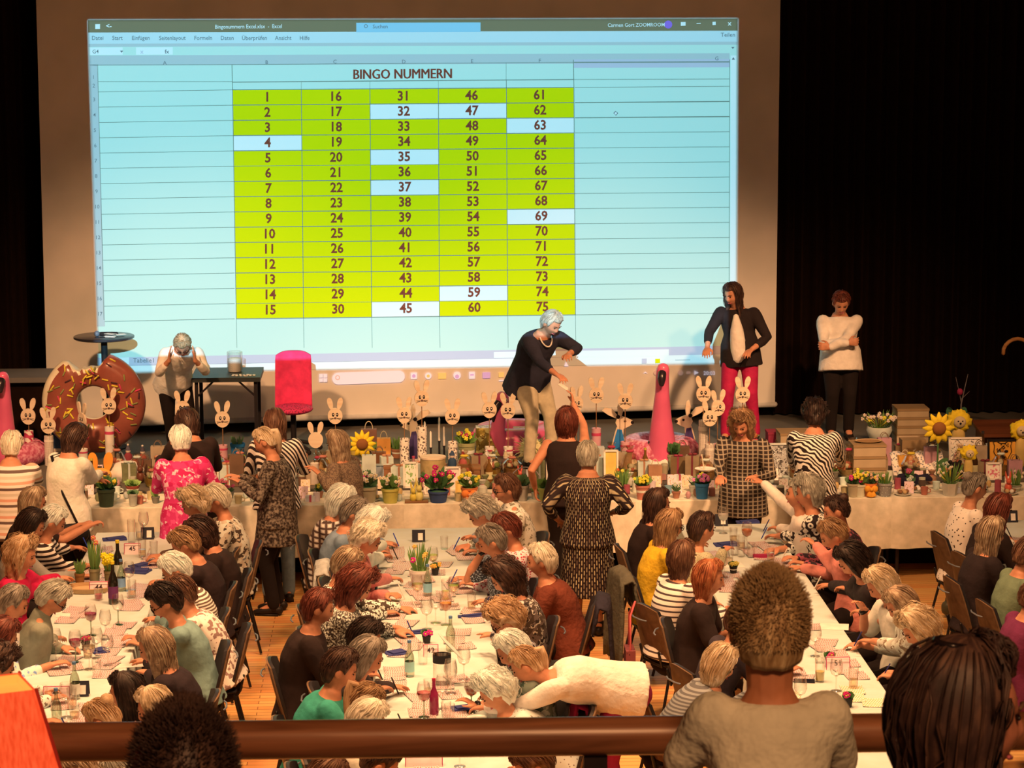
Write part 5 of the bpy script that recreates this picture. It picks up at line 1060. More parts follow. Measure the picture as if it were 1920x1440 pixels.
# standing wooden rabbit ladies in dresses
def rabbit_lady(px, py, h, face, dress, label):
    p, k = G(px, py); H = h * k; s = H; t = thing('rabbit_figure', p, label, 'wooden rabbit figure'); reg(p, label)
    X = lambda pts: [(x * s * face, z * s) for x, z in pts]
    if face < 0: fl = lambda q: X(q)[::-1]
    else: fl = X
    b = MB(); b.prism(fl([(-.13, 0), (.13, 0), (.13, .05), (-.13, .05)]), .09, FR, p); b.build('base_block', WD, t)
    b = MB(); b.prism(fl([(-.15, .06), (-.08, .03), (.05, .03), (.13, .07), (.15, .16), (.10, .32), (.05, .46), (.06, .56), (.02, .60), (-.05, .59), (-.08, .50), (-.12, .34), (-.17, .16)]), .022, FR, p); b.build('body_board', WD, t)
    b = MB(); b.prism(fl([(-.03, .57), (.05, .56), (.14, .60), (.20, .64), (.20, .69), (.12, .73), (.04, .76), (-.04, .74), (-.07, .66)]), .024, FR, p); b.build('head_board', WD, t)
    for q in ([(-.02, .73), (.03, .74), (.05, .86), (.03, .98), (-.01, 1.0), (-.04, .90)], [(-.05, .72), (-.02, .75), (-.12, .88), (-.24, .90), (-.28, .85), (-.18, .78)]):
        b = MB(); b.prism(fl(q), .02, FR, p + V((0, .012, 0))); b.build('ear', WD, t)
    b = MB(); b.prism(fl([(-.14, .10), (.12, .10), (.11, .24), (.06, .42), (.03, .55), (-.04, .56), (-.07, .46), (-.11, .30)]), .032, FR, p); b.build('dress', S(dress), t)
    b = MB(); b.prism(fl([(-.15, .075), (.13, .075), (.128, .105), (-.145, .105)]), .034, FR, p); b.build('lace_hem', S('f0dcc0'), t)
    for nm, x, z, q in (('eye', .08, .685, .012), ('nose', .195, .665, .016), ('hair_berry', -.03, .755, .02)): b = MB(); b.ell(p + V((x * s * face, -.014, z * s)), (q, .006, q), 8, 6); b.build(nm, INKB, t, smooth='all')
rabbit_lady(106, 850, 95, 1, '4c5868', 'wooden rabbit figure in slate dress before the donut ring')
rabbit_lady(776, 872, 118, -1, '4a3450', 'wooden rabbit figure in dark purple dress beside the candles')
rabbit_lady(1162, 870, 122, 1, '2c6c90', 'wooden rabbit figure in blue dress beside the flamingo float')
rabbit_lady(1290, 866, 120, -1, '483250', 'wooden rabbit figure in purple dress beside the checked tubes')
# taper candles
for i, (px, ct, cb) in enumerate(((797, 785, 848), (808, 803, 850), (824, 774, 846), (833, 792, 848))):
    p, k = G(px, 868 + i); tx = ('tall', 'short', 'tallest', 'thin')[i]; t = thing('taper_candle', p, tx + ' cream taper candle in a dark holder by the tall wooden tub', 'candle'); h = (868 - ct) * k * .97
    MB().lathe([(.03, 0), (.03, .01), (.01, .02), (.010, h * .45), (.017, h * .5)], p, 10).build('holder', S('2e2420', rough=.4), t); MB().lathe([(.0105, h * .48), (.0095, h * .96), (.003, h)], p, 10).build('candle_body', S('f0d0a8'), t)
# the bitten donut ring
c0 = Q(176, 754, 24.35); kk = 24.35 / F; rO = 97 * kk; MJ, MN = rO * .66, rO * .345; b = MB(); nA, nB = 72, 22; vs = []; fm = []
for i in range(nA):
    a = 2 * math.pi * i / nA
    bite = max(0, 1 - abs((a - math.radians(97) + math.pi) % (2 * math.pi) - math.pi) / math.radians(24)); bt = (.95 * min(1, bite * 5) + .12 * math.sin(a * 34) * (bite > .05)) * MN * .95
    for j in range(nB):
        q = 2 * math.pi * j / nB; rr = MJ + MN * math.cos(q); rr = min(rr, MJ + MN - bt) if bite > 0 else rr
        vs.append(c0 + V((rr * math.cos(a), -MN * .62 * math.sin(q) * (1 - .15 * (bite > 0)), rr * math.sin(a))))
        drip = .25 + .13 * math.sin(a * 9) + .08 * math.sin(a * 17 + 1)
        left = max(0, -math.cos(a)); fm.append(1 if (math.cos(q) > 1.02 - left * .40 + drip * .2 or math.sin(q) < -.25 or (bite > .0 and rr >= MJ + MN - bt - .002) or (math.cos(q) < -.86 and math.sin(q) < .4)) else 0)
b.add(vs, [(i * nB + j, i * nB + (j + 1) % nB, ((i + 1) % nA) * nB + (j + 1) % nB, ((i + 1) % nA) * nB + j) for i in range(nA) for j in range(nB)])
b.m = [fm[f[0]] for f in b.f]
dn = thing('donut_float', V((c0.x, c0.y, STZ)), 'giant inflatable bitten donut ring with chocolate glaze and sprinkles', 'inflatable ring')
b.build('ring_tube', [S('94442e', rough=.25, spec=.6), S('f0c48c', rough=.35, spec=.5)], dn, smooth='all')
b = MB(); rs = random.Random(3)
for i in range(95):
    a, q = rs.uniform(0, 6.283), rs.uniform(.6, 2.3)
    if abs(a - 1.69) < .45 and q < 1.2: continue
    rr = MJ + MN * math.cos(q); c_ = c0 + V((rr * math.cos(a), -MN * .62 * math.sin(q) - .004, rr * math.sin(a))); o = rs.uniform(0, 3.14)
    d = V((math.cos(o), 0, math.sin(o))); er = V((math.cos(a), 0, math.sin(a))); sl = d.dot(er) * (math.cos(q) / max(.35, math.sin(q))) * .62; d = V((d.x, sl, d.z)).normalized()
    b.tube([c_ - d * .026, c_ + d * .026], .0075, n=6, mi=rs.choice([0, 0, 0, 1, 2, 3]))
b.build('sprinkles', [S('f0b830'), S('d83c50'), S('8c7c3c'), S('4a2424')], dn)
# flamingo floats
FLM = mat('flamingo_vinyl', 'solid', 'e85868', sc=6, rough=.22, spec=.6); FLR = mat('flamingo_ring', 'tweed', 'c04c54', 'd8686c', 'e88c84', sc=30, rough=.25)
def flamingo(px, ytop, ybase, Y, label, ring=True, s=1.0):
    p = Q(px, ybase, Y); p.z = STZ; k = Y / F; t = thing('flamingo_float', p, label, 'inflatable flamingo'); H = CH - (ytop + 40) * k - STZ
    if ring:
        R_, r_ = .26 * s, .13 * s; b = MB(); n = 40
        cp = [p + V((R_ * math.cos(2 * math.pi * i / n), .22 + R_ * math.sin(2 * math.pi * i / n), r_)) for i in range(n + 1)]; b.tube(cp, r_, n=16, caps=False); b.build('swim_ring', FLR, t, smooth='all')
    b = MB(); b.tube([p + V((0, -.05, .10)), p + V((0, -.06, .22 * s)), p + V((-.005, -.05, H * .45)), p + V((0, -.04, H * .7)), p + V((0, -.06, H * .86)), p + V((0, -.10, H * .93))], [.14 * s, .135 * s, .098 * s, .068 * s, .064 * s, .062 * s], n=20); b.build('neck', FLM, t, smooth='all')
    b = MB(); b.tube([p + V((-.01, -.13, H * .90)), p + V((-.02, -.175, H * .85)), p + V((-.02, -.18, H * .80))], [(.040, .045), (.040, .04), (.025, .02)], n=14); b.build('beak', S('2a1c1c', rough=.25, spec=.5), t, smooth='all'); reg(p, label)
flamingo(1240, 678, 850, 23.6, 'big pink flamingo float with glittering ring on the stage edge')
flamingo(14, 680, 850, 23.9, 'pink flamingo float beside the donut ring near the curtain', True, .9)
p = Q(965, 800, 24.6); p.z = STZ; t = thing('flamingo_float', p, 'small pink flamingo float behind the beige trousers', 'inflatable flamingo'); k = 24.6 / F
MB().tube([p + V((.30 * math.cos(a), .3 * math.sin(a), .13)) for a in [i * math.pi / 12 for i in range(25)]], .13, n=12, caps=False).build('swim_ring', FLM, t, smooth='all')
zz = lambda y: CH - (y + 40) * k
b = MB(); b.tube([V((p.x - .10, p.y - .3, .80)), V((p.x - .19, p.y - .36, zz(800))), V((p.x - .16, p.y - .36, zz(765))), V((p.x - .13, p.y - .36, zz(745))), V((p.x - .14, p.y - .36, zz(736)))], [.10, .08, .06, .06, .07], n=14); b.build('neck', FLM, t, smooth='all')
b = MB(); b.tube([V((p.x - .17, p.y - .38, zz(745))), V((p.x - .23, p.y - .40, zz(762))), V((p.x - .225, p.y - .40, zz(778)))], [.05, .04, .015], n=12); b.build('beak', S('2a1c1c', rough=.3), t, smooth='all')
b = MB(); b.ell(V((p.x - .11, p.y - .43, zz(738))), (.022, .01, .026), 10, 8, 0); b.ell(V((p.x - .11, p.y - .438, zz(738))), (.011, .006, .014), 8, 6, 1); b.build('eye', [S('f8ecd8'), INKB], t, smooth='all')
# boxes, frames, bags
def carton(px, py, w_, h_, d_, label, m=KRAFT, z=None, lid=True, az=0, cat='cardboard box', name='gift_box'):
    p, k = G(px, py)
    if z is not None: p.z = z
    t = thing(name, p, label, cat); W_, H_ = w_ * k, h_ * k; reg(p, label); T = rz(az)
    MB().box(p + V((0, 0, H_ / 2)), (W_, d_, H_ - .002), T=T).build('box_body', m, t, smooth=False)
    if lid: MB().box(p + V((0, 0, H_ - .012)), (W_ + .01, d_ + .01, .024), T=T).build('lid', KRAFT2 if m is KRAFT else m, t, smooth=False)
    return p, H_
z = .764
for i, nm in enumerate(('bottom', 'second', 'third', 'top')):
    p, h = carton(1706, 826, 60, 16.5, .28, '%s flat kraft box of the tall stack before the dark curtain' % nm, z=z, lid=i < 3 or True); z += h + .001
z = .764
for i, nm in enumerate(('lower', 'upper')): p, h = carton(1488, 850, 60, 22, .3, '%s kraft box behind the plaid and zebra shirts' % nm, z=z); z += h + .001
z = .764
for i, nm in enumerate(('lowest', 'middle', 'highest')): p, h = carton(1625, 893, 62, 22, .28, '%s brown box in the stack beside the zebra blouse' % nm, z=z); z += h + .001
b = MB(); b.lathe([(.05, 0), (.10, .012), (.105, .02), (.08, .016)], (p.x + .01, p.y, z), 18, T=Matrix.Diagonal((1.25, .8, 1))); tag(b.build('wicker_plate', mat('wicker', 'hstripe', '9a6438', 'c89058', sc=60), None, loc=(p.x, p.y, z)), 'pale wicker plate on the highest brown box', 'plate')
carton(420, 893, 58, 24, .3, 'brown wooden crate beside the striped blouse person', m=DKW, lid=False, cat='wooden crate', name='crate'); carton(432, 872, 40, 18, .2, 'kraft box on the table behind the wooden crate')
carton(1460, 840, 46, 34, .2, 'red gift box behind the plaid shirt person', m=S('8c2430')); carton(880, 902, 40, 30, .16, 'dark brown gift case beside the green cards', m=DKW); carton(735, 905, 30, 34, .12, 'brown paper box behind the daisies', m=S('9a5c34')); carton(1710, 872, 46, 52, .16, 'brown box carrying a rabbit picture', m=KRAFT2, lid=False)
carton(915, 852, 46, 54, .16, 'amber cellophane gift basket with a yellow bow beside the small flamingo', m=mat('amber_film', 'floral', '8a6424', 'b88838', '6a4418', 'd8b060', sc=26, rough=.2), lid=False, cat='gift basket', name='gift_basket'); carton(990, 842, 56, 42, .16, 'brown film-wrapped gift basket in front of the beige trousers', m=mat('amber_film2', 'floral', '7a5020', 'a06c2c', '5a3818', sc=22, rough=.2), lid=False, cat='gift basket', name='gift_basket')
p, k = G(812, 905); t = thing('wooden_tub', p, 'tall pale wooden tub with round lid beneath the taper candles', 'tub'); MB().lathe([(.115, 0), (.118, .235)], p, 24).build('tub_body', mat('tan_felt', 'solid', 'b48850', sc=50), t); MB().lathe([(.122, .235), (.122, .25), (.11, .253)], p, 24).build('lid', WD, t)
def frame(px, py, w_, h_, m, fm, label, cat='picture', lean=8, art=None):
    p, k = G(px, py); t = thing('picture_frame', p, label, cat); reg(p, label); W_, H_ = w_ * k, h_ * k; T = Matrix.Rotation(math.radians(-lean), 3, 'X'); u = T @ V((0, 0, 1))
    MB().box(p + u * H_ / 2 + V((0, .008, 0)), (W_ - .01, .012, H_ - .01), T=T).build('picture_sheet', m, t, smooth=False); b = MB()
    for a in (-1, 1): b.box(p + u * H_ / 2 + V((a * (W_ / 2 - .008), 0, 0)), (.018, .022, H_), T=T); b.box(p + u * (H_ / 2 + a * (H_ / 2 - .008)), (W_, .022, .018), T=T)
    b.build('frame_border', fm, t, smooth=False)
    if art: b = MB(); art(b, p + u * H_ / 2 + T @ V((0, -.003, 0)), W_, H_, T); b.build('drawing', [INKB, S('f4e4d0')], t)
    return t
def leo_art(b, c, W_, H_, T):
    out = [(-.22, -.5), (-.18, -.1), (-.30, .1), (-.27, .3), (-.32, .42), (-.2, .45), (-.08, .38), (.08, .38), (.2, .45), (.32, .42), (.27, .3), (.30, .1), (.18, -.1), (.22, -.5)]
    b.tube([c + T @ V((x * W_, -.006, z * H_)) for x, z in out], .0035, n=5, caps=False)
    for x, z, r in ((-.12, .12, .02), (.12, .12, .02), (0, -.06, .026)): b.ell(c + T @ V((x * W_, -.006, z * H_)), (r, .005, r * .6), 8, 5, 0, T)
    rs = random.Random(2)
    for i in range(16): b.ell(c + T @ V((rs.uniform(-.2, .2) * W_, -.006, rs.uniform(.18, .36) * H_)), (.006, .004, .006), 6, 4, 0, T)
    b.tube([c + T @ V((-.1 * W_, -.006, -.14 * H_)), c + T @ V((0, -.006, -.11 * H_)), c + T @ V((.1 * W_, -.006, -.14 * H_))], .003, n=5)
def bunny_art(b, c, W_, H_, T):
    b.ell(c + T @ V((-.14 * W_, -.004, -.18 * H_)), (.035, .004, .06), 10, 6, 1, T); b.ell(c + T @ V((-.14 * W_, -.004, .06 * H_)), (.025, .004, .03), 10, 6, 1, T)
    for a in (-.22, -.06): b.ell(c + T @ V((a * W_, -.004, .28 * H_)), (.010, .004, .045), 8, 6, 1, T)
frame(1810, 880, 64, 62, mat('spotted_print', 'floral', 'f0d8b8', 'f0d8b8', '6a5848', 'e8c8a8', sc=60), S('f4e0c0'), 'white-framed print of speckled leaves behind the black bear shape', art=None)
frame(1880, 882, 58, 60, S('e08c2c'), S('1e1614', rough=.3), 'orange picture of a leopard face in a dark frame', art=leo_art)
frame(1703, 862, 44, 46, S('c09068'), S('b88a60'), 'brown picture of a white rabbit on the stacked boxes', art=bunny_art)
frame(1462, 895, 40, 66, mat('grey_print', 'floral', 'a89078', '6a5848', 'c8b094', '4a3c30', sc=50), S('c8b090'), 'grey framed print behind the plaid shirt person')
frame(1045, 905, 50, 72, S('f4e8d0'), S('2a1e18'), 'large white board with dark edge behind the black tank top'); frame(1146, 908, 28, 66, S('e8a848'), S('f0e0c4'), 'framed picture of an orange fox by the grey-haired head')
frame(1863, 900, 30, 34, mat('pink_card', 'floral', 'f0d8c0', 'f0d8c0', 'd86868', sc=50), S('f0d8c0'), 'small white card with pink marks under the leopard picture'); frame(1860, 862, 24, 32, S('a89898'), S('c0b0a8'), 'small grey-violet card beside the leopard picture')
frame(770, 915, 28, 50, mat('leafy_card', 'floral', 'e8e0b0', 'e8e0b0', '8a9850', sc=60), S('e8dcb0'), 'pale green card with leaf sprigs behind the cyclamen'); frame(848, 918, 32, 44, S('e8b898'), S('f0ccb0'), 'peach picture card behind the cyclamen'); frame(715, 905, 40, 36, S('b8a898'), S('c8b8a8'), 'grey photo card behind the daisies'); frame(866, 925, 24, 24, S('e0a850'), S('d89c48'), 'small orange card beside the pansies')
frame(430, 905, 46, 30, S('f0d8b0'), S('e8cca0'), 'cream handwritten card held above the gift table by the brown coat', lean=25)
def bag(px, py, w_, h_, col, label, handle=True, tex=None):
    p, k = G(px, py); t = thing('paper_bag', p, label, 'paper bag'); reg(p, label); W_, H_ = w_ * k, h_ * k; b = MB(); b.box(p + V((0, 0, H_ / 2)), (W_, .09, H_)); b.build('bag_body', S(col), t, smooth=False)
    if handle: b = MB(); b.tube([p + V((W_ * .25 * math.cos(a), 0, H_ + H_ * .35 * math.sin(a))) for a in [math.pi * i / 8 for i in range(9)]], .004, n=6); b.build('handle', S('c8a070'), t)
    if tex: b = MB(); b.ell(p + V((0, -.046, H_ * .4)), (.03, .003, .025), 10, 6); [b.ell(p + V((a, -.046, H_ * .4 + .035)), (.008, .003, .022), 8, 6) for a in (-.014, .014)]; b.build('printed_rabbit', S('f4dcc0'), t)
bag(1696, 885, 26, 32, 'e09038', 'orange paper bag with a pale rabbit print', True, 1); bag(720, 858, 26, 38, 'e08838', 'orange paper bag with twisted handle behind the herb pot'); bag(692, 845, 30, 42, '7a4a34', 'brown paper bag behind the plush sunflower'); bag(1228, 905, 26, 34, 'b07048', 'brown paper bag with dark bow before the big flamingo'); bag(1120, 880, 26, 44, 'c8b090', 'cream paper bag behind the grey-haired head', False)
# plush sunflowers, lions, orange ears
def sunflower(px, cy, base, label, s=1.0, lion=False):
    p, k = G(px, base); zc = CH - (cy + 40) * k; c_ = V((p.x, p.y - .03, zc)); r = 26 * k * s; t = thing('plush_lion' if lion else 'plush_sunflower', p, label, 'plush toy' if lion else 'fabric flower'); reg(p, label)
    b = MB()
    if lion: b.ell(c_ + V((0, .03, 0)), (r * 1.0, r * .5, r * .95), 26, 18, fn=lambda q: q * (1 + .35 * noise.noise(q * 45)))
    for i in range(0 if lion else 12):
        a = i * math.pi / 6; d = V((math.cos(a), 0, math.sin(a))); b.tube([c_ + d * r * .35, c_ + d * r * .75 + V((0, -.01, 0)), c_ + d * r * 1.15 + V((0, .015, 0))], [(r * .16, .012), (r * .26, .014), (r * .07, .006)], n=8, lat=d.cross(V((0, 1, 0))))
    b.build('mane' if lion else 'petals', S('f0b020'), t, smooth='all'); b = MB(); b.ell(c_ + V((0, -.02, 0)), (r * .52, r * .32, r * .5), 16, 10); b.build('face' if lion else 'flower_centre', S('d8a870' if lion else '8c4c20'), t, smooth='all')
    if lion:
        b = MB(); b.ell(V((p.x, p.y, p.z + (zc - p.z) * .45)), (r * .6, r * .5, (zc - p.z) * .48), 12, 8); b.build('plush_body', S('d8a050'), t, smooth='all'); b = MB()
        for sx in (-1, 1): b.ell(c_ + V((sx * r * .18, -.02 - r * .30, r * .12)), r * .06, 6, 5)
        b.ell(c_ + V((0, -.025 - r * .30, -r * .06)), r * .09, 8, 6); b.build('eye', INKB, t, smooth='all')
    else: b = MB(); b.tube([p, c_ + V((0, .02, 0))], .009, n=8); leafshape(b, p + V((0, 0, .1)), p + V((.1, -.02, .16)), .05, 0); b.build('stem', LEAF['4c6430'], t, smooth='all')
sunflower(1757, 815, 890, 'large plush sunflower with brown centre in front of the kraft box stack'); sunflower(680, 832, 892, 'drooping plush sunflower beside the herb bowl', .85); sunflower(1796, 803, 850, 'plush lion with yellow mane under the painted rabbit ears', .9, True); sunflower(1815, 865, 905, 'yellow plush lion in front of the speckled print', .6, True); sunflower(1912, 822, 880, 'orange plush lion at the end of the gift table', .8, True)
p, k = G(1794, 838); t = thing('rabbit_ears', p, 'painted green rabbit ears with flowers above the plush lion', 'ear decoration')
for sx in (-1, 1): b = MB(); ear(b, FR, p + V((sx * .045, .05, .20)), sx, .20, .075, 10, 0, .014); b.build('ear', S('3c5c38'), t); b = MB(); blossom(b, p + V((sx * .05, .035, .27)), .018, 0, 1, rs); b.build('blossom', [S('f4e4d0'), S('e0a050')], t, smooth='all')
MB().tube([p + V((0, .05, 0)), p + V((0, .05, .22))], .012, n=8).build('stick', DKW, t)
p, k = G(1800, 845); t = thing('twig', p, 'tall bare forked twig with a dark red flower behind the plush lion', 'twig'); b = MB(); z = lambda y: CH - (y + 40) * k
b.tube([p, V((p.x + .0, p.y, z(770))), V((p.x + .03, p.y, z(740))), V((p.x + .06, p.y, z(712)))], [.008, .007, .005, .003], n=6); b.tube([V((p.x + .0, p.y, z(765))), V((p.x - .06, p.y, z(717)))], [.005, .002], n=5); b.tube([V((p.x, p.y, z(760))), V((p.x + .08, p.y, z(745)))], [.004, .002], n=5); b.build('branch', S('6a5448'), t); b = MB(); b.ell(V((p.x - .02, p.y - .02, z(745))), (.03, .025, .035), 10, 8); b.build('red_flower', S('8c1c30'), t, smooth='all')
p, k = G(190, 905); t = thing('rabbit_ears', p, 'bright orange felt rabbit ears in front of the pale plush heap', 'ear decoration')
for sx in (-1, 1): b = MB(); ear(b, FR, p + V((sx * .055, 0, .10)), sx, .19, .085, 8, 0, .02); b.build('ear', S('f08428'), t)
b = MB(); b.ell(p + V((0, 0, .07)), (.10, .07, .07), 14, 10, fn=lambda q: q * (1 + .12 * noise.noise(q * 40))); b.build('fluffy_base', S('e8963c'), t, smooth='all')
p, k = G(235, 905); b = MB(); b.ell(p + V((0, .1, .08)), (.17, .12, .11), 18, 12, fn=lambda q: q * (1 + .15 * noise.noise(q * 14))); tag(b.build('plush_heap', S('ecd0a0', bump=.3), None, loc=p, smooth='all'), 'pale cream plush cushion behind the red succulent planter', 'cushion')
p, k = G(1790, 905); t = thing('bear_figure', p, 'matt black bear figure in front of the speckled print', 'figure'); b = MB(); b.ell(p + V((0, 0, .06)), (.085, .06, .065), 14, 10); b.ell(p + V((0, -.01, .15)), (.062, .05, .05), 14, 10); b.build('bear_body', INKB, t, smooth='all')
for sx in (-1, 1): b = MB(); b.ell(p + V((sx * .045, 0, .195)), .02, 8, 6); b.build('ear', INKB, t, smooth='all')
p, k = G(1703, 910); b = MB(); b.lathe([(.07, 0), (.09, .03), (.105, .09), (.098, .095), (.08, .05), (.0, .03)], p, 18); b.tube([p + V((.08, -.02, .07)), p + V((.17, -.03, .08)), p + V((.2, -.03, .06))], [.03, .035, .02], n=8); tag(b.build('felt_bag', S('201a24', rough=.95), None, loc=p, smooth='all'), 'black knitted pouch with a strap before the orange rabbit bag', 'pouch')
def gnome(px, py, hat, body, label, s=1.0):
    p, k = G(px, py); t = thing('gnome_figure', p, label, 'figure'); reg(p, label); H = .21 * s
    MB().lathe([(.03 * s, 0), (.045 * s, .02 * s), (.04 * s, H * .5), (.02 * s, H * .62)], p, 14).build('gnome_body', S(body), t); b = MB(); b.ell(p + V((0, 0, H * .70)), .026 * s, 12, 8); b.build('face', S('e0b088'), t, smooth='all'); MB().lathe([(.028 * s, H * .74), (.020 * s, H * .86), (.006 * s, H)], p, 12).build('hat', S(hat), t)
    b = MB(); b.ell(p + V((0, 0, H * 1.0)), .012 * s, 8, 6); b.build('bobble', S('f0dcc0'), t, smooth='all')
for px, py, hat, bd, tx in ((241, 872, '5a4a4a', '8c3030', 'grey-capped gnome in front of the donut ring'), (268, 874, '4c3c3c', '98402c', 'gnome with white bobble beside the dark cloth'), (848, 882, '3a4450', '2c3c48', 'navy gnome before the dotted tube'), (868, 884, 'a8303c', 'c86060', 'red-hatted gnome beside the navy gnome'), (925, 884, '4a4c54', '3a3c44', 'dark gnome in front of the amber basket'), (948, 884, 'c8a070', '6a4434', 'brown gnome with straw hat'), (912, 884, 'd8b898', 'e0c8b0', 'pale dwarf figure with white beard')): gnome(px, py, hat, bd, tx, .95)
def bunny(px, py, col, label, s=1.0):
    p, k = G(px, py); t = thing('rabbit_ornament', p, label, 'ornament'); reg(p, label); m = S(col, rough=.4); b = MB(); b.ell(p + V((0, 0, .05 * s)), (.035 * s, .045 * s, .05 * s), 12, 9); b.ell(p + V((0, -.02 * s, .115 * s)), (.025 * s, .03 * s, .028 * s), 12, 8); b.build('rabbit_body', m, t, smooth='all')
    for sx in (-1, 1): b = MB(); b.tube([p + V((sx * .012 * s, 0, .13 * s)), p + V((sx * .02 * s, .01, .165 * s)), p + V((sx * .024 * s, .012, .20 * s))], [.009 * s, .011 * s, .004 * s], n=7); b.build('ear', m, t, smooth='all')
for px, py, cl_, tx, s in ((264, 905, '6a3420', 'dark chocolate rabbit beside the cream plush cushion', 1.15), (775, 942, 'e0b040', 'yellow ceramic rabbit on a wooden tray', .9), (786, 943, 'e8c060', 'tall yellow ceramic rabbit beside the cyclamen', 1.1), (1672, 925, 'f0d8c8', 'white porcelain rabbit by the grey lattice pot', .6), (1890, 925, 'e05838', 'coral glass rabbit lantern near the table end', 1.0), (975, 905, 'd05038', 'red rabbit on the slate tray', .8)): bunny(px, py, cl_, tx, s)
p, k = G(781, 947); tag(MB().box(p + V((0, 0, .008)), (.21, .10, .016)).build('wooden_tray', DKW, None, loc=p, smooth=False), 'small wooden tray under the yellow ceramic rabbits', 'tray')
p, k = G(1000, 868); b = MB(); rs = random.Random(9)
b.ell(p + V((0, 0, .12)), (.13, .10, .12), 16, 10, fn=lambda q: q * (1 + .2 * noise.noise(q * 20)))
for i in range(160): a, e = rs.uniform(0, 6.28), rs.uniform(-.6, 1.5); d = V((math.cos(a) * math.cos(e), math.sin(a) * math.cos(e), math.sin(e))); q = p + V((d.x * .13, d.y * .10, .12 + d.z * .12)); b.tube([q, q + d * .05 + V((rs.uniform(-.04, .04), 0, rs.uniform(-.04, .02)))], [.005, .0015], n=4, caps=False)
tag(b.build('straw_hen', mat('straw', 'solid', 'e0b470', sc=60), None, loc=p), 'shaggy straw hen next to the brown gift basket', 'straw figure')
p, k = G(985, 920); t = thing('basket', p, 'grey metal basket tray with bent wire handle beside the white board', 'basket'); MB().lathe([(.12, 0), (.15, .05), (.14, .05), (.115, .008)], p, 20).build('basket_body', mat('dark_wicker', 'hstripe', '5a4030', '8a6848', sc=60), t); b = MB(); b.tube([p + V((.15 * math.cos(a), 0, .05 + .17 * math.sin(a))) for a in [math.pi * i / 12 for i in range(13)]], .006, n=6); b.build('handle', S('8a7060'), t, smooth='all')
p, k = G(1200, 880); b = MB(); vs = []; n = 22
for j in range(9):
    for i in range(n + 1): x = i / n - .5; vs.append(p + V((x * .52, -.14 + j * .035, .012 + .10 * (1 - abs(j - 4) / 4) * (.6 + .5 * abs(x) * 2) + .02 * math.sin(x * 26 + j) + .012 * noise.noise(V((x * 9, j, 3))))))
b.add(vs, [(j * (n + 1) + i, j * (n + 1) + i + 1, (j + 1) * (n + 1) + i + 1, (j + 1) * (n + 1) + i) for j in range(8) for i in range(n)]); tag(b.build('ruffled_blanket', mat('mint_lace', 'spots', 'e8e8c0', 'c8d0a8', sc=50), None, loc=p, smooth='all'), 'pale mint ruffled blanket under the blue-dressed rabbit', 'blanket')
p, k = G(1720, 885); b = MB(); vs = [p + V(((i / 12 - .5) * .5, .10 - j * .05, .17 - j * .035 + .02 * math.sin(i * 1.1 + j))) for j in range(6) for i in range(13)]; b.add(vs, [(j * 13 + i, j * 13 + i + 1, (j + 1) * 13 + i + 1, (j + 1) * 13 + i) for j in range(5) for i in range(12)]); o = b.build('dotted_cloth', mat('dotted_cotton', 'spots', 'f0e0c8', '8a7a6c', sc=40), None, loc=p, smooth='all'); o.modifiers.new('th', 'SOLIDIFY').thickness = .01; tag(o, 'white dotted cloth draped behind the orange rabbit bag', 'cloth')
# plates of treats
for px, py, n, tx in ((1693, 928, 5, 'round plate of pastries in front of the black pouch'), (1722, 922, 4, 'second plate of treats behind the pastry plate'), (1893, 934, 5, 'wooden plate of eggs at the table end'), (700, 938, 3, 'dish of eggs beside the clay pot')):
    p, k = G(px, py); t = thing('treat_plate', p, tx, 'plate'); MB().lathe([(.05, 0), (.075, .012), (.08, .016), (.05, .01)], p, 20).build('plate_body', S('d8b48c'), t); rs = random.Random(px)
    for i in range(n): a = i * 6.28 / n; c_ = p + V((.035 * math.cos(a), .035 * math.sin(a), .034)); tag(MB().ell(c_, (.022, .022, .019), 8, 6).build('pastry', S(rs.choice(['c89058', 'e8d0a8', '8a5430'])), None, loc=c_, smooth='all'), 'small treat on the ' + tx, 'pastry', 'treats on the ' + tx)
# many small presents in rows
KINDS = ['jar', 'egg', 'candle', 'card', 'soap', 'pouch', 'cup', 'flower']
COLS = dict(jar=['c8a070', '8a5a3c', 'b08860', '6a4a34'], egg=['f0d8b0', 'e0a058', 'd88c78', 'c8b090'], candle=['f0d0a0', 'd87858', 'e8b8a0', 'b84c4c'], card=['f4e0c0', 'e8c8a0', 'd8a878', 'e8b0a0'], soap=['e8c8b0', 'c87c60', 'f0dcc0', 'a8a070'], pouch=['d8b890', 'b87850', 'e8c8b8', '8c7c4c'], cup=['f0dcc0', 'c86848', '8c9c90', 'e0b070'], flower=['f0c838', 'd84868', 'f4e0d0', 'e88850'])
CN = {'c8a070': 'tan', '8a5a3c': 'brown', 'b08860': 'sandy', '6a4a34': 'dark brown', 'f0d8b0': 'cream', 'e0a058': 'ochre', 'd88c78': 'pink', 'c8b090': 'stone', 'f0d0a0': 'cream', 'd87858': 'coral', 'e8b8a0': 'rose', 'b84c4c': 'red', 'f4e0c0': 'white', 'e8c8a0': 'cream', 'd8a878': 'tan', 'e8b0a0': 'pink', 'e8c8b0': 'pale', 'c87c60': 'terracotta', 'f0dcc0': 'white', 'a8a070': 'olive', 'd8b890': 'linen', 'b87850': 'brown', 'e8c8b8': 'pink', '8c7c4c': 'olive', 'c86848': 'rust', '8c9c90': 'grey', 'e0b070': 'yellow', 'f0c838': 'yellow', 'd84868': 'pink', 'f4e0d0': 'white', 'e88850': 'orange'}
rs = random.Random(11); spots = []
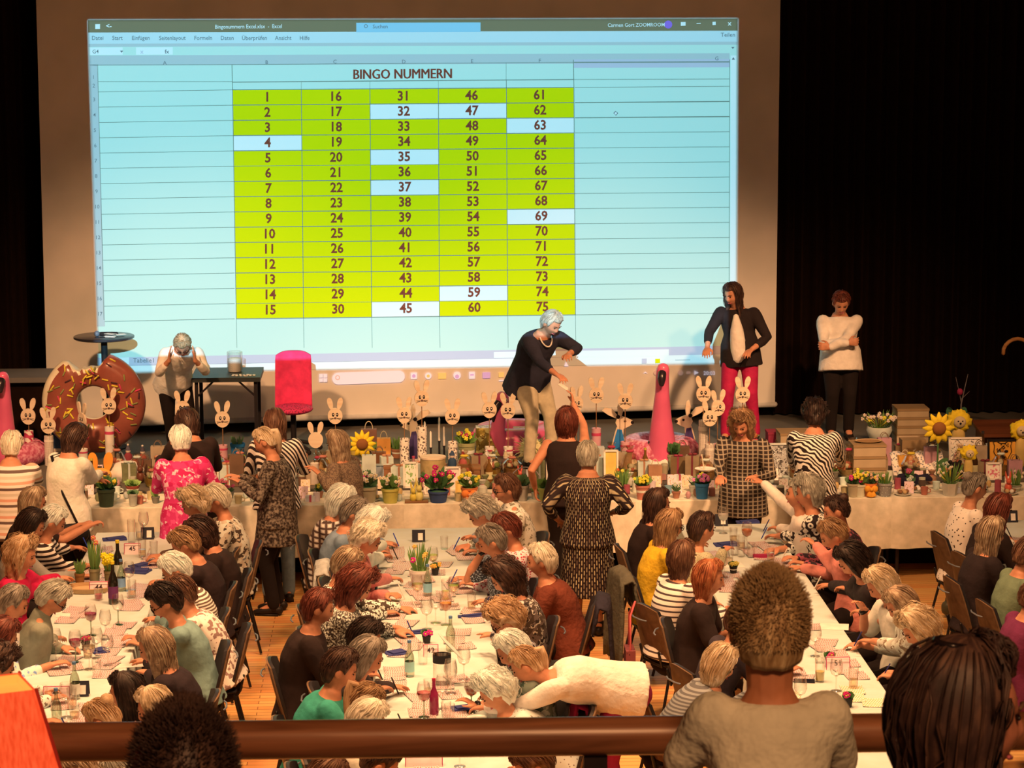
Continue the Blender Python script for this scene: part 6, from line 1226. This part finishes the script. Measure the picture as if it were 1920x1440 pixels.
for row, (y_, st) in enumerate(((22.12, 26), (22.36, 25), (22.62, 24), (22.9, 26), (23.2, 30), (23.5, 34))):
    px = 150 + row * 7
    while px < 1905:
        q = Q(px, 900, y_); p = V((q.x + rs.uniform(-.02, .02), y_ + rs.uniform(-.06, .06), .764)); px += st + rs.uniform(-8, 9)
        if any((p - g[0]).to_2d().length < .095 for g in GIFT): continue
        if 23.3 < y_ and abs(p.x - 1.3) < .35: continue
        spots.append(p)
def small(kd, col, p, label, group):
    S = lambda h, **kw: mat('soft_' + h, 'solid', h, rough=kw.get('rough', .7), bump=kw.get('bump', 0), k=.72)
    if kd == 'jar': t = thing('gift_jar', p, label, 'jar', group); h = rs.uniform(.07, .12); MB().lathe([(.03, 0), (.034, .008), (.034, h * .8), (.028, h * .85)], p, 12).build('jar_body', S(col, rough=.3), t); MB().lathe([(.031, h * .84), (.031, h)], p, 12).build('lid', S('d8b888'), t)
    elif kd == 'egg': b = MB(); b.ell(p + V((0, 0, .034)), (.025, .025, .034), 10, 8); tag(b.build('easter_egg', S(col, rough=.35), None, loc=p, smooth='all'), label, 'egg', group)
    elif kd == 'candle': h = rs.uniform(.07, .14); t = thing('pillar_candle', p, label, 'candle', group); MB().lathe([(.03, 0), (.03, h), (.02, h + .002)], p, 14).build('candle_body', S(col), t); MB().tube([p + V((0, 0, h)), p + V((0, 0, h + .012))], .0018, n=5).build('wick', INKB, t)
    elif kd == 'card': b = MB(); b.box(p + V((0, 0, .055)), (.085, .006, .11), T=Matrix.Rotation(-.2, 3, 'X')); tag(b.build('greeting_card', mat('printed_' + col, 'floral', col, col, 'a87850', 'e8b090', sc=55), None, loc=p, smooth=False), label, 'card', group)
    elif kd == 'soap': b = MB(); b.box(p + V((0, 0, .025)), (.085, .06, .05), rz=rs.uniform(-.4, .4)); b.box(p + V((0, 0, .0255)), (.02, .063, .053), 1); tag(b.build('gift_packet', [S(col), S('c84c50')], None, loc=p, smooth=False), label, 'packet', group)
    elif kd == 'pouch': t = thing('gift_pouch', p, label, 'pouch', group); MB().lathe([(.03, 0), (.045, .02), (.042, .06), (.014, .085)], p, 12).build('pouch_body', S(col, bump=.4), t); MB().lathe([(.014, .083), (.018, .09), (.038, .125)], p, 12, close=True).build('gathered_top', S(col, bump=.4), t); MB().lathe([(.017, .08), (.017, .09)], p, 10, close=True).build('ribbon', S('b83c48'), t)
    elif kd == 'cup': t = thing('gift_cup', p, label, 'cup', group); MB().lathe([(.028, 0), (.036, .07), (.033, .07), (.027, .012)], p, 14).build('cup_body', S(col, rough=.35), t); MB().tube([p + V((.034, 0, .055)), p + V((.058, 0, .045)), p + V((.055, 0, .022)), p + V((.031, 0, .018))], .005, n=6).build('handle', S(col, rough=.35), t)
    else:
        t = thing('flower_pot', p, label, 'potted flower', group); MB().lathe([(.026, 0), (.038, .05), (.04, .05), (.04, .06), (.032, .06)], p, 12).build('pot', S(rs.choice(['b86c48', 'd8b890', '8c7458'])), t); b = MB()
        for i in range(18): a = rs.uniform(0, 6.28); e = V((math.cos(a) * .045, math.sin(a) * .04, rs.uniform(.02, .08))); leafshape(b, p + V((0, 0, .06)), p + V((0, 0, .06)) + e, .018, 0)
        b.build('foliage', LEAF[rs.choice(list(LEAF))], t, smooth=False); b = MB()
        for i in range(6): blossom(b, p + V((rs.uniform(-.035, .035), -.02 + rs.uniform(-.02, .02), rs.uniform(.10, .145))), .013, 0, 1, rs)
        b.build('blossoms', [S(col), S('d8a030')], t, smooth='all')
FILM = glass('cellophane', 'fff0dc', .16)
def tall(p, g):
    S = lambda h, **kw: mat('soft_' + h, 'solid', h, rough=kw.get('rough', .7), bump=kw.get('bump', 0), k=.72)
    kd = rs.choice(['basket', 'basket', 'bag', 'box', 'wine', 'box']); h = rs.uniform(.16, .30)
    if kd == 'wine':
        cn, hx = rs.choice([('dark green', '2a3418'), ('amber', '8a5420'), ('brown', '4a2a14'), ('rose', 'c87c68')]); bottle(p, '%s gift bottle beside the %s' % (cn, g), h + .04, .035, S(hx, rough=.2, spec=.6), rs.choice(['f0dcb8', 'd8b070', 'c85c50']), rs.choice(['b83c48', 'c89838', '3a2a20']), 'gift_bottle')
    elif kd == 'bag':
        cn, hx = rs.choice([('tan', 'c8986c'), ('rust', 'b06438'), ('cream', 'e8d0a8'), ('pink', 'd88c80'), ('brown', '7c5034')]); t = thing('paper_bag', p, '%s paper gift bag beside the %s' % (cn, g), 'paper bag'); MB().box(p + V((0, 0, h / 2)), (.13, .07, h)).build('bag_body', S(hx), t, smooth=False)
        for sy in (-.03, .03): MB().tube([p + V((.035 * math.cos(a), sy, h + .05 * math.sin(a))) for a in [math.pi * i / 7 for i in range(8)]], .0035, n=5).build('handle', S('8a6444'), t)
    elif kd == 'box':
        cn, hx, h2 = rs.choice([('brown', '94683e', 'b83c48'), ('white', 'f0dcbc', 'd88858'), ('olive', '8c7c4c', 'e8d0a8'), ('terracotta', 'b4643c', 'f0d8b0'), ('kraft', 'b08458', '8a3030')]); t = thing('present_box', p, '%s present box tied with ribbon beside the %s' % (cn, g), 'present'); w_ = rs.uniform(.10, .16); h *= .8; a_ = Matrix.Rotation(rs.uniform(-.3, .3), 3, 'Z')
        MB().box(p + V((0, 0, h / 2)), (w_, .11, h), T=a_).build('box_body', S(hx), t, smooth=False); MB().box(p + V((0, 0, h / 2)), (.018, .114, h + .004), T=a_).build('ribbon', S(h2), t, smooth=False)
        b = MB(); [b.ell(p + V((sx * .022, 0, h + .012)), (.024, .012, .012), 8, 6) for sx in (-1, 1)]; b.build('bow', S(h2), t, smooth='all')
    else:
        cn, hx, h2 = rs.choice([('wicker', 'b07c48', 'e0a058'), ('dark wicker', '6a4428', 'd8b890'), ('straw', 'd8b070', 'c86848'), ('golden', 'b88838', '8c9c50')]); t = thing('gift_basket', p, '%s gift basket in clear film beside the %s' % (cn, g), 'gift basket')
        MB().lathe([(.055, 0), (.075, .03), (.085, .085), (.078, .085), (.068, .03)], p, 16).build('basket_body', S(hx, bump=.5), t); b = MB()
        for i in range(9): a = rs.uniform(0, 6.28); q = rs.uniform(0, .05); b.ell(p + V((q * math.cos(a), q * math.sin(a), .095 + rs.uniform(0, .04))), rs.uniform(.018, .03), 8, 6, i % 3)
        b.build('filling', [S(h2), S('f0dcb8'), S('c87058')], t, smooth='all'); MB().lathe([(.086, .04), (.092, .12), (.05, h * .85), (.014, h * .95), (.045, h * 1.12)], p, 12, close=True).build('film_wrap', FILM, t, smooth=False); b = MB(); b.ell(p + V((0, -.012, h * .95)), (.04, .014, .016), 10, 6); b.build('bow', S(rs.choice(['c83c48', 'f0b838', 'f0dcc0', 'd87858'])), t, smooth='all')
NK = dict(jar='gift jar', egg='easter egg', candle='pillar candle', card='greeting card', soap='ribboned packet', pouch='tied gift pouch', cup='cup with handle', flower='potted flower')
for p in spots:
    if p.y > 22.8 and rs.random() < .62: tall(p, min(GIFT, key=lambda g: (g[0] - p).length)[1]); continue
    kd = rs.choice(KINDS if p.y < 22.5 else KINDS + ['flower', 'card', 'pouch']); col = rs.choice(COLS[kd]); g = min(GIFT, key=lambda g: (g[0] - p).length)[1]
    lb = '%s %s beside the %s' % (CN[col], NK[kd], g)
    small(kd, col, p, lb, None)
# ------------------------------------------------------------------ on the stage: tables, chair, odds and ends
p = Q(200, 800, 24.95); p.z = STZ; t = thing('bar_table', p, 'round black bar table with a microphone on top', 'table'); zt = CH - (620 + 40) * 24.95 / F
MB().lathe([(.20, 0), (.21, .012), (.05, .03), (.032, .05), (.032, zt - STZ - .03)], p, 24).build('pedestal', S('1a1412', rough=.4), t); MB().lathe([(.29, zt - STZ - .03), (.302, zt - STZ - .02), (.302, zt - STZ - .005), (.295, zt - STZ)], p, 40).build('table_top', S('2c2422', rough=.25, spec=.6), t)
q = V((p.x, p.y, zt)); m = thing('microphone', q + V((0, -.08, .02)), 'black handheld microphone lying on the bar table', 'microphone'); MB().tube([q + V((-.02, -.06, .025)), q + V((.13, -.02, .024))], [.022, .016], n=12).build('grip', INKB, m); b = MB(); b.ell(q + V((-.06, -.07, .03)), .030, 12, 9); b.build('grille_ball', S('6a625c', rough=.4), m, smooth='all')
b = MB(); rs = random.Random(4)
for i in range(5): b.box(q + V((.10 + rs.uniform(-.05, .08), -.08 + rs.uniform(-.04, .05), .005 + .007 * i)), (.10, .06, .004), rz=rs.uniform(-1, 1))
tag(b.build('paper_slips', PAPER, None, loc=q + V((.1, -.08, 0)), smooth=False), 'loose white paper slips beside the microphone on the bar table', 'paper slips'); bpy.data.objects['paper_slips']['kind'] = 'stuff'
x0, x1 = Q(358, 700, 24.7), Q(488, 698, 24.7); zt = CH - (702 + 40) * 24.7 / F; yb = 25.35; t = thing('folding_table', V(((x0.x + x1.x) / 2, 25.0, STZ)), 'black rectangular folding table with drawn bingo chips on stage', 'table')
MB().box(((x0.x + x1.x) / 2, 25.0, zt - .02), (x1.x - x0.x, .68, .045)).build('table_top', S('2e2a22', rough=.5), t, smooth=False)
for xx in (x0.x + .05, x1.x - .05):
    for yy in (24.72, 25.28): MB().box((xx, yy, (STZ + zt - .04) / 2), (.035, .035, zt - .04 - STZ)).build('leg', INKB, t, smooth=False)
    MB().tube([(xx, 24.72, zt - .2), (xx + (.16 if xx < (x0.x + x1.x) / 2 else -.16), 24.72, zt - .05)], .010, n=6).build('brace', INKB, t)
q = V(((x0.x + x1.x) / 2 + .07, 25.05, zt + .003)); t = thing('drum_jar', q, 'clear ribbed glass jar full of white bingo chips on the folding table', 'jar'); MB().lathe([(.07, 0), (.078, .01), (.078, .20), (.072, .205)], q, 24, close=True).build('glass_shell', GL, t); b = MB(); b.lathe([(.066, .004), (.07, .02), (.07, .13), (.05, .14)], q, 20); b.build('chip_filling', mat('chips', 'vstripe', 'f0dcc4', 'd8bc9c', sc=30), t)
rs = random.Random(8)
for i in range(14): c_ = V((x1.x - .06 - .035 * (i % 7) + rs.uniform(-.01, .01), 24.76 + .05 * (i // 7) + rs.uniform(-.015, .015), zt + .007)); tag(MB().lathe([(.015, -.003), (.015, .003)], c_, 10).build('bingo_chip', S('f0d8a8'), None, loc=c_), 'drawn pale bingo chip lying on the black folding table', 'bingo chip', 'drawn chips on the folding table')
p = Q(550, 790, 24.6); p.z = STZ; k = 24.6 / F; t = thing('swivel_chair', p, 'pink red fabric swivel chair standing alone on the stage', 'chair'); CF = mat('raspberry_fabric', 'solid', 'e0304c', sc=30, bump=.3, rough=.9); zs = CH - (752 + 40) * k; zb = CH - (660 + 40) * k
b = MB(); vs = []; nu, nv = 12, 14
for sd in (0, 1):
    for j in range(nv + 1):
        for i in range(nu + 1): u = i / nu * 2 - 1; v = j / nv; hw = .185 * (1 - .04 * v) * (1 - .25 * max(0, (v - .9) / .1) ** 2); vs.append(p + V((u * hw, .16 + .10 * v - .04 * u * u + (.05 if sd else 0), zs - STZ - .07 + v * (zb - zs + .07) - .015 * u ** 4 * (v > .95))))
mm = (nu + 1) * (nv + 1); fs = []
for j in range(nv):
    for i in range(nu): q = (j * (nu + 1) + i, j * (nu + 1) + i + 1, (j + 1) * (nu + 1) + i + 1, (j + 1) * (nu + 1) + i); fs += [q, tuple(a + mm for a in q[::-1])]
bd = [i for i in range(nu + 1)] + [j * (nu + 1) + nu for j in range(1, nv + 1)] + [nv * (nu + 1) + i for i in range(nu - 1, -1, -1)] + [j * (nu + 1) for j in range(nv - 1, 0, -1)]
fs += [(bd[a], bd[(a + 1) % len(bd)], bd[(a + 1) % len(bd)] + mm, bd[a] + mm) for a in range(len(bd))]; b.add(vs, fs); b.build('backrest', CF, t, smooth='all')
b = MB(); b.ell(p + V((0, -.02, zs - STZ - .06)), (.20, .22, .05), 24, 10); b.build('seat', mat('dotted_seat', 'spots', 'd02c48', '6a1828', sc=55), t, smooth='all'); b = MB(); b.tube([p + V((0, .02, .10)), p + V((0, .02, zs - STZ - .08))], .028, n=12); b.build('gas_column', INKB, t)
for i in range(5): a = i * 6.283 / 5 + .3; b = MB(); e = p + V((.27 * math.cos(a), .02 + .27 * math.sin(a), .055)); b.tube([p + V((0, .02, .11)), e], [.024, .016], n=8); b.build('leg', INKB, t); b = MB(); b.ell(e - V((0, 0, .028)), (.026, .018, .027), 10, 8); b.build('caster', INKB, t, smooth='all')
p = Q(35, 705, 24.9); zt = CH - (692 + 40) * 24.9 / F; t = thing('stage_bench', V((-3.75, 24.95, STZ)), 'long dark sideboard with grey top beside the curtain', 'sideboard'); MB().box((-3.9, 24.95, zt - .02), (1.15, .6, .05)).build('counter_top', mat('grey_top', 'solid', '6e5a48', sc=6), t, smooth=False); MB().box((-3.9, 24.98, (STZ + zt - .045) / 2), (1.1, .5, zt - .05 - STZ)).build('carcass', BLK, t, smooth=False)
p = Q(1868, 830, 23.9); t = thing('stage_desk', V((p.x + .4, 23.9, STZ)), 'reddish brown wooden desk standing on the stage behind the leopard picture', 'desk'); MB().box((p.x + .45, 24.0, 1.02), (1.25, .5, .03), T=Matrix.Rotation(.12, 3, 'X')).build('desk_top', mat('mahogany', 'wood', '7a3c20', '582812', sc=10, rough=.3), t, smooth=False); MB().box((p.x + .45, 24.05, .875), (1.15, .4, .22)).build('desk_body', mat('mahogany', 'wood', '7a3c20', '582812', sc=10, rough=.3), t, smooth=False)
p = Q(1890, 680, 24.4); t = thing('cane', V((p.x, 24.4, STZ)), 'walking cane with curved light wooden handle against the dark curtain', 'cane'); b = MB(); zc = CH - (672 + 40) * 24.4 / F; b.tube([V((p.x - .05 + .16 * 0, 24.4, zc))] + [V((p.x + .09 - .145 * math.cos(a), 24.4, zc + .145 * math.sin(a))) for a in [i * math.pi / 10 for i in range(1, 11)]] + [V((p.x + .235, 24.4, zc - .05))], .019, n=12); b.build('handle', mat('cane_wood', 'wood', 'b06c34', '8a4c20', sc=20), t, smooth='all'); MB().tube([V((p.x + .235, 24.4, zc - .04)), V((p.x + .235, 24.4, STZ))], .013, n=10).build('shaft', INKB, t)
# things held or carried by the people
p = Q(590, 885, 21.45); t = thing('pillar_candle', p + V((0, 0, -.1)), 'large cream pillar candle held by the person in leopard knit', 'candle'); MB().lathe([(.036, -.10), (.037, .08), (.03, .083)], p, 18).build('candle_body', S('e8bc94'), t); MB().tube([p + V((0, 0, .08)), p + V((0, 0, .095))], .002, n=5).build('wick', INKB, t)
p = Q(297, 890, 21.15); b = MB(); b.box(p, (.10, .006, .085), T=rz(0) @ Matrix.Rotation(.3, 3, 'Y')); tag(b.build('gift_card', mat('gift_print', 'floral', 'f0d0b0', 'f0d0b0', 'c89070', sc=50), None, loc=p, smooth=False), 'small square card held up by the person in pink floral blouse', 'card')
p = (t2['wr'][1] + V((.06, -.10, -.10))); b = MB(); b.box(p, (.10, .05, .006), T=Matrix.Rotation(.6, 3, 'Y') @ Matrix.Rotation(.5, 3, 'X')); tag(b.build('bingo_card', S('f4dcc0'), None, loc=p, smooth=False), 'bingo card handed up to the person leaning from the stage', 'card')
p = Q(1322, 882, 21.12); t = thing('treat_plate', p, 'flat cream plate held out by the person in plaid shirt', 'plate'); MB().lathe([(.05, 0), (.085, .012), (.09, .018), (.05, .008)], p, 20).build('plate_body', S('f0dcc0'), t); MB().tube([p + V((-.01, 0, .01)), p + V((-.03, 0, .14))], .005, n=6).build('stick', WD, t)
q = pb_['pel']; R_ = pb_['r']; f_ = pb_['f']; c_ = V((q.x, q.y, q.z - .02)) + R_ * .16 - f_ * .10; t = thing('shoulder_bag', c_, 'black leather shoulder bag with long strap on the person in cream sweater', 'bag'); b = MB(); b.ell(c_ - V((0, 0, .08)), (.15, .07, .12), 16, 10, fn=lambda v: V((v.x, v.y, v.z * (1 if v.z < 0 else .7)))); b.build('bag_body', S('1c1412', rough=.45), t, smooth='all')
sh = pb_['Sh']; b = MB(); b.tube([c_ - f_ * .02 + R_ * .10, sh.lerp(q, .45) - f_ * .155 + R_ * .08, sh - f_ * .10 + V((0, 0, .045)) - R_ * .10, sh + f_ * .06 + V((0, 0, .06)) - R_ * .10, sh.lerp(q, .4) + f_ * .155, c_ + f_ * .17], (.016, .006), n=8, lat=R_); b.build('strap', S('1c1412', rough=.45), t, smooth='all')
for nm, i_ in (('black and white speckled', 1), ('cream top and olive', 1), ('white T-shirt and black', 0), ('coral sweatshirt', 0), ('black jumper and bangle', 1), ('crimson cuffed', 1), ('plain grey sweater', 1), ('leopard print top', 1)):
    q = next(x for x in PEOPLE if x['short'].startswith('the person in ' + nm)); wv = q['wr'][i_]; d = (q['f'] * .6 + V((0, 0, .2 if wv.z < .85 else .9))).normalized(); b = MB(); b.tube([wv - d * .012, wv + d * .012], .036, n=14, caps=False); b.ell(wv + V((0, 0, .034)), (.018, .018, .006), 10, 6); b.build('wristwatch', S('1c1614', rough=.3), q['root'], smooth='all')
for px, py, sz, hx, tx in ((1815, 1190, .16, '1c1614', 'black shiny handbag on the floor under the chairs of the far side table'), (1788, 1158, .10, '4a3c24', 'small olive bag leaning beside the black handbag')):
    p = P(px, py, 0); t = thing('handbag', p, tx, 'bag'); b = MB(); b.ell(p + V((0, 0, sz * .85)), (sz * 1.1, sz * .6, sz * .85), 18, 12, fn=lambda v: v * (1 + .08 * noise.noise(v * 25))); b.build('bag_body', S(hx, rough=.35, spec=.5), t, smooth='all'); MB().tube([p + V((sz * .7 * math.cos(a), 0, sz * 1.45 + sz * .8 * math.sin(a))) for a in [math.pi * i / 10 for i in range(11)]], .009, n=8, caps=False).build('handle', S(hx, rough=.35), t)
q = next(x for x in PEOPLE if 'denim dungarees' in x['short'])['chair']; c_ = V(q.location) + Matrix.Rotation(q.rotation_euler.z, 3, 'Z') @ V((-.36, .12, 0)); t = thing('shoulder_bag', c_ + V((0, 0, .3)), 'coral and black patterned bag hanging from the chair of the person in striped top and dungarees', 'bag')
b = MB(); b.box(c_ + V((0, 0, .42)), (.07, .20, .26)); b.build('bag_body', mat('bag_pattern', 'leo', '8c4038', '2a1a18', sc=40), t); MB().tube([c_ + V((0, -.08, .55)), c_ + V((.0, -.05, .80)), c_ + V((.04, 0, .90)), c_ + V((.0, .05, .80)), c_ + V((0, .08, .55))], (.007, .003), n=8).build('strap', S('d8584c'), t)
# flowers on the dining tables
def table_plant(px, py, label, r, h, potc, hp, fl, kind='spike', leaf='6a7c34', pot='round'):
    global G; old = G; G = lambda a, b, z=None: (onto(a, b), onto(a, b).y / F); k = onto(px, py).y / F
    plant(px, py, r * 2 / k, h / k, potc, label, kind, leaf, hp / k, fl, pot=pot); G = old; GIFT.pop()
table_plant(788, 1100, 'white pot of green tulip leaves with one pink tulip on the centre table', .085, .14, 'ecd0a4', .24, (('e8a850', 3, .018), ('d82870', 1, .022)))
table_plant(178, 1096, 'glass of tulips with one orange bud on the wicker tray', .045, .13, '9a8054', .26, (('e07050', 2, .02),))
table_plant(204, 1098, 'yellow daffodils in a slim vase on the wicker tray', .035, .12, '8a6c40', .17, (('f4c018', 9, .028),))
table_plant(150, 1100, 'brown glass bud vase with one leaf on the wicker tray', .04, .11, '8a5428', .12, ())
for px, py, cl_, tx in ((816, 1078, 'e89838', 'dark tea light pot with orange blossom beside the white plant pot'), (800, 1206, 'd82868', 'dark pot with magenta flower behind card 42'), (1590, 1325, 'c82050', 'dark candle pot with crimson flower before the handrail'), (1555, 1248, 'e04060', 'tiny glass with pink flower beside card 51'), (161, 1218, 'd02850', 'low glass with pink flower by the green-stemmed red wine'), (1375, 1075, 'c8a040', 'dark glass cluster of greenery behind the boy')):
    table_plant(px, py, tx, .032, .06, '2e241c', .05, ((cl_, 3, .018),), 'bush', '4c6430')
# lamp on the balcony, in front of the rail
p = Q(-6, 1440, 4.75); t = thing('table_lamp', V((p.x, p.y, 3.42)), 'lit table lamp with square orange red fabric shade at the balcony rail', 'lamp'); zt, zb = Q(0, 1284, 4.75).z, Q(0, 1460, 4.75).z; R = rz(22)
def frus(r0, r1, z0, z1, th=0): return [V((p.x, p.y, z)) + R @ V((sx * r, sy * r, 0)) for r, z in ((r0, z0), (r1, z1)) for sx, sy in ((-1, -1), (1, -1), (1, 1), (-1, 1))]
tsh = NT('lamp_fabric'); tsh.b.inputs['Base Color'].default_value = (.75, .10, .03, 1); tsh.b.inputs['Roughness'].default_value = .9; co_ = tsh.n('TexCoord').outputs['Object']; nz = tsh.n('TexNoise', Vector=tsh.n('Mapping', Vector=co_, Scale=(160, 160, 6)).outputs[0], Scale=1.0, Detail=2.0).outputs[0]
tsh.t.links.new(tsh.ramp(nz, [(.35, (.55, .045, .012, 1)), (.65, (.85, .10, .03, 1))]), tsh.b.inputs['Emission Color']); tsh.b.inputs['Emission Strength'].default_value = .85
b = MB(); b.add(frus(.108, .066, zb, zt), [(0, 1, 5, 4), (1, 2, 6, 5), (2, 3, 7, 6), (3, 0, 4, 7)]); sh_ = b.build('lamp_shade', tsh.m, t, smooth=False); sh_.modifiers.new('th', 'SOLIDIFY').thickness = .003
b = MB(); b.add(frus(.064, .062, zt - .02, zt - .002), [(0, 1, 5, 4), (1, 2, 6, 5), (2, 3, 7, 6), (3, 0, 4, 7), (0, 1, 2, 3)]); b.build('shade_lining', glow('lit_lining', 'f0a848', .9), t, smooth=False)
b = MB(); [b.tube([a_, c2], .0035, n=6) for a_, c2 in zip(frus(.109, .067, zb, zt)[:4], frus(.109, .067, zb, zt)[4:])]; b.build('shade_piping', S('c83020'), t)
MB().lathe([(.07, 0), (.07, .015), (.012, .03), (.012, zb - 3.42 + .05)], (p.x, p.y, 3.42), 18).build('lamp_base', S('3a2418', rough=.3), t)
b = MB(); t2_ = thing('side_table', V((p.x, p.y, 2.9)), 'small wooden table carrying the orange red lamp', 'table'); MB().lathe([(.22, .50), (.23, .505), (.23, .52)], (p.x, p.y, 2.9), 24).build('table_top', DKW, t2_); MB().lathe([(.15, 0), (.15, .02), (.03, .04), (.03, .50)], (p.x, p.y, 2.9), 18).build('pedestal', DKW, t2_)
